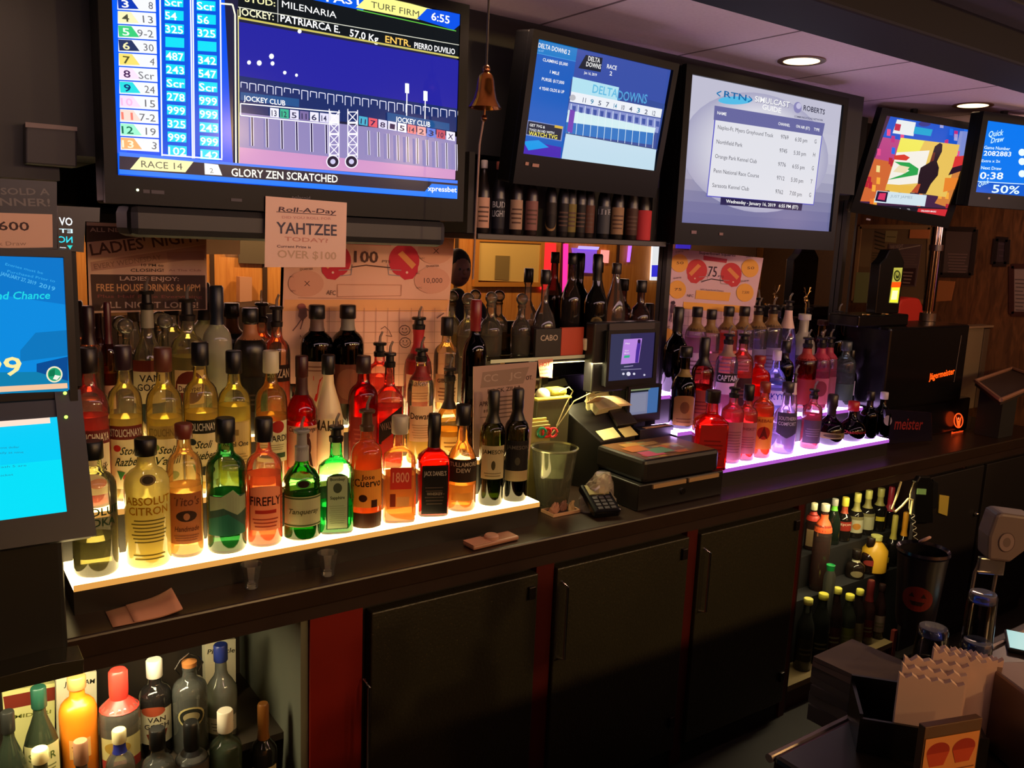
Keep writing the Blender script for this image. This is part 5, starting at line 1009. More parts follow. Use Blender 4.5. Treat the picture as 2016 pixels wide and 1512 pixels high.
# ================================================================== upper shelf with beer bottles
o = thing('upper_shelf', 'dark hanging shelf of beer bottles under the race card television', 'shelf', (1.85, 2.33, 1.745))
box('board', mat('#1b1717', .4), 1.385, 2.165, 2.14, 2.50, 1.745, 1.763, o, org=o.location, bevel=.002)
box('back_board', mat('#100e10', .6), 1.385, 2.16, 2.40, 2.41, 1.763, 2.0, o, org=o.location)
for xx in (1.395, 2.155): box('end_panel', MATTE, xx-.01, xx+.01, 2.2, 2.40, 1.763, 2.0, o, org=o.location)
SH2 = 1.7635
beers = [(949, '#181210', '#d8a890', 'cream label', None), (979, '#14141a', '#20222c', 'silver two-line lettering', 'BUD LIGHT'), (1014, '#1a1412', '#c8a488', 'pale round picture', None), (1044, '#241614', '#a06c64', 'pinkish striped label', None),
         (1082, '#181412', '#2c2420', 'a gold ring', 'ring'), (1106, '#141212', '#241c1c', 'black label', None), (1121, '#1c1a12', '#8a7c3c', 'yellow edge stripe', None), (1140, '#161214', '#1c181a', 'black wrap', None),
         (1157, '#1c1410', '#6c4434', 'brown label', None), (1186, '#141418', '#50545c', 'silver script label', 'LITE'), (1213, '#1a1612', '#b08c68', 'tan label', None), (1241, '#1c1412', '#503428', 'dim brown label', None)]
for i, (px, gc, lc, nm, tx) in enumerate(beers):
    y = 2.19; p = PY(px, 460, y); r = min(.024, 12.6*depth(p)/F)
    if 3 < i < 9: r = min(r, .0185)
    its = [(T_, tx.split(' ')[0], .8, .2, .9, '#c8ccd4')]+([(T_, 'LIGHT', .5, .2, .9, '#c8ccd4')] if tx and 'BUD' in tx else []) if tx and tx != 'ring' else ([('E', .5, .3, .45, .3, '#a88450'), ('E', .5, .34, .42, .26, '#1c1614')] if tx else [('L', .2, .8, 4, '#6c5044')])
    bottle('beer bottle with %s, %s from the left on the upper shelf' % (nm, ['first', 'second', 'third', 'fourth', 'fifth', 'sixth', 'seventh', 'eighth', 'ninth', 'tenth', 'eleventh', 'twelfth'][i]), p.x, y, SH2, SH2+.215, r, 'beer', opaque=gc, cap=('k', ['#a8a0a0', '#8c4c44'][i % 2], .012), lab=(.08, .52, 1.1, lc, its), group='beer bottles on the upper shelf', name='beer_bottle', sub=False)
pk = PY(1264, 465, 2.19)
o = bottle('beer bottle in a red foam sleeve at the right end of the upper shelf', pk.x, 2.19, SH2, SH2+.2, .024, 'beer', opaque='#181210', cap=('k', '#a09898', .012), group='beer bottles on the upper shelf', name='beer_bottle')
MB().lathe([(.027, .0005), (.0285, .002), (.0285, .10), (.027, .102), (.025, .01)], None, 24, caps=False).build('foam_sleeve', mat('#b83038', .8), o, smooth=True)

# ================================================================== cash register corner
cz = TOP+.001
def P2(x, y, z): return PZ(x, y, z)
# cash drawer
x0, x1 = 2.006, 2.368
o = thing('cash_drawer', 'black cash drawer with a colourful mat on top, left of the violet shelf', 'cash drawer', ((x0+x1)/2, 2.12, cz))
box('drawer_case', mat('#15110f', .4), x0-.03, x1+.03, 2.0, 2.215, cz, .948, o, bevel=.004, org=o.location)
box('drawer_cover', mat('#17120f', .4), x0-.008, x1+.006, 2.004, 2.255, .949, 1.030, o, bevel=.014, org=o.location)
for a_, b_ in ((x0+.03, x0+.19), (x0+.205, x0+.36)): box('pull_strip', mat('#a88860', .35), a_, b_, 1.992, 2.0, .930, .944, o, org=o.location)
MB().lathe([(.011, 0), (.011, .006), (1e-4, .006)], Matrix.Translation(((x0+x1)/2, 2.0, .90)) @ Matrix.Rotation(math.radians(90), 4, 'X'), 16).build('key_lock', CHROME, o, org=o.location)
c = Canvas((x0, 2.006, 1.0303), (1, 0, 0), (0, 1, 0), eps=.00006); R_ = random.Random(11); Wd = x1-x0
c.rect(.008, .008, Wd-.008, .238, '#6c4830')
for i in range(34):
    u = R_.uniform(.02, Wd-.12); v = R_.uniform(.015, .18); c.rect(u, v, u+R_.uniform(.03, .09), v+R_.uniform(.02, .05), R_.choice(['#a8542c', '#8c6438', '#6c4424', '#a87c44', '#5c5040', '#b04c3c', '#7c8468']))
for u, v, cc in ((.04, .03, '#b04c64'), (.10, .05, '#5c7c64'), (.03, .10, '#a86030')): c.ly += 1; c.rect(u, v, u+.09, v+.06, cc)
c.build('counter_mat', attrmat('print', 1, .35), o, org=o.location)
# register body: a sloping console, printer, keypad
gx = PY(1112, 830, 2.30).x; y0c, y1c = 2.335, 2.50
o = thing('receipt_console', 'black sloping register console with a brightly lit receipt printer', 'cash register', (2.08, 2.34, cz))
A = [PZ(1110, 825, 1.03), PZ(1212, 782, 1.03), PZ(1268, 858, .985), PZ(1182, 879, .985)]
xa, xb_ = min(A[0].x, A[3].x), A[1].x
def slab(poly, h, name, m, par, bev=.003):
    k = len(poly); low = [Vector((v.x, v.y, h)) if not callable(h) else h(v) for v in poly]
    n = (poly[1]-poly[0]).cross(poly[2]-poly[1]).z; f = [tuple(range(k)), tuple(range(k, 2*k))[::-1]]+[(i, i+k, (i+1) % k+k, (i+1) % k) for i in range(k)]
    return MB().add(list(poly)+low, f).build(name, m, par, par.location, bevel=bev)
A = [PY(1106, 801, 2.40), PY(1206, 776, 2.40), PY(1251, 855, 2.265), PY(1182, 869, 2.265)]
slab(A, cz, 'console_body', mat('#14110e', .4), o)
def onslope(px, py, lift=0):                     # point of the sloping top
    n = (A[1]-A[0]).cross(A[3]-A[0]).normalized(); n = n if n.z > 0 else -n; d = ray(px, py); t = (A[0]-C0).dot(n)/d.dot(n); return C0+d*t+n*lift
def slopeplate(pts, h, name, m, bev=.001):
    a = [onslope(x, y, h) for x, y in pts]; b_ = [onslope(x, y, .0005) for x, y in pts]; k = len(a)
    MB().add(a+b_, [tuple(range(k)), tuple(range(k, 2*k))[::-1]]+[(i, i+k, (i+1) % k+k, (i+1) % k) for i in range(k)]).build(name, m, o, o.location, bevel=bev)
slopeplate([(1150, 790), (1196, 778), (1222, 806), (1172, 818)], .035, 'printer_cover', mat('#d8d0a0', .4))
slopeplate([(1172, 850), (1206, 842), (1222, 861), (1188, 868)], .004, 'price_card', mat('#d8d098', .6)); slopeplate([(1216, 845), (1240, 840), (1256, 857), (1230, 862)], .004, 'price_card', mat('#c8b478', .6))
slopeplate([(1196, 812), (1230, 806), (1252, 836), (1214, 842)], .014, 'keypad', mat('#2c2418', .35))
p = onslope(1148, 812, .02); vs = []; n = 12
for i in range(n+1):
    t = i/n; a = p+Vector((.02*t+.05*t*t, -.11*t, .035*math.sin(t*3.0)+.02-.0*t)); vs += [a, a+Vector((.06, 0, 0))]
pp_ = MB().add(vs, [(2*i, 2*i+1, 2*i+3, 2*i+2) for i in range(n)]).build('receipt_paper', mat('#e8c890', .6), o, org=o.location, smooth=True); pp_.modifiers.new('s', 'SOLIDIFY').thickness = .0006
o = thing('shelf_light', 'slim light strip under the glass shelf above the receipt printer', 'lamp', (2.0, 2.385, SHZ-.012))
MB().box(-.16, .16, -.012, .012, -.010, -.0005).build('strip_housing', mat('#1c1a16', .4), o); MB().box(-.155, .155, -.008, .008, -.013, -.0101).build('diffuser', mat('#fff0b0', .4, emit=3), o)
# point of sale screen
def panel(name, label, cat, pts, y, draw, em, bz=.012, depth_=.02, lean=.0, m=None, stand=True, bots=.012):
    TL, TR, BR, BL = [PY(a, b_, y) for a, b_ in pts]; x0_, x1_ = (TL.x+BL.x)/2, (TR.x+BR.x)/2; z0_, z1_ = (BL.z+BR.z)/2, (TL.z+TR.z)/2; c0 = Vector(((x0_+x1_)/2, y+.02, cz))
    o = thing(name, label, cat, c0); m = m or BLACK
    box('housing', m, x0_-bz, x1_+bz, y+.003, y+depth_, z0_-bots, z1_+bz, o, bevel=.004, org=c0)
    f = MB(); f.box(x0_-bz, x0_, y-.003, y+.004, z0_-bots, z1_+bz); f.box(x1_, x1_+bz, y-.003, y+.004, z0_-bots, z1_+bz); f.box(x0_, x1_, y-.003, y+.004, z1_, z1_+bz); f.box(x0_, x1_, y-.003, y+.004, z0_-bots, z0_); f.build('bezel', m, o, org=c0)
    c = Canvas((x0_, y+.0025, z0_), (1, 0, 0), (0, 0, 1)); c.W, c.H = x1_-x0_, z1_-z0_; draw(c); c.build('screen', attrmat('screen', em), o, org=c0)
    if stand: box('stand', m, c0.x-.03, c0.x+.03, y+depth_-.002, y+depth_+.02, cz, z0_+.03, o, org=c0)
    return o
def d(c):
    c.rect(0, 0, c.W, c.H, '#8a8cac'); c.rect(c.W*.64, 0, c.W, c.H, '#4c78b8'); c.rect(0, c.H*.93, c.W*.7, c.H, '#8c9870'); c.rect(0, c.H*.86, c.W*.64, c.H*.93, '#20242c'); c.rect(c.W*.05, c.H*.1, c.W*.58, c.H*.8, '#9496b0')
panel('register_screen', 'small register monitor with a blue and grey window below the music screen', 'monitor', [(1236, 768), (1291, 762), (1301, 810), (1243, 818)], 2.315, d, .75, .012, bots=.03)
def d(c):
    P, L, T, E = c.P, c.L, c.T, c.E
    c.rect(0, 0, c.W, c.H, '#38305c'); c.rect(0, 0, c.W*.45, c.H, '#3c3c5c'); P([(1228, 668), (1264, 666), (1257, 714), (1222, 717)], '#c890f0')
    T('Play', (1231, 678), (1240, 677), 3, '#f8e8ff', True); T('Now', (1230, 692), (1238, 691), 3, '#f8e8ff', True); T('Music', (1229, 697), (1239, 696), 3, '#f8e8ff', True); P([(1229, 700), (1240, 699), (1239, 704), (1228, 705)], '#40b890')
    P([(1256, 668), (1261, 668), (1261, 680), (1259, 692), (1256, 714), (1250, 714), (1252, 690)], '#5030a0'); E(1258, 672, 3, 4, '#30184c')
    for x in (1227, 1237, 1248): E(x, 736, 2.4, 2.4, '#e8e4f8')
    E(1237, 736, 4, 4, '#f0ecff'); L([(1228, 722), (1246, 720)], 1.6, '#a8a0c8'); L([(1222, 728), (1262, 726)], 1, '#a8a0c8'); E(1268, 738, 2, 2, '#e0dcf0')
o = panel('music_screen', 'black wall unit with a dark violet music player screen', 'monitor', [(1203, 657), (1290, 655), (1284, 746), (1196, 748)], 2.30, d, .85, .012, .045, bots=.02, stand=False)
e0 = PY(1172, 640, 2.32).x; e1 = PY(1302, 640, 2.32).x; zt0 = PY(1240, 634, 2.32).z; zb0 = PY(1240, 768, 2.32).z
h = box('wall_case', mat('#100f12', .35), e0, e1, 2.322, 2.372, zb0, zt0, o, bevel=.006, org=o.location)
zz = PY(1240, 648, 2.3).z
box('speaker_slots', mat('#3a3438', .4), PY(1205, 648, 2.3).x, PY(1294, 648, 2.3).x, 2.314, 2.3225, zz-.004, zz+.02, o, org=o.location)
box('post', mat('#15110f', .5), PY(1212, 780, 2.35).x-.02, PY(1212, 780, 2.35).x+.02, 2.345, 2.365, 1.15, zb0+.005, o, org=o.location)
# label strip behind keyboard shelf, small green bottle, buttons
o = thing('keyboard_tray', 'dark keyboard ledge with an orange label strip in front of the register monitor', 'keyboard', (2.26, 2.30, cz))
xk0, xk1 = PY(1256, 850, 2.27).x+.004, PY(1324, 838, 2.27).x; zk = PY(1290, 842, 2.265).z
MB().box(xk0, xk1, 2.262, 2.31, cz, zk).build('ledge', mat('#1c1826', .4), o, org=o.location, bevel=.003)
box('label_strip', mat('#d8a070', .5), xk0+.03, xk1-.01, 2.266, 2.284, zk+.0005, zk+.002, o, org=o.location)
# cables
for i, (pts, lab) in enumerate([(((1096, 838), (1112, 800), (1128, 770), (1120, 762), (1100, 772)), 'looped pale cable rising from the grey bin to its rim'),
                                (((1080, 862), (1100, 835), (1116, 812), (1130, 790), (1160, 775), (1190, 768)), 'long pale cable curving from the bucket over the register console')]):
    single('cable', lab, 'cable', MB().tube([PY(a, b_, 2.33-.0*i) for a, b_ in pts], .0022), mat('#b8b078', .5), smooth=True, group='pale cables by the register')
# bucket with coiled keyrings
bc = PY(1092, 880, 2.19); rb = 47*depth(bc)/F; hB = bc.z-cz
o = thing('glass_bucket', 'dark glass ice bucket beside the right end of the yellow shelf', 'bucket', (bc.x, bc.y, cz))
MB().lathe([(1e-4, 0), (rb*.62, 0), (rb*.66, .006), (rb*.82, hB*.5), (rb*.97, hB*.95), (rb*1.0, hB), (rb*.95, hB), (rb*.92, hB*.94), (rb*.6, .012), (1e-4, .012)], None, 32).build('bowl', glass('#9a9c68', .25), o, smooth=True)
MB().lathe([(rb*1.0, hB-.004), (rb*1.02, hB), (rb*.95, hB+.003), (rb*.94, hB-.004)], None, 32, caps=False).build('rim', mat('#a8a880', .15, .5), o, smooth=True)
MB().lathe([(1e-4, .02), (rb*.62, .02), (rb*.78, hB*.55), (1e-4, hB*.6)], None, 24).build('ice_liner', mat('#33301c', .7), o, smooth=True)
for k, (px, cc, nm) in enumerate([(1068, '#208c60', 'green'), (1078, '#e83030', 'red'), (1090, '#f04848', 'pink')]):
    p = PY(px, 852, 2.27); ring = [p+Vector((.016*math.cos(t*.6), .006*math.sin(t*.3), .016*math.sin(t*.6))) for t in range(11)]
    single('coil_keyring', '%s plastic coil ring sticking up behind the glass bucket' % nm, 'keyring', MB().tube(ring, .0042), mat(cc, .3), smooth=True, group='coil rings behind the bucket')
# bins and box behind
o = thing('plastic_bin', 'grey green plastic bin with a yellow rim behind the glass bucket', 'bin', (PY(1095, 850, 2.40).x, 2.40, cz))
xa0, xa1 = PY(1052, 820, 2.36).x, PY(1128, 820, 2.36).x; zt_ = PY(1090, 785, 2.36).z
box('bin_body', mat('#4c4a2c', .5), xa0, xa1-.03, 2.345, 2.43, cz, zt_, o, bevel=.006, org=o.location)
MB().box(xa0-.004, xa1-.026, 2.340, 2.434, zt_, zt_+.008).build('rim', mat('#c8bc50', .4), o, org=o.location, bevel=.002)
MB().ball((PY(1068, 778, 2.38).x, 2.38, zt_+.012), .03, 16, sc=(1, .8, .9)).build('white_dome', mat('#f4ecc8', .5), o, org=o.location, smooth=True)  # rounded white dome set on the bin rim
MB().box(xa0+.075, xa1-.03, 2.36, 2.42, zt_+.009, zt_+.034).build('folded_cloth', mat('#a8a03c', .7), o, org=o.location, bevel=.01)
o = thing('envelope_stack', 'stack of yellow lit envelopes in front of the grey bin', 'paper', (PY(1062, 850, 2.30).x, 2.30, cz))
xe0, xe1 = PY(1046, 855, 2.28).x, PY(1085, 855, 2.28).x; ze = PY(1065, 822, 2.28).z
for i in range(3): MB().box(xe0, xe1, 2.285+i*.012, 2.295+i*.012, cz, ze-.03+i*.01).build('envelope', mat(['#8c8444', '#a89c50', '#d8cc60'][i], .6), o, org=o.location, bevel=.001)
# plastic bag, crumpled
def crumple(px, py, y, w, h, seed, dx=.6, top=.35):
    R_ = random.Random(seed); vs = []; n, m_ = 18, 12
    for j in range(m_+1):
        t = j/m_
        for i in range(n):
            a = 2*math.pi*i/n; r = (1-.62*t**1.7)*(1+.14*math.sin(a*3+t*5+seed)+R_.uniform(-.07, .07)); vs.append((w/2*r*math.cos(a)+t*t*.01, w/2*dx*r*math.sin(a), h*t+R_.uniform(-.004, .004)*(0 < j)))
    fs = [(j*n+i, j*n+(i+1) % n, (j+1)*n+(i+1) % n, (j+1)*n+i) for j in range(m_) for i in range(n)]+[tuple(range(n))[::-1], tuple(m_*n+i for i in range(n))]
    return MB().add(vs, fs)
bg = PY(1186, 980, 2.05); ht = PY(1186, 884, 2.08).z-cz
single('plastic_bag', 'crumpled pale plastic bag standing in front of the cash drawer', 'bag', crumple(0, 0, 0, .15, .12, 4, .6), glass('#d8b498', .6), (1.885, 2.10, cz), smooth=True).data.polygons.foreach_set('use_smooth', [False]*(18*12+2))
# card terminal
cp = PZ(1172, 1000, cz); cp = Vector((PY(1176, 990, 1.90).x, 1.985, cz)); cp = PZ(1170, 1006, cz)
o = thing('card_terminal', 'black card reader with a light screen leaning on the worktop edge', 'card reader', (cp.x+.01, cp.y-.0, cz), -.25)
o.scale = (1.1, 1.1, 1.1); M = Matrix.Rotation(math.radians(-24), 4, 'X')
MB().box(-.045, .045, -.07, .06, .012, .04, Matrix.Translation((0, 0, .016)) @ M.inverted()).build('case', mat('#0f0e10', .2), o, bevel=.008)
MB().box(-.034, .034, .005, .048, .0405, .043, Matrix.Translation((0, 0, .016)) @ M.inverted()).build('display', mat('#8c8458', .3), o)
kb = MB()
for i in range(3):
    for j in range(4): kb.box(-.03+i*.022, -.014+i*.022, -.06+j*.015, -.05+j*.015, .0405, .0425, Matrix.Translation((0, 0, .016)) @ M.inverted())
kb.build('keys', mat('#3c383c', .4), o, kind='stuff'); MB().box(-.03, .03, -.02, .045, 0, .03).build('base', mat('#0f0e10', .3), o)
# tray with crumpled wrappers
tc_ = PZ(1104, 1008, cz); o = thing('change_tray', 'small tray with a pale rim right of the yellow shelf end', 'tray', (tc_.x, tc_.y, cz), .0)
MB().box(-.055, .055, -.03, .03, 0, .004).build('tray_base', mat('#3c2c24', .5), o, bevel=.001)
f = MB(); f.box(-.058, .058, -.034, -.030, 0, .010); f.box(-.058, .058, .030, .034, 0, .010); f.box(-.058, -.054, -.03, .03, 0, .010); f.box(.054, .058, -.03, .03, 0, .010); f.build('tray_rim', mat('#c89c78', .3), o)
for i, (dx, dy, cc, w_) in enumerate([(-.03, .0, '#a8745c', .038), (.012, .008, '#7c5040', .034), (.036, -.008, '#c0a070', .024)]):
    single('crumpled_wrapper', ['brownish crumpled wrapper at the left of the change tray', 'darker crumpled wrapper in the middle of the change tray', 'small yellowish crumpled wrapper at the right of the change tray'][i], 'wrapper', crumple(0, 0, 0, w_, .03, 20+i, .8), mat(cc, .5), (tc_.x+dx, tc_.y+dy, cz+.0045), group='crumpled wrappers in the change tray')
# ================================================================== drinks machine at the right, turned 9 degrees
ang = 0.0
yj = 2.26; zl = PY(1800, 797, yj).z; zt1 = PY(1903, 642, yj).z; jx0 = PY(1700, 700, yj).x; pr = PY(1900, 700, yj)
o = thing('drinks_machine', 'large black chilled shot machine with glowing orange lettering', 'drinks machine', (jx0+.35, 2.40, TOP))
L0 = Vector((3.62, 2.17, 0)); Rm = Matrix.Translation(L0) @ Matrix.Rotation(ang, 4, 'Z')
def onJ(px, py):                                  # point of the front face
    n = Rm.to_3x3() @ Vector((0, -1, 0)); dd = ray(px, py); t = (L0-C0).dot(n)/dd.dot(n); return C0+dd*t
Ri = Rm.inverted(); g = lambda px, py: Ri @ onJ(px, py)
a0 = g(1748, 700); a1 = g(1903, 700); zl = g(1840, 795).z; zt1 = g(1890, 640).z; zs = g(1860, 905).z
BJ = mat('#0d0b0c', .22)
MB().box(a0.x, a1.x, 0, .24, zl, zt1, Rm).build('cooling_box', BJ, o, org=o.location, bevel=.012)
MB().box(a0.x+.10, g(1912, 840).x, .02, .22, TOP+.001, zl, Rm).build('base_box', mat('#100d10', .2), o, org=o.location, bevel=.008)
b0, b1 = g(1640, 640).x, g(1812, 640).x
MB().box(g(1716, 620).x, b1, .06, .22, zt1, zt1+.055, Rm).build('top_lid', BJ, o, org=o.location, bevel=.008)
def jart(name, fn, em=0, lift=.001):
    U_ = Rm.to_3x3() @ Vector((1, 0, 0)); c = Canvas(onJ(1800, 800)+Rm.to_3x3() @ Vector((0, -lift, 0)), U_, (0, 0, 1)); fn(c); c.build(name, attrmat('screen', em) if em else attrmat('print', 1, .4), o, org=o.location)
jart('glowing_lettering', lambda c: c.T('Jägermeister', (1829, 748), (1879, 736), 12, '#ff5010', True), 2.0)
def d(c):
    E, P = c.E, c.P; E(1887, 828, 9.5, 15, '#ff4c18'); E(1887, 828, 7.6, 12.6, '#300804'); P([(1882, 818), (1886, 828), (1888, 828), (1893, 818), (1891, 830), (1889, 840), (1885, 840), (1883, 830)], '#ff5018'); E(1887, 824, 1.6, 2.4, '#ff7040')
    c.T('Jägermeister', (1872, 855), (1896, 851), 5, '#ff4c18', True)
jart('glowing_emblem', d, 1.8)
jart('edge_strip', lambda c: (c.L([(1893, 660), (1878, 752)], 1.2, '#7c6c64'), c.L([(1915, 812), (1909, 846)], 1.2, '#7c5c54')))
# dark plate with red lettering at its foot
o = thing('bar_mat_sign', 'dark glossy plate with a pale dot and dull red lettering at the violet shelf end', 'sign', PY(1790, 866, 2.09))
ext([(1742, 806), (1834, 812), (1836, 868), (1752, 874)], 2.09, .012).build('plate', mat('#191422', .15), o, org=o.location, bevel=.002)
c = Canvas(Vector((o.location.x, 2.0895, o.location.z)), (1, 0, 0), (0, 0, 1)); c.E(1748, 828, 8, 10, '#8c8090'); c.T('meister', (1760, 845), (1815, 846), 22, '#7c1c20', True); c.build('plate_lettering', attrmat('print'), o, org=o.location)
# illuminated bottle display
o = thing('illuminated_bottle_sign', 'black bottle-shaped sign with a glowing yellow and orange label', 'sign', onJ(1750, 610)+Rm.to_3x3() @ Vector((0, .12, 0)))
yl = .12; zb1 = zt1+.056; Ln = o.location.copy(); Ln.z = zb1; o.location = Ln
Oj = onJ(1760, 600); sh_ = Rm.to_3x3() @ Vector((0, .09, 0)); n_ = Rm.to_3x3() @ Vector((0, -1, 0))
def onS(px, py): dd = ray(px, py); t = (L0+sh_-C0).dot(n_)/dd.dot(n_); return C0+dd*t
q = [onS(a, b_) for a, b_ in [(1725, 600), (1733, 520), (1744, 508), (1752, 492), (1770, 490), (1778, 508), (1781, 516), (1776, 560), (1771, 600)]]
lo = min(v.z for v in q); q = [Vector((v.x, v.y, max(v.z, zb1+.002))) for v in q]; k = len(q); bkv = Rm.to_3x3() @ Vector((0, .05, 0))
q[0].z = q[-1].z = zb1+.002
MB().add(q+[v+bkv for v in q], [tuple(range(k))[::-1], tuple(range(k, 2*k))]+[(i, (i+1) % k, (i+1) % k+k, i+k) for i in range(k)]).build('bottle_shell', BJ, o, org=o.location, bevel=.004)
c = Canvas(L0+sh_+n_*.001, Rm.to_3x3() @ Vector((1, 0, 0)), (0, 0, 1))
c.P([(1750, 596), (1760, 527), (1777, 527), (1768, 597)], '#a8a040'); c.P([(1752, 595), (1756, 566), (1771, 566), (1767, 595)], '#f8f830'); c.P([(1754, 590), (1757, 572), (1768, 572), (1765, 590)], '#ffffb0'); c.P([(1754, 566), (1756, 555), (1774, 555), (1772, 566)], '#f05010')
c.E(1766, 543, 7, 11, '#2c2c10'); c.E(1766, 543, 5, 8, '#8c8434'); c.P([(1762, 536), (1765, 543), (1768, 543), (1771, 536), (1769, 548), (1764, 548)], '#2c2c10')
c.build('glowing_label', attrmat('screen', 1.3), o, org=o.location)
M_ = Matrix.Translation(onS(1755, 606)); M_[2][3] = zb1
for i, px in enumerate((1737, 1774)):
    p = onJ(px, 606)+Rm.to_3x3() @ Vector((0, .075, 0)); p.z = zb1+.0005
    single('coaster_light', 'small round metal disc glinting at the %s foot of the bottle sign' % ['left', 'right'][i], 'disc', MB().lathe([(.017, 0), (.017, .004), (1e-4, .005)], None, 20), mat('#f0dca0', .15, .9), p, 'discs beside the bottle sign')
# red cloth, glass tower beside
p = onJ(1795, 640)+Rm.to_3x3() @ Vector((0, .34, 0)); yy = 2.62
o = thing('red_bag', 'red soft bag behind the black drinks machine', 'bag', PY(1795, 625, 2.80))
ext([(1768, 600), (1776, 588), (1792, 585), (1812, 587), (1818, 600), (1824, 640), (1770, 645)], 2.80, .10).build('bag_body', mat('#b82820', .6), o, org=o.location, bevel=.02)
box('bag_stand', MATTE, o.location.x-.12, o.location.x+.12, 2.81, 2.89, ZF+.001, o.location.z+.003, o, org=o.location)
o = thing('glass_tower', 'tall clear beer tower with metal rods behind the drinks machine', 'beer tower', (PY(1840, 640, 2.5).x, 2.46+.02, zt1))
bx = Ri @ PY(1840, 640, 2.36)
tp = [PY(1826, 626, 2.36), PY(1849, 458, 2.36)]
zt2 = zt1+.002; pb = Vector((tp[0].x, 2.36, zt2)); o.location = pb
MB().tube([pb, Vector((pb.x, 2.36, zt2+.04))], .04, 20).build('base', mat('#6c5c50', .2, .6), o, org=pb, smooth=True)
for dx in (-.012, .018): MB().tube([pb+Vector((dx, 0, .04)), pb+Vector((dx, 0, .50))], .006, 8).build('rod', CHROME, o, org=pb, smooth=True)
MB().lathe([(.03, .05), (.03, .48), (.027, .48), (.027, .05)], None, 20, caps=False).build('tube', glass('#c8b8a8'), o, smooth=True)
MB().lathe([(.034, .36), (.034, .39), (1e-4, .39)], None, 20).build('collar', mat('#3c2420', .3), o, smooth=True)
# notices on the right wall (plane X = 5.3)
def wsheet(name, label, cat, pts, col, draw, x=5.296, frame=None, th=.004, body='sheet'):
    q = [PX(a, b_, x) for a, b_ in pts]; c0 = Vector((x, sum(v.y for v in q)/4, min(v.z for v in q))); o = thing(name, label, cat, c0)
    k = len(q); MB().add(q+[v+Vector((th, 0, 0)) for v in q], [tuple(range(k)), tuple(range(k, 2*k))[::-1]]+[(i, i+k, (i+1) % k+k, (i+1) % k) for i in range(k)]).build(body, mat(col, .7), o, org=c0)
    if frame:
        fm = MB()
        for a, b_ in zip(q, q[1:]+q[:1]):
            dn = (b_-a).normalized(); up = Vector((1, 0, 0)).cross(dn)*.014; off = Vector((-.006, 0, 0))
            fm.add([a-up+off, b_-up+off, b_+up+off, a+up+off, a-up, b_-up, b_+up, a+up], [(0, 1, 2, 3), (7, 6, 5, 4), (0, 4, 5, 1), (2, 6, 7, 3), (1, 5, 6, 2), (0, 3, 7, 4)])
        fm.build('frame', mat(frame, .5), o, org=c0)
    if draw:
        c = Canvas(Vector((x-.001, c0.y, c0.z)), (0, -1, 0), (0, 0, 1)); draw(c); c.build('artwork', attrmat('print'), o, org=c0)
    return o
def ln(x0, y0, x1, y1, n, col, h=2):
    def f(c):
        for i in range(n):
            t = i/max(1, n-1); y = y0+(y1-y0)*t; c.L([(x0+(i % 3), y), (x1-(i*5 % 4)*2, y+1)], h, col)
    return f
def d(c):
    c.P([(1697, 448), (1722, 449), (1712, 526), (1686, 524)], '#7c6448')
    for i in range(5): c.L([(1722, 456+i*8), (1742, 462+i*8)], 2.4, '#3c3424')
    for i in range(8): c.L([(1717, 498+i*5), (1740, 499+i*5)], 1.8, '#4c4028')
    c.P([(1744, 454), (1768, 455), (1764, 478), (1742, 476)], '#8c7c54'); c.L([(1746, 466), (1764, 467)], 1.4, '#4c4028')
wsheet('notice_board', 'cork notice board covered with typed notices below the basketball television', 'notice board', [(1694, 446), (1832, 448), (1826, 594), (1680, 592)], '#6c5238', d, x=5.295, frame='#8c6a48')
wsheet('bulletin', 'blank greenish sheet at the lower left of the notice board', 'paper', [(1686, 536), (1728, 537), (1720, 596), (1680, 596)], '#7c8054', None, x=5.288)
def d(c):
    c.T('BAR NIGHT', (1753, 490), (1778, 488), 7, '#9c8478', True); c.L([(1754, 494), (1812, 483)], 2, '#a08c80'); ln(1775, 500, 1806, 520, 5, '#6c5450')(c); c.P([(1775, 528), (1804, 528), (1800, 562), (1768, 560)], '#3c2424'); ln(1777, 536, 1798, 556, 4, '#8c6c64', 3)(c)
wsheet('flyer', 'dark flyer with a slanted heading pinned on the notice board', 'flyer', [(1750, 480), (1815, 481), (1802, 564), (1742, 562)], '#5c4444', d, x=5.289)
wsheet('wooden_plaque', 'orange wooden plaque at the top right of the notice board', 'plaque', [(1792, 452), (1831, 452), (1829, 470), (1790, 469)], '#c07040', None, x=5.286)
wsheet('wall_poster', 'large dim purple-brown poster right of the glass beer tower', 'poster', [(1860, 450), (1922, 452), (1912, 542), (1852, 541)], '#54403c', ln(1866, 500, 1905, 535, 7, '#7c605c'), frame='#2c201c')
wsheet('wall_poster', 'dim paper sheet with printed lines at the right edge of the photo', 'poster', [(1992, 524), (2030, 524), (2030, 618), (1992, 618)], '#8c7470', ln(1998, 550, 2020, 610, 9, '#5c4c4c'), frame='#3c1c18')
wsheet('wall_board', 'orange lit wooden panel between the beer tower and the dark chair', 'panel', [(1842, 552), (1880, 554), (1872, 592), (1838, 594)], '#a86434', None)
wsheet('picture_frame', 'dim framed picture below the lottery draw television', 'picture', [(1962, 470), (1985, 472), (1982, 520), (1956, 520)], '#3c2a30', ln(1965, 480, 1980, 515, 4, '#54404c'), frame='#241818')
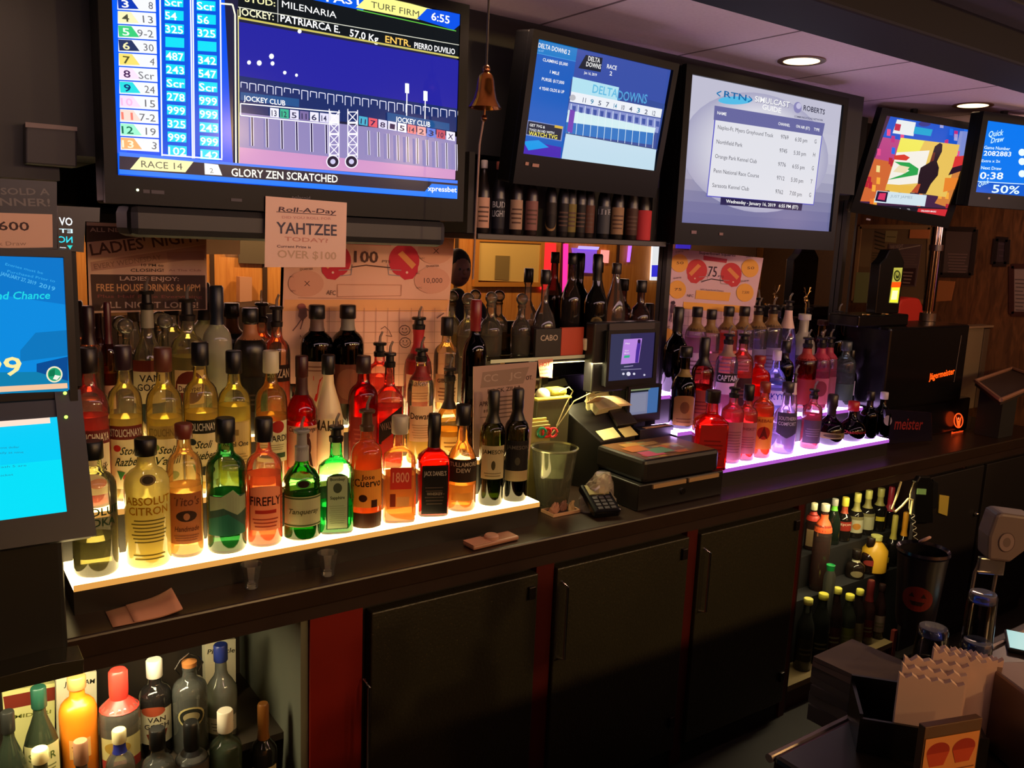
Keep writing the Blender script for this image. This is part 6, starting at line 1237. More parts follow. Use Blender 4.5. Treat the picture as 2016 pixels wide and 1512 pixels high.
# far corner: counter, cabinet, chair backs, wooden tray
o = thing('side_cabinet', 'pale cabinet door panels behind the right end of the drinks machine', 'cabinet', (4.9, 2.52, TOP))
xa2 = 4.45; zz2 = PY(1925, 645, 2.5).z
box('left_panel', mat('#6c5c48', .5), PY(1902, 690, 2.5).x, PY(1932, 690, 2.5).x, 2.5, 2.54, TOP+.001, zz2, o, bevel=.003, org=o.location)
box('right_panel', mat('#4c3c30', .5), PY(1934, 690, 2.5).x, PY(1972, 690, 2.5).x, 2.5, 2.54, TOP+.001, zz2-.01, o, bevel=.003, org=o.location)
box('top_board', mat('#7c6450', .4), PY(1898, 640, 2.5).x, PY(1972, 650, 2.5).x, 2.48, 2.56, zz2, zz2+.012, o, org=o.location)
o = thing('wooden_tray', 'square wooden tray with a pale rim at the right edge', 'tray', PZ(1960, 770, 1.10))
q = zq(1.12, (1920, 752), (1992, 727), (2060, 752), (1970, 790)); c0 = o.location
slab([v.copy() for v in q], 1.10, 'tray_bottom', mat('#2c201c', .5), o)
fm = MB()
for a, b_ in zip(q, q[1:]+q[:1]): fm.tube([a+Vector((0, 0, .006)), b_+Vector((0, 0, .006))], .010, 6)
fm.build('tray_rim', mat('#8c6450', .4), o, org=c0)
box('stand', MATTE, c0.x+.05, c0.x+.2, c0.y-.02, c0.y+.1, TOP+.001, 1.10, o, org=c0)
def back_chair(px, y, lab):
    p = PY(px, 700, y); o = thing('bar_chair', lab, 'chair', (p.x, y, ZF))
    MB().box(-.2, .2, -.2, .2, .62, .67).build('seat', mat('#0f0d0f', .5), o, bevel=.02); MB().box(-.19, .19, .17, .21, .68, 1.12).build('backrest', mat('#0c0b0d', .4), o, bevel=.02)
    for sx in (-1, 1):
        for sy in (-1, 1): MB().tube([(.17*sx, .17*sy, .63), (.21*sx, .21*sy, 0)], .014).build('leg', mat('#2c2420', .3, .5), o)
back_chair(2010, 2.95, 'dark bar chair back against the far right wall')
# phone with cord on the closed cabinet
o = thing('wall_phone', 'black cordless phone with a green display hanging below the worktop', 'telephone', PY(1820, 1040, 1.965))
c0 = o.location
ext([(1806, 948), (1812, 938), (1832, 938), (1838, 950), (1838, 1030), (1800, 1030)], 1.935, .028).build('handset', mat('#121214', .3), o, org=c0, bevel=.006)
ext([(1807, 962), (1824, 963), (1823, 974), (1806, 973)], 1.931, .004).build('display', mat('#708c48', .4, emit=.35), o, org=c0)
ext([(1838, 944), (1848, 950), (1846, 1000), (1836, 1004)], 1.94, .024).build('cradle', mat('#1c1c20', .3), o, org=c0, bevel=.004)
pts = [PY(1797+4*math.sin(i*1.1)+i*.25, 1012+i*2.1, 1.93+.004*math.cos(i*1.1)) for i in range(26)]
single('coiled_cord', 'thin coiled phone cord hanging left of the black phone', 'cord', MB().tube(pts, .0016, 6), mat('#b8b09c', .5), smooth=True)
pts = [PY(a, b_, 1.94) for a, b_ in ((1774, 948), (1766, 975), (1756, 1002), (1762, 1008), (1776, 996), (1788, 982), (1797, 984), (1792, 1012))]
single('white_cable', 'loose white cable looping below the worktop beside the phone', 'cable', MB().tube(pts, .0045), mat('#e8e09c', .5), smooth=True)
pts = [PY(a, b_, 1.95) for a, b_ in ((1808, 940), (1798, 952), (1792, 972), (1790, 1000), (1794, 1014))]
single('white_cable', 'thin white cable running down from the top of the black phone', 'cable', MB().tube(pts, .003), mat('#c8c094', .5), smooth=True)
pbox('yellow_tag', 'small yellow card stuck on the cabinet right of the phone', 'card', [(1850, 974), (1869, 977), (1865, 1016), (1848, 1010)], 1.958, .004, mat('#c8b04c', .6), bevel=.0005)

# ================================================================== bottles in the lower cabinets
def low(px, ty, w, y, z, label, grp, **kw):
    p = PY(px, ty, y); r = w/2*depth((p.x, y, (p.z+z)/2))/F; y2, r = fit(p.x, y, z, r)
    kw.setdefault('frost', .22 if grp == G1 else .12)
    p = PY(px, ty, y2); return bottle(label, p.x, y2, z+.0005, min(p.z, .762), r, group=grp, **kw)
G1 = 'bottles in the lower left cabinet'
K = dict(grp=G1)
low(75, 1352, 66, 2.16, .38, 'dark green bottle with a green cap and a pale lime label at the lower left', tint='#44602c', liq='#28340c', fill=.6, cap=('k', '#1c4432', .04), lab=lbl(.2, .6, .95, '#f0e8a0', (T_, 'SOUR', .7, .2, .7, '#5c6c30'), ('L', .2, .5, 3, '#8c8c50')), style='cone', **K)
low(150, 1330, 72, 2.17, .38, 'bright orange liqueur bottle in the lower left cabinet', opaque='#f0861c', cap=('k', '#c89858', .02), lab=lbl(.3, .5, .5, '#f0c070', ('L', .2, .8, 3, '#a86830')), style='abs', **K)
low(232, 1318, 76, 2.155, .38, 'clear bottle with a red neck sleeve and cream label, lower left cabinet', tint='#d8d0a8', liq='#b8ac70', fill=.6, cap=('w', '#d83c30', .05), lab=lbl(.12, .5, .95, '#d8c880', ('R', 0, 0, 1, .3, '#a83c30'), ('E', .4, .7, .3, .2, '#b8943c')), style='abs', **K)
low(303, 1298, 68, 2.155, .38, 'dark bottle with a white cap in the lower left cabinet', tint='#241c18', liq='#140e0c', fill=.8, glow=.1, cap=('k', '#e8e4d0', .035), lab=lbl(.2, .62, .95, '#e0d8b0', (T_, 'VAN', .72, .14, .5, '#2c2420'), (T_, 'GOGH', .52, .14, .7, '#2c2420'), ('E', .4, .96, .35, .14, '#b85434'), ('P', [(.2, .3), (.8, .4), (.7, .1), (.3, .05)], '#8c3c28')), style='abs', **K)
low(372, 1286, 66, 2.155, .38, 'clear bottle with a wire swing top and oval emblem in the lower left cabinet', tint='#b8bca0', liq='#6c6c50', fill=.5, cap=('s', '#b87840', .035), lab=lbl(.36, .6, .7, None, ('E', .5, .5, .5, .5, '#c8b878'), ('E', .5, .5, .43, .42, '#2c2c24'), ('E', .5, .5, .3, .25, '#a8986c')), style='abs', **K)
low(434, 1268, 64, 2.16, .38, 'frosted bottle with a blue cap in the lower left cabinet', tint='#b8c0a8', frost=.5, liq='#a0a890', fill=.6, cap=('k', '#2c3c8c', .035), lab=lbl(.1, .3, .9, '#e0dcc8', ('L', .2, .8, 3, '#8c8c80')), style='tall', **K)
low(518, 1384, 52, 2.05, .26, 'dark wine bottle with a gold-banded neck beside the grey side panel', tint='#1c1a14', liq='#0c0c08', fill=.8, glow=.05, cap=('w', '#7c4c1c', .05), lab=lbl(.1, .42, .9, '#d8c890', (T_, 'CREAM', .8, .14, .7, '#4c3c20')), style='wine', **K)
low(14, 1400, 58, 2.155, .38, 'dark green bottle cut off by the left edge of the photo', tint='#2c4020', liq='#182010', fill=.7, glow=.1, cap=('k', '#1c1c18', .04), style='cone', **K)
for i, (px, ty, w_, lab_, tn, lq, cp, lb) in enumerate([
    (78, 1474, 62, 'bottle with a cream topped cap before the green-capped bottle', '#8c8c48', '#6c6c20', ('k', '#f0e4a0', .02), '#e8d880'), (158, 1458, 54, 'bottle with a cream and brown cap before the orange bottle', '#c8a078', '#8c5c30', ('k', '#a87858', .045), '#c89868'),
    (234, 1436, 54, 'bottle with a cream cap and royal blue neck band', '#d0c8a0', '#b0a468', ('k', '#e0d49c', .02), '#b85c48'), (309, 1434, 62, 'clear bottle with a black foil top before the dark white-capped bottle', '#a8b0a0', '#748070', ('k', '#100f0e', .04), '#8c9480'),
    (376, 1420, 64, 'clear bottle with a black neck and orange glow before the swing top', '#d8d4b8', '#e0a058', ('w', '#131210', .05), '#c8a070'), (443, 1398, 62, 'green bottle with a white neck and red top', '#6c8c50', '#587c30', ('k', '#e8dcc0', .045), '#40583c')]):
    low(px, ty, w_, 2.05, .26, lab_, G1, style='abs', tint=tn, liq=lq, fill=.66, cap=cp, glow=.4, lab=lbl(.15, .5, .9, lb, ('L', .2, .7, 4, '#6c5c3c')), neck=(.86, .98, '#28308c') if i == 2 else None)
for pts, t, y, lab_ in [([(403, 1262), (464, 1258), (464, 1345), (405, 1345)], 'Pinnacle', 2.34, 'white card behind the blue-capped bottle'), ([(110, 1326), (190, 1322), (190, 1420), (112, 1420)], 'JIM', 2.34, 'white card behind the orange liqueur bottle'), ([(4, 1362), (108, 1345), (108, 1470), (14, 1480)], 'MIDORI', 2.36, 'pale yellow carton with a dark red top behind the green capped bottle')]:
    q = [PY(a, b_, y) for a, b_ in pts]
    q = [Vector((v.x, v.y, min(v.z, .76))) for v in q]; q[2].z = q[3].z = .3805; c0 = Vector((q[0].x, y, .3805))
    o = thing('display_card' if t != 'MIDORI' else 'liquor_carton', lab_, 'card' if t != 'MIDORI' else 'carton', c0); k = 4
    MB().add(q+[v+Vector((0, .03, 0)) for v in q], [(3, 2, 1, 0), (4, 5, 6, 7), (0, 1, 5, 4), (1, 2, 6, 5), (2, 3, 7, 6), (3, 0, 4, 7)]).build('board', mat('#f0e8c0' if t != 'MIDORI' else '#e0dc8c', .6), o, org=c0)
    c = Canvas(Vector((c0.x, y-.0005, c0.z)), (1, 0, 0), (0, 0, 1))
    if t == 'MIDORI': c.P([(6, 1372), (108, 1352), (108, 1378), (10, 1398)], '#7c2c1c'); c.T('MIDORI', (28, 1415), (100, 1404), 7, '#7c7c30', True)
    elif t == 'JIM': c.T('JIM BEAM', (126, 1352), (186, 1345), 9, '#2c2c1c', True)
    else: c.T('Pinnacle', (408, 1288), (462, 1284), 9, '#2c2c1c', True)
    c.build('print', attrmat('print'), o, org=c0)
G2 = 'bottles in the lower right cabinet'
def L2(px, ty, w, tier, label, tn, lq, cp, lb=None, nk=None, st='wine', fl=.7, gl=.1, **k):
    y, z = [(2.045, -.035), (2.142, .25), (2.235, .40)][tier]
    low(px, ty, w, y, z, label, G2, tint=tn, liq=lq, cap=cp, fill=fl, glow=gl, style=st, lab=lb, neck=nk, **k)
back = [(1604, 990, 26, 'slim bottle with a white top and a red neck, lower right cabinet', '#a84838', '#842418', ('k', '#e8e0b0', .02), lbl(.1, .5, .9, '#c8a878'), (.7, .9, '#c83828'), 'abs'),
        (1645, 982, 30, 'dark green bottle with a bright green neck band', '#2c5030', '#183018', ('k', '#a8a898', .02), None, (.82, .95, '#70c838'), 'cone'),
        (1666, 979, 30, 'dark bottle with a wide yellow cap and orange neck label', '#2c2018', '#180c08', ('k', '#e0d048', .03), lbl(.3, .55, .95, '#a83428', (T_, 'LEJON', .7, .2, .8, '#f0e0c0')), (.74, .92, '#a8482c'), 'wine'),
        (1690, 971, 30, 'dark vermouth bottle with a gold foil neck, left of its two twins', '#2c2018', '#180c08', ('k', '#c8c060', .03), lbl(.15, .58, .95, '#c8c4a0', ('R', 0, .8, 1, 1, '#8c8458'), ('E', .5, .4, .25, .2, '#c88838')), (.70, .97, '#98904c'), 'wine'),
        (1712, 965, 30, 'dark vermouth bottle with a gold foil neck, between its two twins', '#241c18', '#140c08', ('k', '#c8c468', .03), lbl(.15, .58, .95, '#bcb890', ('R', 0, .8, 1, 1, '#8c8458')), (.70, .97, '#8c8448'), 'wine'),
        (1736, 961, 30, 'dark vermouth bottle with a gold foil neck, right of its two twins', '#1c1614', '#100a08', ('k', '#b8b060', .03), lbl(.3, .42, .5, '#e0c838'), (.70, .97, '#98904c'), 'wine'),
        (1757, 958, 28, 'dark wine bottle with a raspberry red foil neck', '#1c1214', '#10080a', ('w', '#a82c3c', .07), None, None, 'wine')]
for px, ty, w_, lab_, tn, lq, cp, lb, nk, st in back: L2(px, ty, w_, 2, lab_, tn, lq, cp, lb, nk, st)
mid = [(1626, 992, 34, 'clear bulbous bottle of red syrup with an orange neck label', '#d89078', '#a02818', ('k', '#b8b098', .02), None, (.72, .93, '#e05828'), 'abs', .62),
       (1764, 1014, 26, 'slim dark bottle with a gold foil top beside the white cable', '#1c1614', '#100a08', ('w', '#b0a048', .07), None, None, 'wine', .7),
       (1785, 1008, 26, 'slim dark bottle with an orange foil top beside the white cable', '#1c1614', '#100a08', ('w', '#e09828', .07), None, None, 'wine', .7),
       (1716, 1058, 32, 'brown round bottle with a yellow ring collar and red oval label', '#3c1c14', '#200c08', ('k', '#201410', .03), lbl(.3, .5, .8, '#a84038', shp='e'), (.72, .76, '#e0dc60'), 'jug', .6),
       (1688, 1082, 36, 'round flask bottle with a pale neck tag and an oval label', '#4c2c20', '#301408', ('k', '#18100e', .03), lbl(.1, .4, .6, '#a89c74', shp='e'), (.74, .84, '#c8c8a0'), 'jug', .6),
       (1740, 1070, 28, 'dark bottle with a square yellow label facing the room', '#1c1410', '#100a06', ('k', '#18120e', .03), lbl(.4, .7, .7, '#e0c830', ('E', .5, .5, .2, .2, '#a87820')), None, 'abs', .6)]
for px, ty, w_, lab_, tn, lq, cp, lb, nk, st, fl in mid: L2(px, ty, w_, 1, lab_, tn, lq, cp, lb, nk, st, fl, .25)
front = [(1592, 1178, 34, 'clear soda bottle with a yellow cap, leftmost in its front row', '#6c7060', '#3c4030', ('k', '#e8e070', .014)), (1622, 1168, 36, 'dark soda bottle with a yellow cap, second in the front row', '#3c4030', '#20241a', ('k', '#e0d850', .014)),
         (1650, 1157, 30, 'brown soda bottle with a yellow cap behind the front row', '#4c2420', '#2c100c', ('k', '#e8e060', .014)), (1674, 1170, 32, 'soda bottle with a yellow cap and an olive label', '#50583c', '#303818', ('k', '#e8e050', .014)),
         (1694, 1160, 28, 'dark soda bottle with a yellow cap near the cabinet right side', '#3c2420', '#200c0c', ('k', '#e0d858', .014)), (1716, 1142, 28, 'red soda bottle with a dark red neck at the right of the front row', '#7c2420', '#4c100c', ('w', '#5c1c1c', .05)),
         (1738, 1150, 24, 'dark red bottle with a narrow pale label, last in the front row', '#5c1c1c', '#380c0c', ('k', '#241414', .02)), (1622, 1130, 30, 'dark bottle with a bright red cap in the middle of the lower right cabinet', '#241a18', '#140c0a', ('k', '#e83828', .02)),
         (1598, 1150, 26, 'small grey bottle with a pale cap behind the leftmost soda bottle', '#4c4c40', '#2c2c20', ('k', '#c8c0a0', .02))]
for i, (px, ty, w_, lab_, tn, lq, cp) in enumerate(front):
    L2(px, ty, w_, 0 if i < 7 else 1, lab_, tn, lq, cp, lbl(.15, .48, .9, ['#3c3828', '#20221c', '#3c1c18', '#5c5c20', '#6c5c40', '#4c1414', '#8c7464', '#2c2420', '#3c3c30'][i], ('L', .3, .7, 2, '#6c6444')), None, 'beer' if i < 7 else 'jug', .8, .15)
p = PY(1722, 1110, 2.13)
o = thing('syrup_bottle', 'yellow plastic mixer bottle standing in the lower right cabinet', 'bottle', (p.x, 2.125, .0)); zb_ = .12
o.location.y = 2.135; o.location.z = .2505; r = 24*depth(o.location)/F
MB().lathe([(r*.8, 0), (r, .01), (r, .11), (r*.6, .14), (r*.4, .15), (r*.4, .165), (1e-4, .165)], None, 20, 2).build('plastic_body', mat('#c89c28', .4), o, smooth=True); MB().lathe([(r*.45, .16), (r*.45, .18), (1e-4, .18)], None, 16).build('cap', mat('#b8b868', .4), o, smooth=True)
o = thing('juice_jug', 'juice jug with a bright green lid near the cabinet floor', 'jug', (PY(1636, 1112, 2.07).x, 2.07, -.0345)); zt_ = PY(1636, 1112, 2.07).z+.0345
MB().lathe([(.022, 0), (.026, .01), (.026, zt_-.05), (.014, zt_-.02), (1e-4, zt_-.018)], None, 20).build('jug_body', glass('#6c6c58', .3), o, smooth=True); MB().lathe([(.016, zt_-.025), (.019, zt_), (.017, zt_+.001), (.012, zt_-.012), (1e-4, zt_-.014)], None, 20).build('lid', mat('#20a050', .4), o, smooth=True)

# ================================================================== front bar in the lower right corner
BZ = 1.0
o = thing('front_bar', 'dark front bar top running along the lower right corner', 'bar counter', (2.2, .45, ZF))
box('bar_top', mat('#1c1412', .3), 1.02, 6.5, .27, .712, BZ-.04, BZ, o, bevel=.008, org=o.location)
MB().tube([(1.02, .718, BZ-.008), (6.5, .718, BZ-.008)], .007).build('edge_rail', mat('#a89890', .3, .5), o, org=o.location)
box('front_panel', mat('#120d0c', .5), 1.05, 6.5, .45, .49, ZF, BZ-.041, o, org=o.location)
box('service_ledge', mat('#0e0c0c', .4), 1.40, 6.5, .60, .85, .86, .88, o, org=o.location)
box('ledge_support', MATTE, 1.42, 6.5, .60, .64, ZF, .86, o, org=o.location)
bl = BZ+.0008
# napkin caddy with stacked serrated bags
q = PZ(1840, 1440, 1.06)
cx_, cy_ = PZ(1850, 1475, BZ+.02).x, PZ(1850, 1475, BZ+.02).y
def at(px, py, z): return PZ(px, py, z)
o = thing('napkin_caddy', 'black open caddy holding pale serrated paper bags', 'caddy', (cx_, cy_, bl))
L_, Rr = at(1752, 1402, 1.05), at(1960, 1436, 1.05)
u = (Rr-L_); u.z = 0; W_ = u.length; u.normalize(); nrm = Vector((-u.y, u.x, 0)); nrm = nrm if nrm.y > 0 else -nrm
R3 = Matrix((u, nrm, Vector((0, 0, 1)))).transposed().to_4x4(); Mc = Matrix.Translation((L_.x, L_.y, bl)) @ R3; o.location = Mc @ Vector((W_/2, 0, 0))
cd = MB()
for a in ((-.05, W_-.02, -.045, -.040, 0, .055), (-.05, W_-.02, .062, .067, 0, .07), (-.05, -.045, -.04, .062, 0, .06), (W_-.025, W_-.02, -.04, .062, 0, .05), (-.045, W_-.025, -.04, .062, 0, .005)): cd.box(*a, Mc)
cd.build('caddy_body', mat('#0e0c0d', .35), o, org=o.location)
R_ = random.Random(9); ztop = [at(1770, 1300, 1.13).z]
def teeth(w, h, n, seed, sl=0):
    r2 = random.Random(seed); top = []
    for i in range(n*2+1):
        x = w*i/(2*n); top.append((x, h-sl*x-(.006 if i % 2 else 0)-r2.uniform(0, .003)))
    return [(0, 0), (w, 0)]+top[::-1]
hN = PZ(1850, 1285, BZ+.12)
for i in range(7):
    wN = W_*(.60 if i < 3 else .50); x_ = [.0, .006, .012, .05, .06, .075, .085][i]; y_ = -.034+i*.0135; hh = [.128, .136, .144, .156, .156, .150, .144][i]
    s_ = MB().prism(teeth(wN, hh, 5, i, .09 if i > 2 else .02), .010, Mc @ Matrix.Translation((x_, y_, .0055)) @ Matrix.Rotation(R_.uniform(-.02, .02), 4, 'Y'))
    single('paper_bag', 'pale serrated paper bag standing in the black caddy, %s from the front' % ['first', 'second', 'third', 'fourth', 'fifth', 'sixth', 'seventh'][i], 'paper bag', s_, mat('#c8a898', .7), Mc @ Vector((x_, y_, .0055)), 'paper bags in the caddy', world=True)
# table tent with a photo of red bowls
def facing(px, py, z, yaw=None):
    p = PZ(px, py, z); return p
q = [at(1822, 1432, 1.115), at(1935, 1413, 1.115)]; u = q[1]-q[0]; u.z = 0; w_ = u.length; u.normalize(); nn = Vector((u.y, -u.x, 0)); nn = nn if nn.y < 0 else -nn
cc = Vector((q[0].x, q[0].y, bl)); o = thing('table_tent', 'small orange menu stand with red bowls pictured on it', 'menu stand', cc+u*w_/2)
MB().add([cc, cc+u*w_, cc+u*w_+Vector((0, 0, .114)), cc+Vector((0, 0, .114))]+[v-nn*.012 for v in (cc, cc+u*w_, cc+u*w_+Vector((0, 0, .114)), cc+Vector((0, 0, .114)))], [(0, 1, 2, 3), (7, 6, 5, 4), (0, 4, 5, 1), (1, 5, 6, 2), (2, 6, 7, 3), (3, 7, 4, 0)]).build('frame', mat('#4c3018', .4), o, org=o.location, bevel=.001)
c = Canvas(cc+nn*.0008, u, (0, 0, 1)); c.rect(.003, .0, w_-.003, .096, '#c07c40')
for a in (.27, .72): c.ell(w_*a, .074, w_*.2, .014, '#8c2818'); c.poly([(w_*(a-.2), .072), (w_*(a-.12), .052), (w_*(a+.12), .052), (w_*(a+.2), .072)], '#a83c20')
c.text('DAILY', w_*.5, .030, .009, '#5c2c18', wd=w_*.7, bold=True); c.text('SPECIALS', w_*.5, .012, .008, '#4c2414', wd=w_*.8, bold=True); c.rect(.006, .042, w_-.006, .044, '#7c4420')
c.build('printed_page', attrmat('print'), o, org=o.location)
# metal dispenser cut by the right edge
p = at(1985, 1345, 1.13); o = thing('napkin_dispenser', 'brushed metal napkin dispenser with a wire loop at the right edge', 'dispenser', (p.x+.05, p.y-.03, bl), -.5)
MB().box(-.05, .09, -.05, .07, 0, .128).build('case', mat('#7c6258', .35, .5), o, bevel=.004)
MB().tube([(-.015, -.056, .04), (-.012, -.056, .095), (-.005, -.056, .108), (.003, -.056, .095), (.0, -.056, .04)], .0022).build('wire_loop', CHROME, o, smooth=True)
# upside down glasses
def tumbler(px, py, wpx, zt, label, tall=.10):
    p = PZ(px, py, zt); r = wpx/2*depth(p)/F
    base = bl
    pr = [(r*1.12, 0), (r, zt-base-.02), (r*.98, zt-base-.004), (r*.9, zt-base), (1e-4, zt-base-.006), (1e-4, zt-base-.012), (r*.88, zt-base-.016), (r*1.02, 0)]
    o = thing('drinking_glass', label, 'glass', (p.x, p.y, base), group='upside-down glasses on the bar')
    MB().lathe(pr, None, 32).build('glass_wall', glass('#a8acb8'), o, smooth=True)
    MB().lathe([(r*.9, zt-base-.014), (r*.93, zt-base-.004), (r*.88, zt-base+.001), (1e-4, zt-base-.002)], None, 32).build('thick_base', glass('#8c9cf8', .6), o, smooth=True)  # blue glow from the televisions is put into the base colour
tumbler(1936, 1168, 54, 1.17, 'upturned drinking glass below the white tap handle, tallest of the glasses')
tumbler(1925, 1262, 56, 1.09, 'upturned drinking glass right of the paper bags')
tumbler(1838, 1235, 58, 1.07, 'upturned drinking glass left of the others, above the paper bags')
# white tap handle on a clear stand
p = PZ(1985, 1060, 1.27); o = thing('tap_handle', 'pale plastic beer tap handle with a round emblem at the right edge', 'tap handle', (p.x, p.y, bl), -.75)
k = depth(p)/F; z_ = p.z-bl
MB().prism([(-32*k, -48*k+z_), (-36*k, 0+z_), (-28*k, 45*k+z_), (-18*k, 50*k+z_), (45*k, 46*k+z_), (48*k, -10*k+z_), (10*k, -50*k+z_)], .05).build('handle_body', mat('#6c5c58', .5), o, bevel=.008)
c = Canvas((0, -.001, z_), (1, 0, 0), (0, 0, 1)); c.ell(-2*k, -8*k, 15*k, 20*k, '#4c3c3c'); c.ell(-2*k, -8*k, 13.6*k, 18.4*k, '#84706c'); c.ell(-2*k, -8*k, 7*k, 10*k, '#685854'); c.build('round_emblem', attrmat('print'), o)
st = MB()
for sx in (-40*k, 0): st.tube([(sx, .01, z_-48*k), (sx-8*k, .01, z_-80*k), (sx-16*k, .01, 0)], .003)
st.build('wire_stand', mat('#6c605c', .3, .4), o); MB().box(-44*k, 4*k, .004, .016, z_-80*k, z_-46*k).build('bracket', glass('#8c8078', .3), o, bevel=.002)
# dark pitcher with pumpkin face
p = PZ(1818, 1085, 1.16); r = 46*depth(p)/F; zt_ = p.z-bl
o = thing('dark_pitcher', 'large dark plastic pitcher with a dull red pumpkin face', 'pitcher', (p.x, p.y, bl))
MB().lathe([(r*.72, 0), (r*.8, .02), (r*.96, zt_*.8), (r*1.02, zt_), (r*.96, zt_), (r*.7, .01), (1e-4, .01)], None, 32).build('body', mat('#121019', .3), o, smooth=True)
MB().lathe([(r*1.0, zt_-.006), (r*1.08, zt_), (r*1.05, zt_+.006), (r*.95, zt_)], None, 32, caps=False).build('rim', mat('#1c1a2c', .2), o, smooth=True)
c = Canvas((0, 0, 0), R=r*.92, ang=-math.atan2(p.x, p.y), eps=.0006); cz_ = zt_*.45
c.ell(0, cz_, r*.62, r*.55, '#5c1410', 24); 
for sx in (-1, 1): c.poly([(sx*r*.12, cz_+r*.08), (sx*r*.34, cz_+r*.08), (sx*r*.22, cz_+r*.28)], '#1c0808', True)
c.poly([(-r*.3, cz_-r*.1), (r*.3, cz_-r*.1), (r*.18, cz_-r*.28), (-r*.18, cz_-r*.28)], '#1c0808'); c.build('pumpkin_face', attrmat('print'), o)
MB().tube([(r*.9, 0, zt_*.85), (r*1.35, 0, zt_*.8), (r*1.4, 0, zt_*.4), (r*.85, 0, zt_*.25)], .006).build('handle', mat('#2c282c', .3), o, smooth=True)
p2 = PZ(1858, 1070, 1.165); single('lemon_slice', 'pale pinkish slice with a dark centre on the rim of the dark pitcher', 'garnish', MB().lathe([(1e-4, 0), (.012, .001), (.014, .003), (.012, .006), (.003, .006), (1e-4, .003)], Matrix.Rotation(-.7, 4, 'X'), 24), mat('#c8a0a0', .4), (p.x+r*.86, p.y+r*.4, bl+zt_+.008), smooth=True)
# stacked papers on the service ledge
p = PZ(1708, 1370, .93)
o_ = [(0, .0, .10), (.006, .004, .07), (-.004, .0, .045), (.003, -.003, .0)]
zz = .8808; pc = PZ(1700, 1412, .90)
for i in range(7):
    h_ = [.03, .022, .018, .014, .02, .012, .008][i]; a_ = random.Random(i).uniform(-.12, .12)
    M_ = Matrix.Rotation(a_*.5, 4, 'Z')
    b = MB().box(-.065, .065, -.075, .075, 0, h_, M_)
    single('menu_pad', 'grey stack of order pads below the lower right cabinet, %s from the bottom' % ['first', 'second', 'third', 'fourth', 'fifth', 'sixth', 'seventh'][i], 'pad', b, mat(['#4c4440', '#5c524c', '#4c4440', '#544a44', '#4c423e', '#6c5850', '#5c4c46'][i], .7), (pc.x, pc.y, zz), 'stacked order pads'); zz += h_+.0004
# small plate near the edge and the lit phone at the far right
p = PZ(2004, 1265, 1.02); o = thing('mobile_phone', 'lit mobile phone lying at the right edge of the bar', 'phone', (p.x+.03, p.y, bl), .5)
MB().box(-.035, .06, -.03, .03, 0, .008).build('case', BLACK, o, bevel=.002); c = Canvas((0, 0, .0085), (1, 0, 0), (0, 1, 0)); c.rect(-.032, -.027, .057, .027, '#b8e4e0'); c.rect(-.032, -.027, .057, -.014, '#3c64c0'); c.build('screen', attrmat('screen', .9), o)

# ================================================================== the room seen in the mirror
YW = -2.985; YV = 2*YM-YW
def wallthing(name, label, cat, pts, col, em=0, draw=None, y=-2.985, th=.03, frame=None, body='panel', m=None):
    yv = 2*YM-(y+th); q = [PY(a, b_, yv) for a, b_ in pts]; q = [Vector((v.x, y+th, v.z)) for v in q]
    c0 = Vector((sum(v.x for v in q)/len(q), y, min(v.z for v in q))); o = thing(name, label, cat, c0); k = len(q)
    MB().add(q+[v-Vector((0, th, 0)) for v in q], [tuple(range(k)), tuple(range(k, 2*k))[::-1]]+[(i, i+k, (i+1) % k+k, (i+1) % k) for i in range(k)]).build(body, m or mat(col, .6, emit=em), o, org=c0)
    if frame:
        x0_, x1_, z0_, z1_ = min(v.x for v in q), max(v.x for v in q), min(v.z for v in q), max(v.z for v in q); f = MB(); fw = .05
        for a in ((x0_-fw, x0_, z0_-fw, z1_+fw), (x1_, x1_+fw, z0_-fw, z1_+fw), (x0_, x1_, z1_, z1_+fw), (x0_, x1_, z0_-fw, z0_)): f.box(a[0], a[1], y, y+th+.02, a[2], a[3])
        f.build('frame', mat(frame, .4), o, org=c0)
    if draw:
        c = Canvas(Vector((c0.x, y+th+.002, c0.z)), (-1, 0, 0), (0, 0, 1)); draw(c, q); c.build('picture', attrmat('screen', em or 1) if em else attrmat('print'), o, org=c0)
    return o
def cols(cl):
    def f(c, q):
        c.N = Vector((0, 1, 0)); x0_, x1_ = min(v.x for v in q), max(v.x for v in q); z1_ = max(v.z for v in q)-c.O.z; n = len(cl)
        for i, cc in enumerate(cl):
            a = c.O.x-(x0_+(x1_-x0_)*i/n); b_ = c.O.x-(x0_+(x1_-x0_)*(i+1)/n); c.rect(b_, .0, a, z1_, cc, True)
    return f
wallthing('kiosk_screen', 'tall white glowing kiosk screen reflected left of the prize sheet', 'screen', [(443, 425), (470, 426), (470, 500), (443, 498)], '#f4f0f4', 1.6)
wallthing('flag_picture', 'red and blue flag picture at the top of the white kiosk screen', 'picture', [(443, 425), (470, 426), (470, 450), (443, 449)], '#8c3c58', .5, y=-2.95, th=.006)
wallthing('grey_panel', 'grey blank board reflected beside the white kiosk screen', 'board', [(471, 415), (526, 418), (526, 520), (471, 518)], '#5c5248')
wallthing('service_counter', 'low dark counter reflected behind the back row of left bottles', 'counter', [(180, 625), (545, 600), (545, 720), (180, 720)], '#2c1a14', y=-2.9, th=.5)
wallthing('candy_machine', 'pale pink and white vending column reflected left of the football poster', 'machine', [(472, 545), (496, 546), (496, 612), (472, 610)], '#c89480', y=-2.95, th=.1)
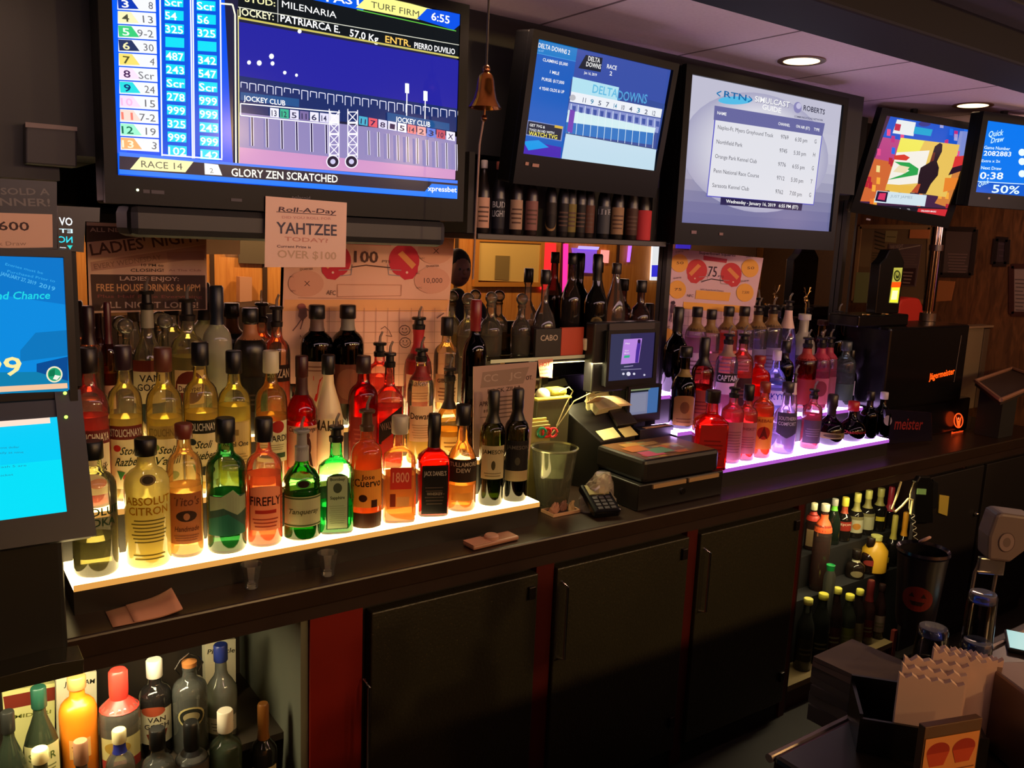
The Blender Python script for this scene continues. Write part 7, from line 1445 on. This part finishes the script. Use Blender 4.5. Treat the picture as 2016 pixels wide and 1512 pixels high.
wallthing('tv_reflection', 'wide violet and white television reflected above the football poster', 'television', [(744, 440), (856, 446), (855, 464), (744, 458)], '#4030e0', 1.5, cols(['#40a8f0', '#9070f0', '#e8d8ff', '#f0f0ff', '#4030e0', '#3040d8', '#40a0f0', '#3830d0', '#e8e0ff', '#2820b0', '#d8d0ff']), body='screen')
wallthing('picture_frame', 'wooden framed board with pale panels reflected below the beer shelf', 'picture', [(945, 476), (1064, 480), (1060, 556), (940, 552)], '#e8c880', frame='#c88840')
wallthing('pinned_sheet', 'grey sheet in the wooden framed board reflected below the beer shelf', 'paper', [(976, 503), (1004, 504), (1002, 552), (974, 550)], '#8c7850', y=-2.95, th=.004)
wallthing('red_light_panel', 'tall glowing red light column reflected behind the glass shelf bottles', 'neon light', [(1068, 478), (1095, 479), (1094, 572), (1066, 570)], '#f02830', 1.3)
wallthing('pink_neon_tube', 'thin magenta neon tube reflected right of the red column', 'neon light', [(1112, 480), (1119, 480), (1116, 575), (1110, 575)], '#f02890', 2)
wallthing('arcade_screen', 'violet arcade screen reflected behind the glass shelf bottles', 'screen', [(1128, 488), (1176, 490), (1170, 538), (1134, 536)], '#7c50d8', 1.1)
wallthing('arcade_marquee', 'pale lit marquee of the violet arcade screen', 'lit sign', [(1140, 484), (1180, 486), (1178, 492), (1138, 490)], '#a8a0f8', 1.4, y=-2.94, th=.01)
wallthing('machine_lamp', 'small pinkish lit panel reflected right of the violet arcade screen', 'light', [(1186, 492), (1200, 493), (1198, 518), (1184, 517)], '#f0a0a0', 1.1)
wallthing('neon_tube', 'slim violet neon tube reflected beside a pinkish door post', 'neon light', [(1240, 484), (1244, 484), (1240, 516), (1237, 516)], '#a060ff', 2)
wallthing('neon_beer_sign', 'blue and white lit beer sign reflected beside the small football poster', 'lit sign', [(1286, 472), (1312, 472), (1308, 552), (1282, 552)], '#e8f0ff', 1.2, lambda c, q: (cols(['#e8f0f8'])(c, q)))
wallthing('blue_lit_sign', 'blue lit sign below the white one, beside the small football poster', 'lit sign', [(1284, 522), (1309, 522), (1308, 545), (1283, 545)], '#3030d8', 1.2, y=-2.95, th=.006)
wallthing('poster_reflection', 'dull pinkish wall poster reflected under the simulcast guide television', 'poster', [(1360, 476), (1490, 480), (1488, 512), (1358, 505)], '#8c6c68')
wallthing('blue_sign', 'small blue and white lit sign reflected above the small football poster', 'lit sign', [(1334, 476), (1362, 477), (1360, 490), (1333, 489)], '#3828c0', 1.0)

# ================================================================== customers (seen only in the mirror)
def person(x, y, zseat, face, lab, shirt, hair):
    """seated figure; skin-modifier body on a skeleton, facing direction angle face"""
    o = thing('person', lab, 'person', (x, y, ZF), face); h = zseat-ZF
    P_ = [(0, 0, h+.10), (0, 0, h+.30), (0, -.01, h+.48), (0, -.02, h+.58), (0, -.03, h+.66),
          (.17, -.01, h+.52), (.24, -.10, h+.30), (.16, -.34, h+.28), (-.17, -.01, h+.52), (-.24, -.10, h+.30), (-.16, -.34, h+.28),
          (.10, -.02, h+.06), (.13, -.40, h+.05), (.12, -.36, h-.38), (.12, -.50, h-.42), (-.10, -.02, h+.06), (-.13, -.40, h+.05), (-.12, -.36, h-.38), (-.12, -.50, h-.42)]
    E_ = [(0, 1), (1, 2), (2, 3), (3, 4), (2, 5), (5, 6), (6, 7), (2, 8), (8, 9), (9, 10), (0, 11), (11, 12), (12, 13), (13, 14), (0, 15), (15, 16), (16, 17), (17, 18)]
    R_ = [.15, .145, .12, .055, .06, .07, .05, .035, .07, .05, .035, .10, .065, .045, .04, .10, .065, .045, .04]
    me = bpy.data.meshes.new('clothed_body'); me.from_pydata(P_, E_, []); ob = bpy.data.objects.new('clothed_body', me); COL.objects.link(ob); ob.parent = o
    s_ = ob.modifiers.new('skin', 'SKIN'); ob.modifiers.new('sub', 'SUBSURF').levels = 1; ob.modifiers['sub'].render_levels = 2
    for i, v in enumerate(me.skin_vertices[0].data): v.radius = (R_[i]*(1.25 if i < 3 else 1), R_[i]*(.8 if i < 3 else 1)); v.use_root = i == 0
    me.materials.append(mat(shirt, .8))
    hz = h+.78; MB().ball((0, -.04, hz), .105, 20, sc=(.78, .95, 1.12)).ball((0, -.145, hz-.01), .016, 8, sc=(.8, 1.2, 1.3)).ball((.082, -.03, hz-.005), .018, 8, sc=(.4, .8, 1.3)).ball((-.082, -.03, hz-.005), .018, 8, sc=(.4, .8, 1.3)).build('head', mat('#8c5c48', .6), o, smooth=True)
    MB().ball((0, -.012, hz+.03), .112, 20, sc=(.84, .98, 1.08)).build('hair', mat(hair, .8), o, smooth=True)
    for sx in (-1, 1):
        MB().ball((sx*.033, -.132, hz+.01), .010, 8).build('eye', mat('#1c1412', .3), o, smooth=True)
        hb = MB().ball((sx*.15, -.40, h+.28), .035, 10, sc=(.9, 1.2, .5))
        for f_ in range(4): hb.tube([(sx*.15+(f_-1.5)*.017, -.43, h+.285), (sx*.15+(f_-1.5)*.019, -.47, h+.28), (sx*.15+(f_-1.5)*.019, -.49-.006*(f_ in (1, 2)), h+.268)], .008, 6)
        hb.tube([(sx*.15-sx*.03, -.40, h+.285), (sx*.15-sx*.05, -.43, h+.28), (sx*.15-sx*.052, -.45, h+.272)], .009, 6); hb.build('hand', mat('#8c5c48', .6), o, smooth=True)
    MB().tube([(-.02, -.142, hz-.05), (0, -.146, hz-.052), (.02, -.142, hz-.05)], .005).build('mouth', mat('#6c3c34', .5), o)
    st = thing('bar_stool', 'dark round bar stool under the %s' % lab.split(',')[0], 'stool', (x, y, ZF)); MB().lathe([(.17, h-.06), (.19, h-.05), (.19, h-.02), (.16, h), (1e-4, h)], None, 24).build('seat', mat('#1c1412', .5), st, smooth=True)
    for k in range(4): a = k*math.pi/2+.78; MB().tube([(.12*math.cos(a), .12*math.sin(a), h-.06), (.2*math.cos(a), .2*math.sin(a), 0)], .014).build('leg', mat('#3c2c24', .3, .4), st)
v = VR(900, 497, 5.16)
person(v.x, v.y, v.z-.90, math.pi+.15, 'person in dark clothes, silhouetted in the mirror right of the football poster', '#141016', '#120d0d')
